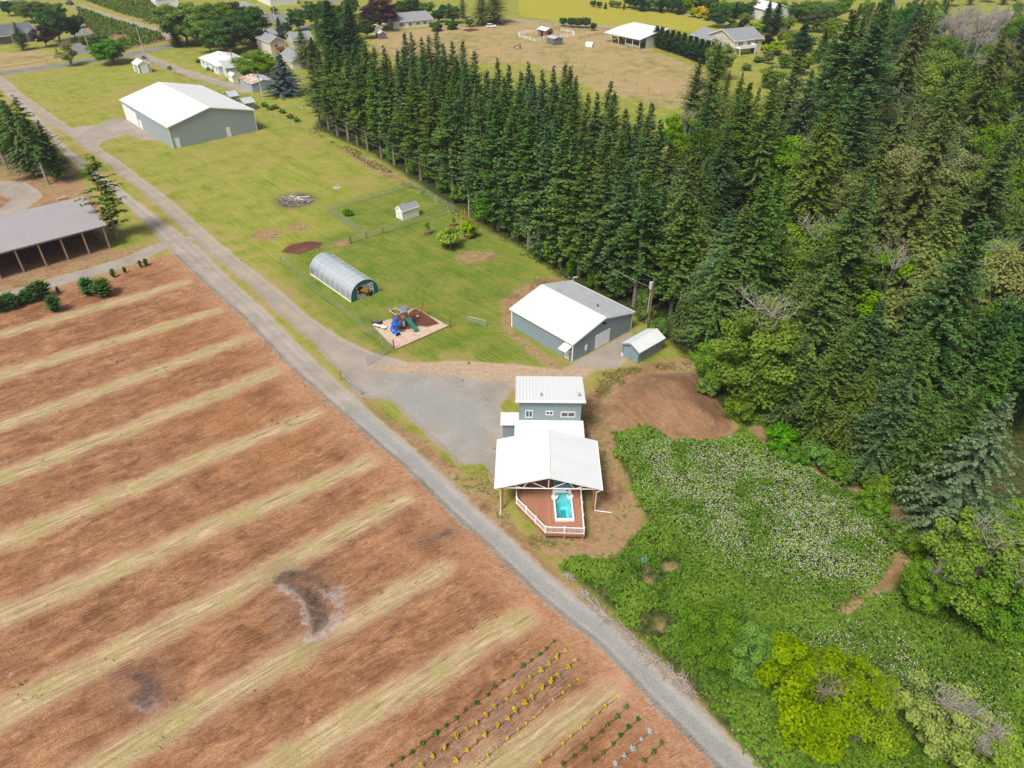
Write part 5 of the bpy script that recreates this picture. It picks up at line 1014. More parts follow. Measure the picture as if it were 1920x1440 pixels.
Q = np.stack([rs.rand(620000) * 86 + 2, rs.rand(620000) * 72 + 20], 1)
n1 = vnoise(Q[:, 0], Q[:, 1], 3.0, 31, 3); n2 = vnoise(Q[:, 0], Q[:, 1], 9.0, 32, 3); n3 = vnoise(Q[:, 0], Q[:, 1], 1.2, 33, 2)
bb_ = gattr(np.minimum(b, -pt_), Q) + (n1 - .5) * 2.4; fo_ = gattr(fo, Q); pthin = gattr(d, Q)
w1 = poly_sdf(Q, W((1190,850),(1290,836),(1380,850),(1480,880),(1570,935),(1650,985),(1672,1050),(1640,1100),(1560,1120),(1440,1080),(1330,1040),(1260,960),(1200,900)))
w2 = np.maximum(poly_sdf(Q, W((1510,1220),(1580,1205),(1680,1220),(1700,1250),(1620,1250))), poly_sdf(Q, W((1660,1290),(1760,1270),(1830,1330),(1760,1360),(1690,1330))))
px_ = 960 + CAM_F * Q[:, 0] / (Q[:, 1] * CP + CAM_H * SP)
thin = np.max([2.2 - np.hypot(Q[:, 0] - G(*c_)[0], Q[:, 1] - G(*c_)[1]) for c_ in ((1215,1092),(1255,1066),(1236,1178))], 0) - .6 + (n1 - .5) * 4
keep = ((thin < 0) | (n3 > .62)) & (bb_ > .1) & (fo_ < 4.5) & (px_ < 2000) & (rs.rand(len(Q)) < np.clip(.55 + n3, .3, 1) * .75) & ((pthin < .3) | (n1 > .62))
Q = Q[keep]; n1 = n1[keep]; n2 = n2[keep]; n3 = n3[keep]; w1 = w1[keep]; w2 = w2[keep]; nQ = len(Q)
z = gz(Q) + .05 + rs.rand(nQ) * .45 + (n3 - .4) * .9
wd_ = np.clip(.5 + np.maximum(w1, w2) / 6, 0, 1); flower = rs.rand(nQ) < np.where(wd_ > 0, .72 * np.clip((n2 - .12) * 3, .25, 1) * np.clip(wd_, 0, .85) * np.clip((n1 - .22) * 3.2, .2, 1), 0)
flower |= rs.rand(nQ) < .02
N_ = unit(np.stack([rs.randn(nQ) * .5, rs.randn(nQ) * .5 - .15, np.ones(nQ)], 1)); D_ = unit(np.cross(N_, rs.randn(nQ, 3))); Ln_ = np.where(flower, .06 + .08 * rs.rand(nQ), .20 + .20 * rs.rand(nQ))
z = np.where(flower, z + .18, z)
V, F = rhombs(np.column_stack([Q, z]) - D_ * Ln_[:, None] * .5, D_, N_, Ln_, Ln_ * .85)
bm_ = leaf_mat("bramble_leaves", (.055, .125, .014), (.175, .290, .034), (.19, .26, .05), 0, 0, .25)
tn = np.clip(.15 + 1.0 * (n1 - .3) + .45 * rs.rand(nQ) + .5 * (n2 - .5), 0, 1)
bo = bpy.data.objects.new("bramble_thicket", mesh_np("bramble_thicket", V, F, [bm_, petal], dict(tint=tn, tip=np.zeros(nQ)), flower.astype(int))); COL.objects.link(bo)
tag(bo, "wide thicket of green brambles dotted with white blossom between house and wood", "brambles", None, "stuff")
# rough grass and weeds around the house, along the drive verges and at the foot of the grove
T = []
for k, (pl_, cnt, sz) in enumerate([(((870,875),(945,880),(940,950),(975,1000),(1030,1040),(930,985),(880,925)), 700, .15), (((1085,760),(1130,760),(1150,830),(1130,860),(1095,800)), 250, .15), (((945,728),(968,730),(968,770),(945,770)), 300, .16), (((640,700),(700,755),(790,830),(870,880),(860,900),(760,830),(690,765)), 900, .16),
        (((960,1000),(1100,1010),(1110,1060),(1030,1050)), 350, .15), (((590,236),(880,405),(1000,470),(1130,545),(1120,560),(980,480),(860,410),(580,245)), 5200, .4), (((1000,520),(1080,530),(1010,570),(950,600),(945,585)), 500, .18), (((1110,690),(1290,680),(1320,690),(1200,720),(1120,760)), 1350, .2), (((100,620),(430,520),(520,680),(760,900),(980,1150),(500,1430),(10,1430)), 420, .3)]):
    po = W(*pl_); lo, hi = po.min(0), po.max(0); q = rs.rand(cnt * 6, 2) * (hi - lo) + lo; q = q[poly_sdf(q, po) > 0]; q = q[vnoise(q[:,0], q[:,1], 2.5, 40 + k, 2) > (.52 if k != 8 else .66)][:cnt]
    q = q[gattr(np.maximum(g, mo), q) < -.2]; T.append((q, sz))
Pq = np.concatenate([q for q, _ in T for r_ in range(3)]); sz = np.concatenate([np.full(len(q), s_) for q, s_ in T for r_ in range(3)])
Pq = Pq + rs.randn(len(Pq), 2) * .12; nT = len(Pq); D_ = unit(np.column_stack([rs.randn(nT) * .6, rs.randn(nT) * .6, np.ones(nT)])); N_ = unit(np.cross(D_, rs.randn(nT, 3)))
V, F = rhombs(np.column_stack([Pq, gz(Pq) - .02]), D_, N_, sz * (.6 + .8 * rs.rand(nT)), sz * .35)
go = bpy.data.objects.new("weed_tufts", mesh_np("weed_tufts", V, F, leaf_mat("weed_leaves", (.090, .140, .020), (.220, .250, .055), (.42, .37, .16), 0, 0), dict(tint=rs.rand(nT), tip=(rs.rand(nT) > .75) * .9))); COL.objects.link(go); tag(go, "scattered green weeds and grass tufts on bare ground and field verges", "weeds", None, "stuff")
# white umbel flowers along the grove edge
po = W((600,246),(740,318),(880,412),(1000,478),(1110,556),(1090,560),(960,478),(850,412),(700,318),(590,255)); lo, hi = po.min(0), po.max(0); q = rs.rand(5000, 2) * (hi - lo) + lo; q = q[poly_sdf(q, po) > 0]; q = q[vnoise(q[:,0], q[:,1], 4.0, 55, 2) > .53]; nq = len(q)
N_ = unit(np.column_stack([rs.randn(nq) * .3, rs.randn(nq) * .3, np.ones(nq)])); D_ = unit(np.cross(N_, rs.randn(nq, 3))); V, F = rhombs(np.column_stack([q, .5 + .5 * rs.rand(nq)]), D_, N_, np.full(nq, .22), np.full(nq, .2))
wf = bpy.data.objects.new("wildflowers", mesh_np("wildflowers", V, F, petal)); COL.objects.link(wf); tag(wf, "white wildflowers scattered along the foot of the planted grove", "wildflowers", None, "stuff")

# nursery rows
def zc(*pts): return [(700 + x / 3.5556, 1100 + y_ / 3.5556) for x, y_ in pts]
PR['yg'] = broadleaf(90, .75, .24, .05, 9, 26, .13, 'gold', .13); PR['yg2'] = broadleaf(94, .65, .26, .05, 10, 24, .13, 'gold', .12); PR['ng'] = broadleaf(91, .65, .22, .04, 8, 26, .13, 'sap', .13); PR['nb'] = broadleaf(92, .55, .28, .04, 9, 26, .13, 'blue', .12)
rows = [("green seedling in the outermost nursery row", 'ng', "green seedlings of the outermost nursery row", zc((1202,365),(1152,415),(1107,455),(1050,495),(996,535),(927,598),(867,630),(809,672),(760,725),(690,780),(612,827),(550,882),(484,932),(415,985),(327,1050),(253,1112),(187,1155),(118,1200))),
 ("golden shrub in the first yellow nursery row", 'yg', "golden shrubs of the first yellow row", zc((1276,437),(1221,477),(1166,525),(1112,565),(1050,615),(990,667),(938,708),(885,753),(814,806),(756,857),(689,910),(621,960),(552,1007),(476,1075),(393,1133),(326,1190))),
 ("golden shrub in the second yellow nursery row", 'yg', "golden shrubs of the second yellow row", zc((1350,497),(1292,545),(1233,592),(1183,635),(1126,680),(1063,742),(1006,782),(950,830),(896,887),(826,935),(741,997),(688,1045),(622,1097),(549,1168))),
 ("small golden shrub in the third yellow row", 'yg2', "golden shrubs of the third yellow row", zc((1364,625),(1308,667),(1265,712),(1199,762),(1136,818),(1076,877),(1019,915),(965,962),(895,1020),(822,1083),(762,1135),(697,1188))),
 ("small golden shrub in the row past the straw strip", 'yg2', "golden shrubs past the straw strip", zc((1611,752),(1546,803),(1491,850),(1437,900),(1381,950),(1317,1008),(1263,1052),(1186,1125),(1117,1185))),
 ("green seedling in the row below the last yellow row", 'ng', "green seedlings below the last yellow row", zc((1682,810),(1625,875),(1560,925),(1523,970),(1457,1020),(1397,1080),(1338,1137),(1263,1188))),
 ("green seedling in the short row left of the silver plants", 'ng', "green seedlings left of the silver plants", zc((1763,890),(1700,942),(1646,998),(1598,1053),(1530,1115),(1468,1167))),
 ("silvery blue nursery plant", 'nb', "silvery blue nursery plants", zc((1841,972),(1786,1027),(1728,1088),(1675,1130),(1612,1185))),
 ("green seedling in the corner right of the silver plants", 'ng', "green seedlings right of the silver plants", zc((1919,1050),(1866,1113),(1808,1162)))]
for lb, kd, gp, pts in rows:
    wp = [G(*q) for q in pts]; n = len(wp)
    for k, (x, y_) in enumerate(wp):
        tree(kd, x, y_, {'yg': .58, 'yg2': .34, 'ng': .45, 'nb': .40}[kd] * RNG.uniform(.75, 1.25), lb + (", %s from the drive end" % ORD[k] if k < n - 1 or n < 4 else ", farthest from the drive end"), "nursery plant", gp, 1.0, {'n': 'seedling', 'y': 'golden_shrub'}[kd[0]])
    hs_ = []
    for k in range(n - 1):
        for t_ in (0, .35, .7): q = wp[k] * (1 - t_) + wp[k + 1] * t_ + np.array((RNG.uniform(-.08, .08), RNG.uniform(-.08, .08))); hs_.append((q[0], q[1], ground_z(*q) + .03))
    tag(MB().path(hs_, .022, 4).build("drip_hose", M['black']), "thin drip hose beside " + {'ng': 'green seedlings', 'yg': 'golden shrubs', 'yg2': 'small golden shrubs', 'nb': 'silvery plants'}[kd] + " of the " + gp.split(' of the ')[-1].split(' past ')[-1].split(' below ')[-1].split(' left of ')[-1].split(' right of ')[-1], "hose", "drip hoses of the nursery rows")
wp_ = W((745,1440),(905,1325),(1000,1232),(1078,1240),(1070,1290),(975,1370),(885,1460)); lo, hi = wp_.min(0), wp_.max(0); q = rs.rand(5200, 2) * (hi - lo) + lo; q = q[poly_sdf(q, wp_) > 0]; q = q[vnoise(q[:,0], q[:,1], 1.6, 60, 2) > .48]; nq = len(q)
D_ = unit(np.column_stack([rs.randn(nq), rs.randn(nq), .25 * rs.randn(nq) + .1])); N_ = unit(np.column_stack([rs.randn(nq) * .3, rs.randn(nq) * .3, np.ones(nq)])); V, F = rhombs(np.column_stack([q, gz(q) + .06]), D_, N_, .35 + .5 * rs.rand(nq), np.full(nq, .022))
so = bpy.data.objects.new("dead_weed_stems", mesh_np("dead_weed_stems", V, F, LM['straw'], dict(tint=rs.rand(nq), tip=np.zeros(nq)))); COL.objects.link(so); tag(so, "pale dead weed stems lying between the golden nursery rows", "dead weeds", None, "stuff")

def sticks(name, mat, pts, n, ln, rad, spread, lift, seed, along=.75):
    r = np.random.RandomState(seed); mb = MB(); w_ = [G(*q) for q in pts]
    for k in range(n):
        s_ = r.rand() * (len(w_) - 1); i = int(s_); c_ = w_[i] * (1 - s_ + i) + w_[i + 1] * (s_ - i); dd = w_[i + 1] - w_[i]; a0 = math.atan2(dd[1], dd[0])
        a_ = a0 + r.randn() * .35 if r.rand() < along else r.rand() * 6.28; L_ = ln * (.4 + .9 * r.rand()); c_ = c_ + r.randn(2) * spread; zz = ground_z(*c_) + .05 + abs(r.randn()) * lift; dz_ = r.randn() * .12 * L_
        e_ = np.array((math.cos(a_), math.sin(a_))) * L_ / 2; mid = np.array((*c_, zz + .05)); p0 = np.array((*(c_ - e_), max(.03, zz - dz_))); p1 = np.array((*(c_ + e_), max(.03, zz + dz_))); mid[:2] += r.randn(2) * .06 * L_
        rr = rad * (.5 + r.rand()); mb.tube(p0, mid, rr, rr * .85, 5, False).tube(mid, p1, rr * .85, rr * .4, 5, False)
        if r.rand() < .5: mb.tube(mid, mid + np.array((*(r.randn(2) * .3 * L_), .15)), rr * .5, rr * .2, 4, False)
    return mb.build(name, mat)
tag(sticks("brush_pile", M['ashwood'], [(1102,1126),(1140,1162),(1185,1203),(1235,1248),(1272,1278),(1296,1300)], 300, 1.5, .035, .22, .16, 3), "long pile of grey dead branches along the right verge of the drive", "brush pile")
tag(sticks("root_clump", M['ashwood'], [(1064,1083),(1070,1087)], 45, .7, .04, .22, .18, 4, 0), "small grey root clump on the bank at the head of the brambles", "root clump")
tag(sticks("root_clump", M['ashwood'], [(1091,1113),(1098,1118)], 50, .8, .04, .25, .18, 5, 0), "grey ring of roots at the head of the long brush pile", "root clump")
tag(sticks("burn_pile", M['ashwood'], [(533,374),(545,372),(560,377),(578,376)], 210, 1.3, .06, .75, .16, 6, .2), "round burn pile of grey sticks and ash on the lawn", "burn pile")
cp = G(557, 374)
for dx_, dy_, a_, L_ in ((-.6, .4, -.5, 2.6), (1.3, .5, .2, 2.6), (.7, -.9, -.2, 2.2)):
    tag(MB().box(-L_/2, L_/2, -.09, .09, .40, .48).build("plank", M['white'], None, (cp[0]+dx_, cp[1]+dy_, 0), a_), "pale plank lying on the burn pile, " + ("left one" if dx_ < 0 else ("right one" if dx_ > 1 else "lower middle one")), "plank", "planks on the burn pile")
tag(sticks("charred_debris", M['char'], [(560,1105),(585,1125),(598,1150)], 22, .3, .022, .30, .05, 8, .7), "charred wood scraps in the crescent burn scar on the field", "charred debris")
for nm, px, sz, mt, lb in [("tarp", (1208,1058), .5, 'tarp', "small blue tarp scrap in the brambles below the dirt mound"), ("white_sack", (1366,826), .6, 'white', "white sack at the foot of the dirt mound beside the brambles"), ("bucket", (1167,666), .4, 'offw', "pale bucket at the left corner of the small storage shed")]:
    x, y_ = G(*px); zz = ground_z(x, y_)
    (MB().ball((0,0,sz*.4), sz, sz*.7, sz*.5, 9, 5) if nm != "bucket" else MB().tube((0,0,0),(0,0,.45),.2,.24,12)).build(nm, M[mt], None, (x, y_, zz)); tag(bpy.data.objects[nm], lb, nm.replace('_', ' '))

# ------------------------------------------------------------------ fences, gates, posts
def fence(label, pts, h=1.2, gap=3.0, mat='wood', rails=(), mesh=0.0, pr=.06, cat="wire fence", name="wire_fence", wires=(.35,.65,.95,1.2), pw=None):
    w_ = [G(*q) for q in pts]; rt = empty(name, label, cat, tuple(w_[0])); o0 = w_[0]; wm = MB(); rm = MB()
    for i in range(len(w_) - 1):
        a_, b_ = w_[i] - o0, w_[i + 1] - o0; Ln = np.linalg.norm(b_ - a_); n = max(1, int(round(Ln / gap)))
        for k in range(n + (1 if i == len(w_) - 2 else 0)):
            q = a_ + (b_ - a_) * k / n; MB().tube((*q, -.1), (*q, h + .08), pr, n=6).build("post", M[mat], rt)
        for zz in wires: wm.tube((*a_, zz), (*b_, zz), .009, n=3, cap=False)
        for zz in rails: rm.tube((*a_, zz), (*b_, zz), .055, n=4)
        if mesh:
            m_ = int(Ln / mesh)
            for k in range(m_): q = a_ + (b_ - a_) * k / m_; wm.tube((*q, .02), (*q, h), .007, n=3, cap=False)
    if wm.v: wm.build("wire", M['wire'], rt)
    if rm.v: rm.build("rail", M['white' if mat == 'white' else mat], rt)
    return rt
MW = tuple(.1 + .13 * k for k in range(10))
fence("wire run fence on the burn pile side of the white garden shed", [(616,396),(773,351)], 1.4, 3.6, 'steel', (), .14, .035, wires=MW); fence("wire run fence along the grove side of the white garden shed", [(773,351),(853,398)], 1.4, 3.6, 'steel', (), .14, .035, wires=MW)
fence("wire run fence on the yellow shrub side of the white garden shed", [(853,398),(719,438)], 1.4, 3.6, 'steel', (), .14, .035, wires=MW); fence("wire run fence on the left side of the white garden shed", [(616,396),(684,443)], 1.4, 3.6, 'steel', (), .14, .035, wires=MW)
fence("wire fence along the lane beside the hoop greenhouse and play area", [(527,491),(555,513),(592,546),(640,582),(677,612),(733,652)], 1.2, 3.2, 'steel', (), .35, .03, wires=MW[::3])
fence("wire fence between the red mulch bed and the hoop greenhouse", [(527,491),(600,471),(656,457)], 1.1, 4.0, 'wood', (), 0, .05)
fence("wire fence along the far lawn boundary past the huge barn", [(268,112),(330,138),(400,172),(440,190),(480,206),(545,236),(600,255)], 1.1, 5.0, 'wood', (), 0, .05); fence("wire fence between the far lawn and the road at the upper left", [(12,152),(60,140),(130,124),(220,112),(262,104)], 1.1, 6.0, 'steel', (), 0, .04)
fence("wire fence of the dry paddock beyond the road at the upper left", [(0,133),(50,127),(90,119),(120,113)], 1.2, 6.0, 'wood', (1.15,), 0, .06); fence("wire fence dividing the brown horse pasture from the grove", [(940,97),(975,93),(1000,95),(1050,108),(1130,140),(1240,178),(1330,196)], 1.2, 6.0, 'wood', (), 0, .07)
fence("wire fence behind the red horse shelter along the far lane", [(1012,47),(1060,52),(1110,56),(1140,60)], 1.3, 6, 'wood', (1.2,), 0, .07); fence("pasture fence between the red horse shelter and the white pole barn", [(1085,75),(1105,71),(1130,66)], 1.4, 5, 'wood', (1.2,.7), 0, .08)
fence("white rail pen fence on the left of the red horse shelter", [(1006,62),(972,66),(975,72),(1003,79),(1027,73)], 1.4, 3, 'white', (.5,.95,1.35), 0, .10, "rail fence", "rail_fence", ()); fence("white rail pen fence on the right of the red horse shelter", [(1051,72),(1077,69),(1074,63),(1052,59)], 1.4, 3, 'white', (.5,.95,1.35), 0, .10, "rail fence", "rail_fence", ())
fence("short boundary fence of wire and posts by the cream house garden", [(545,225),(570,205),(585,190)], 1.2, 4, 'wood', (), 0, .05)
def gate(label, p0, p1, h=1.2, posts=((1,'redwood'),(1,'steel')), leaf=True):
    a_, b_ = G(*p0), G(*p1); rt = empty("pipe_gate", label, "gate", tuple(a_)); e_ = b_ - a_; ln = np.linalg.norm(e_); u0 = e_ / ln
    f_ = MB()
    for zz in (.25, .6, .95, h): f_.tube((*(u0 * .12), zz), (*(e_ - u0 * .05), zz), .026, n=5)
    for s_ in (.12 / ln, .5, 1 - .05 / ln): f_.tube((*(e_ * s_), .25), (*(e_ * s_), h), .026, n=5)
    f_.build("leaf", M['steel'], rt)
    wv = MB(); m_ = int(ln / .16)
    for k in range(m_): q = e_ * (k + .5) / m_; wv.tube((*q, .25), (*q, h), .006, n=3, cap=False)
    wv.build("wire_infill", M['wire'], rt)
    for (on, mt), q in zip(posts, ((0., 0.), tuple(e_))):
        if on: MB().tube((*q, -.1), (*q, h + .35), .11 if mt != 'steel' else .04, n=8).build("post", M[mt], rt)
    return rt
gate("long pipe gate swung across the drive edge by the play area corner", (739,653), (690,686)); gate("pipe gate standing open along the strip left of the gravel yard", (640,712), (677,741))
gate("pipe gate standing on the lawn left of the workshop", (876,603), (912,612), 1.1, ((1,'steel'),(0,'steel'))); gate("wire run gate right of the thick wooden post", (718,438), (688,447), 1.1, ((1,'redwood'),(0,'steel'))); gate("wire run gate left of the thick wooden post", (658,457), (687,447), 1.1, ((1,'wood'),(1,'redwood')))
for px, ty, nm, mt, lb in [((844,614),594,"marker_post",'redwood',"orange stained post at the right corner of the play area"), ((872,411),391,"marker_stake",'yellow',"thin yellow marker stake beside the utility pole at the grove"), ((108,101),91,"sign_post",'cardark',"dark post beside the driveway of the dark roofed house")]:
    x, y_ = G(*px); h_ = top_height(x, y_, ty); r_ = .11 if mt == 'redwood' else (.05 if mt == 'yellow' else .22)
    mb_ = MB().tube((0,0,-.1),(0,0,h_),r_,n=8).tube((0,0,h_),(0,0,h_+r_*.5),r_,r_*.4,8); tag(mb_.build(nm, M[mt], None, (x, y_, 0)), lb, nm.replace('_', ' '))
bq = G(117, 374); tag(MB().box(-.9,.9,-.45,.45,0,.42).box(-.82,.82,-.38,.38,.42,.46).build("planter_box", M['postw'], None, (*bq, 0), AV), "tan planter box under the bushy fir by the pole barn", "planter")
tp_ = G(632, 352); sp0_ = empty("lawn_pump", "small grey pump on a concrete pad on the upper lawn", "pump", tuple(tp_)); MB().prism([(.9*math.cos(k*.785), .9*math.sin(k*.785)) for k in range(8)], 0, .06).build("pad", M['concrete'], sp0_); MB().tube((0,0,.06),(0,0,.9),.09).tube((0,0,.8),(.3,0,.8),.05).build("pump_body", M['steel'], sp0_)
# ------------------------------------------------------------------ utility poles and cables
def upole(label, base, ty, mat='pole', arm=None, can=False):
    x, y_ = G(*base); h_ = top_height(x, y_, ty); rt = empty("utility_pole", label, "utility pole", (x, y_)); MB().tube((0,0,-.3),(0,0,h_),.17,.12,8).build("pole", M[mat], rt)
    if arm: MB().box(-arm/2, arm/2, -.06, .06, h_-.55, h_-.42).build("crossarm", M['wood'], rt); [MB().tube((q_*arm*.45,0,h_-.42),(q_*arm*.45,0,h_-.22),.05).build("insulator", M['offw'], rt) for q_ in (-1, 1)]
    if can: MB().tube((-.38,-.1,h_-1.6),(-.38,-.1,h_-.5),.28,n=12).build("transformer", M['silver'], rt)
    return np.array((x, y_, h_))
t1 = upole("grey wooden utility pole at the front of the grove", (880,408), 322, 'pole', 1.2); t2 = upole("utility pole with a transformer behind the small storage shed", (1214.5,615), 523, 'wood', None, True); t3 = upole("pale utility pole with a lamp arm beside the rusty shed", (493,187), 136, 'ltgrey', None, True)
x, y_ = G(1212.5, 612); h_ = top_height(x, y_, 530); tag(MB().tube((0,0,0),(0,0,h_),.07).tube((0,0,h_-.6),(0,0,h_),.2,n=10).build("conduit_mast", M['silver'], None, (x-.15, y_, 0)), "silver conduit mast strapped beside the transformer pole", "mast")
t4 = upole("utility pole with a transformer by the dark roofed house drive", (171,104), 55, 'ltgrey', 2.0, True); t5 = upole("leaning grey utility pole at the bend of the far road", (270,101), 50, 'ltgrey'); t6 = upole("utility pole rising behind the pale green garage", (442,140), 92, 'wood', 1.0); t7 = upole("utility pole by the grey roofed house at the top", (516,38), 2, 'ltgrey')
def cable(a_, b_, sag, dz_=0.0, off=0.0):
    n = 18; P = []
    for k in range(n + 1):
        s_ = k / n; q = a_ * (1 - s_) + b_ * s_; P.append((q[0] + off, q[1] + off * .6, q[2] + dz_ - sag * 4 * s_ * (1 - s_)))
    return MB().path(P, .020, 4)
for a_, b_, sg, dz_, of, lb in [(t3, t1, 2.2, -.3, .35, "upper overhead cable from the rusty shed pole to the grove pole"), (t3, t1, 2.8, -1.6, -.35, "lower overhead cable from the rusty shed pole to the grove pole"), (t1, t2, .9, -.3, .5, "upper overhead cable from the grove pole to the transformer pole"), (t1, t2, 1.1, -1.5, -.3, "lower overhead cable from the grove pole to the transformer pole"), (t4, t5, 1.0, -.3, 0, "overhead cable between the two poles along the far road")]:
    tag(cable(a_, b_, sg, dz_, of).build("overhead_cable", M['cable']), lb, "cable")
# ------------------------------------------------------------------ neighbours' buildings
def corner3(A, B, C_):
    """two wall lines meeting at the near corner B -> centre, angle of A-B, length A-B, length B-C"""
    a_, b_, c_ = G(*A), G(*B), G(*C_); L_ = np.linalg.norm(b_ - a_); W_ = np.linalg.norm(c_ - b_); ang = math.atan2(*(b_ - a_)[::-1])
    ux = (b_ - a_) / L_; vx = np.array((-ux[1], ux[0])); W_ = abs((c_ - b_) @ vx); ctr = b_ - ux * L_ / 2 + vx * W_ / 2
    return ctr, ang, L_, W_
def bld(A, B, C_, label, cat, name, eave, ridge, wall, roof, along='AB', roof2=None, oh=.4, trim='white', hip=0.0, wins=(), doors=()):
    ctr, ang, L_, W_ = corner3(A, B, C_)
    if along == 'BC': ang += math.pi / 2; L_, W_ = W_, L_
    rt = gable(label, cat, name, ctr, ang, L_, W_, eave, ridge, wall, roof, roof2, oh, trim if not hip else None, None, .14, hip)
    windows(rt, [(s_, o_ * (W_ if s_[1] == 'x' else L_), z_, w_, h_, m_) for s_, o_, z_, w_, h_, m_ in wins], L_, W_)
    for s_, o_, w_, h_, mt, nm in doors: door(rt, s_, o_ * (W_ if s_[1] == 'x' else L_), w_, h_, L_, W_, mt, nm, False)
    return rt, L_, W_
rt, L_, W_ = bld((378,124),(412,141),(462,126), "pale white house with a white hip roof beside the rusty shed lane", "house", "pale_house", 2.9, 4.8, 'paleblue', 'roofw2', 'AB', None, .5, 'white', 4.0, [('-y',-.33,1.0,1.3,1.1,1),('-y',-.08,1.0,1.0,1.1,1),('-y',.2,1.0,1.4,1.1,1),('-y',.40,1.1,.9,.9,0)])
MB().tube((0,-1.5,4),(0,-1.5,5.6),.25).build("chimney", M['offw'], rt)
bld((408,131),(427,146),(459,140), "pale green garage with a light grey roof joined to the pale white house", "garage", "garage", 3.1, 4.0, 'palegreen', 'roofg', 'BC', None, .3, 'white', 0, [], [('-x',.1,2.6,2.2,'palegreen',"garage_door"),('-x',-.35,.9,2.0,'offw',"door")])
bld((430,151),(438,155),(445,152), "tiny white well house beside the pale green garage", "well house", "well_house", 2.0, 2.7, 'white', 'roofw2', 'AB', None, .2)
bld((452,162),(475,174),(517,166), "low grey shed with a rust stained metal roof beside the pale pole", "shed", "rusty_shed", 2.5, 3.3, 'sideb', 'rust', 'AB', 'roofg', .2, None, 0, [], [('+x',.25,2.4,2.0,'greyboard',"door")])
bld((486,98),(511,108),(533,102), "two-storey cream house with a grey roof and red balcony", "house", "cream_house", 5.4, 7.0, 'cream', 'shingle', 'AB', None, .4, 'white', 0, [('+x',-.1,3.4,1.0,1.0,0),('-y',-.2,3.3,.9,1.0,0)], [('+x',.2,1.6,2.1,'dark',"door")])
bc_ = G(527, 107); bl2 = empty("balcony", "red brown wooden balcony on the gable of the cream house", "balcony", tuple(bc_), AV)
MB().box(-1.6,1.6,-.9,.9,2.7,2.85).build("floor", M['redwood'], bl2); MB().box(-1.6,1.6,-.9,-.84,2.85,3.7).box(-1.6,-1.54,-.84,.9,2.85,3.7).box(1.54,1.6,-.84,.9,2.85,3.7).build("rail_panel", M['redwood'], bl2); [MB().box(q_-.07,q_+.07,-.85,-.7,0,2.7).build("post", M['redwood'], bl2) for q_ in (-1.4, 1.4)]
bld((466,76),(483,84),(512,75), "cream garage wing with a dark carport behind the cream house", "garage", "garage", 3.2, 4.6, 'cream', 'shingle', 'BC', None, .4, 'white', 0, [], [('-y',-.1,3,2.3,'dark',"carport_opening")])
bld((530,116),(550,131),(577,124), "single-storey grey roofed wing at the right of the cream house", "house", "house_wing", 2.9, 4.6, 'cream', 'shingle', 'AB', None, .4, 'white', 0, [('+x',.1,1.0,1.2,1.0,1)])
bld((540,84),(552,92),(580,84), "grey shingled rear block behind the red balcony", "house", "house_wing", 3.2, 5.2, 'cream', 'shingle', 'BC', None, .4, 'white')
bld((447,24),(468,33),(492,29), "grey roofed house with white garage front beside the silver car", "house", "grey_house", 2.9, 4.8, 'offw', 'shingle', 'AB', None, .5, 'white', 0, [], [('+x',0,4.8,2.2,'white',"garage_door")])
rt, L_, W_ = bld((716,44),(739,55),(799,43), "long low house with a grey roof beyond the upper end of the grove", "house", "long_house", 2.9, 5.0, 'offw', 'shingle', 'BC', None, .5, 'white', 0, [('-y',-.3,.9,2.2,1.3,2),('-y',-.08,.9,1.2,1.2,1),('-y',.12,1.0,1.5,1.0,1),('-y',.30,1.0,1.5,1.0,1)], [('-y',-.16,1.0,2.1,'white',"door")])
MB().box(-8.2,-7.2,.2,1.2,4.4,5.9).build("chimney", M['redbarn'], rt)
bld((692,60),(700,64),(712,60), "small white shed under the dark purple tree by the long house", "shed", "white_shed", 2.4, 3.2, 'white', 'roofw2', 'AB'); bld((705,70),(712,74),(722,71), "small shed with a rusty roof nearest the back of the grove", "shed", "rusty_shed", 2.1, 2.8, 'greyboard', 'rust', 'AB', 'roofw2', .2, None)
bld((1009,67),(1023,70.5),(1051,72), "faded red horse shelter with a white roof inside the white rail pens", "horse shelter", "horse_shelter", 2.7, 3.4, 'redbarn', 'roofw2', 'AB', None, .5, None, 0, [], [('-y',0,1.4,2.1,'dark',"door"),('+x',.1,1.6,1.9,'dark',"door")])
bld((1025,81),(1038,85.5),(1050,82), "weathered dark grey shed in front of the red horse shelter", "shed", "dark_shed", 2.4, 2.9, 'greyboard', 'roofg', 'AB', None, .2, None)
rt, L_, W_ = bld((1328,88),(1374,102),(1407,91), "large grey roofed house with white deck beside the conifer hedge", "house", "garden_house", 4.9, 7.6, 'cream', 'shingle', 'BC', None, .6, 'white', 0, [('-y',-.28,2.9,2.4,1.3,2),('-y',.02,2.9,1.8,1.3,1),('-y',.30,3.0,1.0,1.0,1)], [('-y',.2,1.6,2.0,'dark',"door")])
MB().box(-L_/2+.5, L_/2-5, -W_/2-3.0, -W_/2-.01, 2.3, 2.5).box(-L_/2+.5, L_/2-5, -W_/2-3.0, -W_/2-2.93, 2.5, 3.5).box(L_/2-5.07, L_/2-5, -W_/2-2.93, -W_/2-.01, 2.5, 3.5).box(-L_/2+.7,-L_/2+1,-W_/2-2.9,-W_/2-2.7,0,2.3).box(L_/2-5.3,L_/2-5.1,-W_/2-2.9,-W_/2-2.7,0,2.3).build("deck", M['white'], rt)
for k in range(9): MB().tube((-5+k*1.3, .7, 6.9),(-5+k*1.3,.7,7.6),.13).build("roof_vent", M['black'], rt)
bld((1296,80),(1326,92),(1352,82), "lower wing with a white gable at the left of the garden house", "house", "house_wing", 3.2, 5.6, 'offw', 'shingle', 'AB', None, .5, 'white')
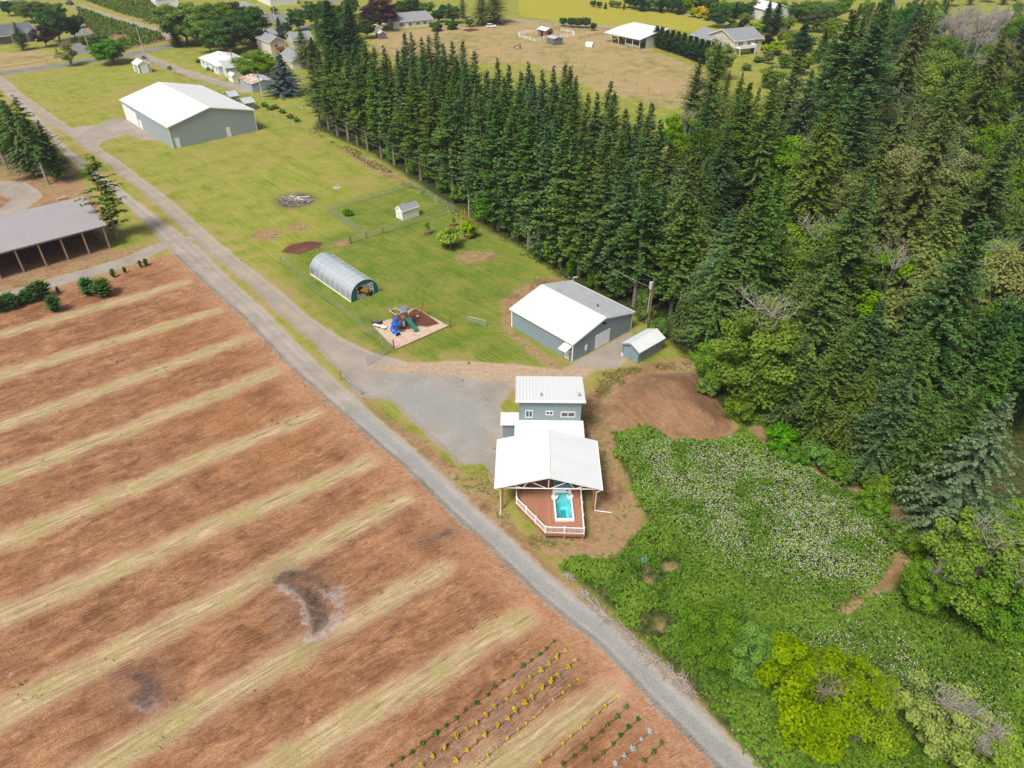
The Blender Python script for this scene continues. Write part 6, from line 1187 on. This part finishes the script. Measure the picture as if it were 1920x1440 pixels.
bld((1400,30),(1438,40),(1458,30), "white roofed barn among garden trees at the top right", "barn", "white_barn", 4.5, 6.5, 'offw', 'roofw', 'AB', None, .4, 'white')
bld((286,10),(296,19),(330,10), "white walled building behind trees at the top, left of the maples", "building", "white_building", 5.5, 6.5, 'white', 'roofw2', 'BC'); bld((484,2),(508,12),(548,4), "white building cut by the top edge above the silver car", "building", "white_building", 4.5, 6, 'offw', 'roofw2', 'BC')
bld((423,187),(436,195),(444,190), "small grey roofed hut behind the huge barn, farther one", "hut", "hut", 2.2, 2.9, 'sideb', 'roofg', 'BC', None, .5, None); bld((450,200),(463,208),(473,202), "small grey roofed hut behind the huge barn, nearer one", "hut", "hut", 2.2, 2.9, 'sideb', 'roofg', 'BC', None, .5, None)
rt, L_, W_ = bld((-24,72),(0,84),(72,74), "long dark roofed house with porch gables at the upper left corner", "house", "porch_house", 3.0, 5.6, 'greyboard', 'shingled', 'BC', None, .6, 'white', 0, [('-y',.28,.9,1.6,1.2,1)], [('-y',.06,2.0,2.1,'offw',"door")])
for o_, w_ in ((.0, 6.0), (.36, 4.6)):
    x0 = o_ * L_; MB().add([(x0-w_/2,-W_/2-2.6,3.0),(x0+w_/2,-W_/2-2.6,3.0),(x0,-W_/2-2.6,4.5),(x0-w_/2,-W_/2+2.4,3.9),(x0+w_/2,-W_/2+2.4,3.9),(x0,-W_/2+2.4,4.9)], [(0,1,2),(0,2,5,3),(2,1,4,5),(1,0,3,4)]).build("porch_gable", M['shingled'], rt)
    for s_ in (-1, 1): MB().box(x0+s_*(w_/2-.3)-.1, x0+s_*(w_/2-.3)+.1, -W_/2-2.5, -W_/2-2.3, 0, 3.0).build("porch_post", M['cream'], rt)
bld((-40,10),(0,20),(30,10), "building with a pale red roof in the upper left corner", "building", "red_roof_building", 4, 6, 'offw', 'terra' if False else 'rust', 'BC')
# white pole barn in the far pasture
e0, e1 = G(1135,60.5,3.6), G(1200,74.5,3.6); ux = (e1 - e0) / np.linalg.norm(e1 - e0); vx = np.array((-ux[1], ux[0])); BL = np.linalg.norm(e1 - e0); BD = abs((G(1232,50,5.6) - e1) @ vx)
pbw = empty("white_pole_barn", "open white roofed pole barn in the brown horse pasture", "pole barn", tuple(e0), math.atan2(ux[1], ux[0]))
MB().slab((-.3,-.4,3.6),(BL+.3,-.4,3.6),(BL+.3,BD*.55,5.2),(-.3,BD*.55,5.2),.15).slab((-.3,BD*.55,5.2),(BL+.3,BD*.55,5.2),(BL+.3,BD,5.7),(-.3,BD,5.7),.15).build("roof", M['roofw'], pbw)
for k in range(6): MB().box(k*BL/5-.12,k*BL/5+.12,0,.24,0,3.5).build("post", M['ltgrey'], pbw)
MB().box(0,BL,BD*.62,BD*.62+.12,0,5.1).build("back_wall", M['ltgrey'], pbw); MB().box(BL-.12,BL,BD*.22,BD*.62,0,4.0).build("side_wall", M['ltgrey'], pbw); MB().box(BL*.62,BL-.3,.02,.1,.6,.75).box(BL*.62,BL-.3,.02,.1,1.1,1.25).build("rail", M['white'], pbw)
hx = G(1105, 87); hu = empty("calf_hutch", "white rounded calf hutch alone on the brown pasture", "hutch", tuple(hx), AU + .5)
MB().xprism([(1.1*math.cos(math.pi*k/10), 1.7*math.sin(math.pi*k/10)) for k in range(11)], -1.4, 1.4).build("shell", M['white'], hu); MB().xprism([(.6*math.cos(math.pi*k/8), 1.1*math.sin(math.pi*k/8)) for k in range(9)], 1.40, 1.43).build("opening", M['dark'], hu)
# ------------------------------------------------------------------ cars
def car(label, pos, rot, paint, van=False):
    rt = empty("parked_van" if van else "parked_car", label, "van" if van else "car", tuple(G(*pos)), rot); h1 = 1.0; h2 = 2.0 if van else 1.65
    prof = [(-2.25,.35),(2.2,.35),(2.3,.75),(2.1,h1),(1.0,h1+.05),(-2.2,h1+.05),(-2.3,.7)]
    b_ = MB(); n = len(prof); b_.add([(x,-.9,z_) for x, z_ in prof] + [(x,.9,z_) for x, z_ in prof], [tuple(range(n)), tuple(range(2*n-1,n-1,-1))] + [((i+1)%n,i,n+i,n+(i+1)%n) for i in range(n)])
    b_.build("body", M[paint], rt); c_ = MB(); q = [(1.0,h1+.05),(.35,h2),(-1.7,h2),(-2.15,h1+.05)]
    c_.add([(x,-.82,z_) if z_ < 1.2 else (x,-.68,z_) for x, z_ in q] + [(x,.82,z_) if z_ < 1.2 else (x,.68,z_) for x, z_ in q], [(0,1,2,3),(7,6,5,4),(1,0,4,5),(2,1,5,6),(3,2,6,7)]); c_.build("windows", M['glass'], rt)
    MB().box(-1.72,.37,-.69,.69,h2,h2+.04).build("roof", M[paint], rt)
    for x in (-1.4, 1.45):
        for y_ in (-.88, .88): w_ = MB().tube((x,y_-.1,.33),(x,y_+.1,.33),.33,n=14).build("wheel", M['black'], rt); MB().tube((x,y_-.11,.33),(x,y_+.11,.33),.19,n=10).build("rim", M['steel'], w_)
    for y_ in (-.65, .65): MB().box(2.24,2.30,y_-.18,y_+.18,.68,.82).build("headlight", M['offw'], rt); MB().box(-2.31,-2.26,y_-.15,y_+.15,.75,.95).build("tail_light", M['redbarn'], rt)
    return rt
car("silver car parked on the driveway of the grey roofed house", (495,33), R(200), 'silver'); car("white car parked by the dark roofed house at the upper left", (72,77), R(120), 'white'); car("dark van at the end of the crop field lane at the top left", (131,9), R(150), 'cardark', True)
car("small white vehicle under the largest dark tree by the top pasture", (921,52), R(10), 'white')
# ------------------------------------------------------------------ horses
def horse(label, pos, rot, mats_, graze=False):
    V = [(0,0,1.15),(.45,0,1.2),(.85,0,1.35),(1.15,0,1.75 if not graze else .95),(1.5,0,1.72 if not graze else .35),(-.45,0,1.15),(-.75,0,1.2),(-.95,0,1.1),(-1.05,0,.65)]; E_ = [(0,1),(1,2),(2,3),(3,4),(0,5),(5,6),(6,7),(7,8)]
    Rr = [.30,.30,.24,.15,.10,.31,.28,.06,.03]
    for sy in (-.17,.17):
        b0 = len(V); V += [(.55,sy,.85),(.58,sy,.48),(.55,sy,.05)]; E_ += [(1,b0),(b0,b0+1),(b0+1,b0+2)]; Rr += [.13,.07,.06]
        b0 = len(V); V += [(-.62,sy,.9),(-.78,sy,.5),(-.70,sy,.05)]; E_ += [(6,b0),(b0,b0+1),(b0+1,b0+2)]; Rr += [.16,.075,.06]
    me = bpy.data.meshes.new("horse"); me.from_pydata(V, E_, []); me.materials.append(mats_)
    o = bpy.data.objects.new("horse", me); COL.objects.link(o); sk_ = o.modifiers.new("skin", 'SKIN'); ss = o.modifiers.new("sub", 'SUBSURF'); ss.levels = 1; ss.render_levels = 1
    for i, r_ in enumerate(Rr): me.skin_vertices[0].data[i].radius = (r_, r_)
    me.skin_vertices[0].data[0].use_root = True
    x, y_ = G(*pos); o.location = (x, y_, ground_z(x, y_)); o.rotation_euler[2] = rot; tag(o, label, "horse")
    if V[4][2] > 1:
        m_ = MB().box(.55,1.15,-.04,.04,1.62,1.95); mm = MB().add([(.7,-.05,1.5),(1.2,-.05,1.95),(1.25,-.05,1.85),(.8,-.05,1.4),(.7,.05,1.5),(1.2,.05,1.95),(1.25,.05,1.85),(.8,.05,1.4)], [(0,1,2,3),(7,6,5,4),(0,4,5,1),(1,5,6,2),(2,6,7,3),(3,7,4,0)]); mm.build("mane", M['black'], o)
    return o
t = NT("pinto_coat"); t.fin(t.ramp(t.noise(1.6, 1, .4, t.objc()), [(.46, (.70, .66, .60)), (.50, (.06, .04, .03))]), .7, .2); pinto = t.m
horse("pinto horse of white and dark patches standing behind the grove", (966,93.5), R(0), pinto); horse("chestnut horse with pale mane beside the pinto horse", (975,91), R(95), plain("chestnut_coat", (.22,.10,.045), .7)); horse("reddish horse under the left end of the white pole barn", (1152,75.5), R(160), plain("sorrel_coat", (.16,.05,.03), .7)); horse("dark horse inside the white pole barn between its posts", (1163,76), R(-60), plain("dark_coat", (.02,.016,.015), .7))
# ------------------------------------------------------------------ trees and hedges of the far gardens
FT = [('airy',134,123,80,"thin pale leaning tree beside the road at the upper left",1.0),('maple',211,120,74,"round green tree at the road corner of the far lawn",1.35),('maple2',190,100,64,"green shrubby tree behind the round road corner tree",1.2),('fir1',45,94,42,"green conifer in front of the dark roofed house",1.1),('purple',88,88,48,"dark purple tree right of the dark roofed house",1.0),('maple2',112,80,6,"large dark tree behind the purple tree at the upper left",1.0),('maple',60,42,0,"bright green tree behind the dark roofed house",1.1),('maple2',140,72,30,"dark green tree at the mouth of the crop field",1.0),('cedar',334,88,42,"dark conifical tree at the far end of the crop lane",.9),
 ('maple',352,84,4,"light green tree left of the big maples",1.1),('maple',398,100,34,"soft green tree at the left of the round dark maple",1.0),('maple2',432,104,26,"large round dark green maple above the pale white house",1.25),('purple',437,60,6,"purple plum tree between green maples",1.1),('maple',420,70,2,"bright green maple crown at the top behind the purple plum",1.1),('maple2',478,92,18,"broad green maple behind the pale white house",1.2),('maple2',500,66,52,"rounded green bush tree beside the blue spruce of the cream house",1.0),
 ('lime',489,150,94,"bright lime green round tree beside the rusty shed",1.25),('spruce',536,178,103,"blue spruce on the lawn beside the rusty shed",1.05),('spruce',527,72,33,"smaller blue spruce behind the cream house",1.0),('hem0',574,128,50,"dark pine right of the cream house",1.0),('maple2',590,50,2,"dark tree at the top right of the grey roofed house",1.1),('cedar',628,120,2,"huge pointed cedar standing behind the upper left end of the grove",1.0),('cedar',664,110,8,"second huge cedar, right of the first behind the grove",.95),('hem1',655,60,0,"pale green conifer at the top edge behind the cedars",1.2),
 ('purple',712,56,0,"very dark purple tree left of the long house",1.4),('maple2',690,72,34,"dark green tree beside the small white shed",1.0),('maple2',757,34,-2,"dark green tree behind the long house roof",1.2),('cedar',782,30,-8,"green cedar behind the right end of the long house",1.2),('maple2',822,42,16,"round dark green tree right of the long house",1.1),('maple2',850,44,9,"tall round green tree right of the long house",1.1),('darkbush',846,55,38,"dark round bush in front of the two round trees",1.1),('darkbush',817,58,42,"green round bush nearest the long house",1.1),('bush',800,46,34,"green bush at the right corner of the long house",1.1),
 ('hem1',928,44,-20,"largest dark spreading conifer at the top of the brown pasture",1.6),('hem0',903,46,-14,"dark spreading conifer left of the largest one",1.3),
 ('maple2',1056,49,32,"first of five small trees along the far lane",1.1),('maple2',1072,51,32,"second of five small trees along the far lane",1.1),('maple2',1085,52,32,"third of five small trees along the far lane",1.1),('maple2',1099,52,31,"fourth of five small trees along the far lane",1.1),('maple2',1112,57,42,"fifth and smallest of five trees along the far lane",1.0),
 ('cedar',1434,60,2,"blue green spruce in front of the white roofed barn",.8),('cypress',1497,112,46,"tall dark cypress in the right garden",1.6),('cypress',1450,66,8,"dark cypress beside the white roofed barn",1.3),('lime',1474,60,30,"golden green tree beside the dark cypress",1.0),('goldbush',1312,33,12,"bright golden yellow tree in the top garden",1.1),('goldbush',1330,36,26,"small golden bush right of the golden yellow tree",1.0),('limebush',1300,32,18,"lime bush left of the golden yellow tree",1.0),('purple',1394,56,35,"purple plum beside the white roofed barn",1.2),('purple',1434,92,64,"dark red tree right of the garden house",1.1),('limebush',1450,102,78,"round lime shrub in the right garden",1.2),('limebush',1412,64,43,"bright lime shrub behind the garden house",1.2),('bush',1418,92,78,"green shrub at the right wall of the garden house",1.3),('bush',1376,54,43,"olive shrub behind the garden house ridge",1.8),('lime',1478,92,56,"pale golden tree in front of the dark cypress",.9),('bush',1424,116,106,"low round mixed flower bed shrub on the right lawn",1.8),('alder',1340,150,72,"pale green tree at the lower corner of the garden house",.9),('lime',1442,165,122,"lime green tree at the lower edge of the right garden",1.0),('maple',1520,44,0,"green maple behind the dark cypress at the top",1.3),('alder',1545,52,2,"light green tree at the top right of the gardens",1.2),('maple2',1345,52,6,"dark maple behind the purple garden shrub",1.1),('pale',1462,84,52,"pale tree between golden shrubs of the right garden",.8)]
for kd, bx, by, ty, lb, ws_ in FT: at_base(kd, bx, by, ty, lb, "shrub" if 'bush' in kd else ("conifer" if kd in ('cedar', 'spruce', 'cypress', 'fir1', 'hem0', 'hem1') else "tree"), None, ws_ * (1.55 if kd in ('cedar', 'spruce', 'hem0', 'hem1') else 1.35))
for k, (bx, by, ty) in enumerate([(1229,86,50),(1238,90,52),(1248,94,57),(1258,97,58),(1268,100,60),(1279,104,63),(1290,108,68),(1300,112,70),(1311,116,74),(1322,120,77),(1332,124,80),(1342,128,84)]):
    at_base('cypress', bx, by, ty, "dark hedge conifer between pasture and garden house, %s from the white pole barn" % ORD[k], "hedge conifer", "hedge conifers between pasture and garden house", 2.1)

EX = [('maple2',1410,30,0),('maple',1460,30,0),('fresh',1500,36,6),('maple2',1530,60,12),('lime',1555,72,34),('maple',1560,40,0),('cypress',1540,100,60),('fresh',1510,96,66),('maple2',1490,40,4),('maple',1580,22,-8),('lime',1528,118,90),('fresh',1470,128,100),('bush',1400,132,118),('maple',1500,140,104),('maple2',1376,30,4),('fresh',1395,46,24),('lime',1463,62,40),('pale',1440,120,96),
 ('maple2',20,30,0),('maple',90,36,2),('maple2',150,52,26),('maple',165,90,66),('fresh',185,112,92),('maple2',345,60,10),('maple',375,64,6),('maple2',455,84,30),('maple',470,50,8),('maple2',392,88,30),('maple2',560,58,14),('maple',610,34,0),('maple2',636,56,4),('hem0',600,80,20),('maple2',540,64,40),('fresh',515,26,12),('maple',440,24,2),('maple2',660,30,-6),('maple2',735,40,8),('cedar',700,40,-8),('maple2',770,28,-4),('maple',800,30,2),('maple2',835,34,6),('hem0',868,34,-10),('maple',880,50,34),('cedar',590,120,70),('maple',465,148,128),('maple2',505,130,104)]
for k, (kd, bx, by, ty) in enumerate(EX):
    side = sorted([q for q in EX if (q[1] > 1000) == (bx > 1000)], key=lambda q: q[1]); pos_k = [q[1:3] for q in side].index((bx, by))
    nm_ = {'maple2': 'dark green tree', 'maple': 'green tree', 'fresh': 'fresh green tree', 'lime': 'lime green tree', 'cypress': 'slim cypress', 'bush': 'round shrub', 'pale': 'pale tree', 'hem0': 'olive conifer', 'cedar': 'cedar'}[kd]
    at_base(kd, bx, by, ty, "%s %s, %s from the left" % (nm_, "in the upper right gardens" if bx > 1000 else "around the far houses", ORD[pos_k]), "tree", "garden trees at the upper right" if bx > 1000 else "garden trees around the far houses", 1.4)
for k in range(26):
    bx = 1112 + k * 11.5; by = 13 + max(0, k - 4) * 1.0 + (k % 3) * 2; kd = ('maple2', 'cypress', 'maple', 'lime', 'cedar', 'maple2')[(k * 5) % 6]
    if 1290 < bx < 1345: by -= 6
    at_base(kd, bx, by, by - (13 if k < 6 else 30), "%s in the tree belt behind the hay field, %s from the left" % ({'maple2': 'dark tree', 'cypress': 'slim cypress', 'maple': 'green tree', 'lime': 'lime tree', 'cedar': 'cedar'}[kd], ORD[k]), "tree", "tree belt behind the hay field", 1.5)
for k, (bx, by) in enumerate([(1360,40),(1372,48),(1350,44),(1384,52),(1402,58),(1340,40),(1325,38),(1422,70),(1440,78),(1485,72),(1505,66),(1520,60)]):
    at_base(('bush', 'darkbush', 'limebush', 'bush')[k % 4], bx, by, by - 11, "%s garden shrub above the garden house, %s from the left" % (('green', 'dark green', 'lime', 'green')[k % 4], ORD[sorted([1360,1372,1350,1384,1402,1340,1325,1422,1440,1485,1505,1520]).index(bx)]), "shrub", "garden shrubs above the garden house", 1.4)
for k, (bx, by) in enumerate([(496,200),(506,206),(516,204),(530,212),(545,222),(556,228),(372,118),(392,132),(402,135),(270,110),(318,130),(443,181)]):
    at_base('bush', bx, by, by - (9 if k < 6 else 7), "green shrub along the far boundary fence, %s" % ("%s from the pale pole" % ORD[k] if k < 6 else {6: "at the left wall of the pale white house", 7: "middle one at the pale white house", 8: "near the pale green garage", 9: "at the foot of the leaning far pole", 10: "on the lane side of the far lawn", 11: "behind the huge barn near the farther hut"}[k]), "shrub", None, 1.3)
for k, (tx, ty, h_) in enumerate([(1785,28,15),(1805,22,16),(1822,10,16),(1838,20,15),(1852,30,14),(1868,18,15),(1885,14,15),(1862,60,13),(1812,50,13),(1848,100,12)]):
    at_top('bare' if k % 2 else 'bare2', tx, ty, h_, "leafless grey tree on the hazy slope at the upper right, %s from the left" % ORD[sorted([1785,1805,1822,1838,1852,1868,1885,1862,1812,1848]).index(tx)], "bare tree", "leafless trees on the upper right slope", 1.0, "bare_tree")
SAMP = []
fpoly = np.array([G(*q, 0) for q in ((1730,60),(1800,130),(1900,140),(2200,120),(2300,20))] + [np.array((560., 640.)), np.array((300., 640.))]); lo, hi = fpoly.min(0), fpoly.max(0)
for q in rs.rand(420, 2) * (hi - lo) + lo:
    if poly_sdf(q[None], fpoly)[0] > 0: kd = RNG.choice(('fir0', 'fir2', 'fir1', 'maple2', 'pale')); h_ = RNG.uniform(7, 12) if q[1] < 450 else RNG.uniform(16, 26); SAMP.append((kd, q[0], q[1], h_, "distant tree on the hazy slope beyond the leafless grey trees at the upper right", "tree", "distant trees on the upper right slope", 1.2, "distant_tree"))
fp2 = np.array(((-330., 445.), (240., 445.), (330., 560.), (-430., 560.))); lo, hi = fp2.min(0), fp2.max(0)
for q in rs.rand(330, 2) * (hi - lo) + lo:
    if poly_sdf(q[None], fp2)[0] > 0: SAMP.append((RNG.choice(('maple2', 'maple', 'fir0', 'cedar')), q[0], q[1], RNG.uniform(10, 17), "distant tree just beyond the top edge of the fields", "tree", "distant trees beyond the fields", 1.2, "distant_tree"))
flush(SAMP, .2)
# ------------------------------------------------------------------ crop field of young trees in rows
CQ = []
for pl_ in (W((142,14),(212,40),(302,66),(314,76),(236,93),(196,80),(172,62),(150,40)), W((152,0),(292,-6),(330,22),(328,56),(312,50),(220,25))):
    lo, hi = pl_.min(0) - 5, pl_.max(0) + 5; cu, sn = math.cos(R(48)), math.sin(R(48)); cc = (lo + hi) / 2; rg = np.linalg.norm(hi - lo) / 2
    a_, b_ = np.meshgrid(np.arange(-rg, rg, 1.2), np.arange(-rg, rg, 2.3)); q = np.column_stack([cc[0] + a_.ravel() * cu - b_.ravel() * sn, cc[1] + a_.ravel() * sn + b_.ravel() * cu]); q = q + rs.randn(*q.shape) * .25
    q = q[poly_sdf(q, pl_) > .5]; CQ.append(q[vnoise(q[:,0], q[:,1], 14, 66, 2) > .24])
CQ = np.concatenate(CQ); CQ = np.repeat(CQ, 9, 0); n = len(CQ); D_ = unit(np.column_stack([rs.randn(n) * .45, rs.randn(n) * .45, np.ones(n) * .9])); N_ = unit(np.cross(D_, rs.randn(n, 3))); V, F = rhombs(np.column_stack([CQ + rs.randn(n, 2) * .2, rs.rand(n) * .9]), D_, N_, .9 + .9 * rs.rand(n), np.full(n, .6))
co = bpy.data.objects.new("crop_rows", mesh_np("crop_rows", V, F, LM['dec'], dict(tint=rs.rand(n), tip=(rs.rand(n) > .7) * .7))); COL.objects.link(co); tag(co, "rows of low bright green crop plants at the top left beyond the road", "crop", None, "stuff")

# ------------------------------------------------------------------ air
hb = MB().box(-1500, 1500, -60, 1600, -1.0, 62.5); hm = bpy.data.materials.new("haze_air"); hm.use_nodes = True; ht = hm.node_tree
for q_ in list(ht.nodes):
    if q_.type == 'BSDF_PRINCIPLED': ht.nodes.remove(q_)
pv = ht.nodes.new("ShaderNodeVolumePrincipled"); pv.inputs["Color"].default_value = (.86, .92, 1.0, 1); pv.inputs["Density"].default_value = .00016; pv.inputs["Anisotropy"].default_value = .2
ht.links.new(pv.outputs[0], [q_ for q_ in ht.nodes if q_.type == 'OUTPUT_MATERIAL'][0].inputs["Volume"])
ho_ = hb.build("haze", hm); ho_["kind"] = "stuff"
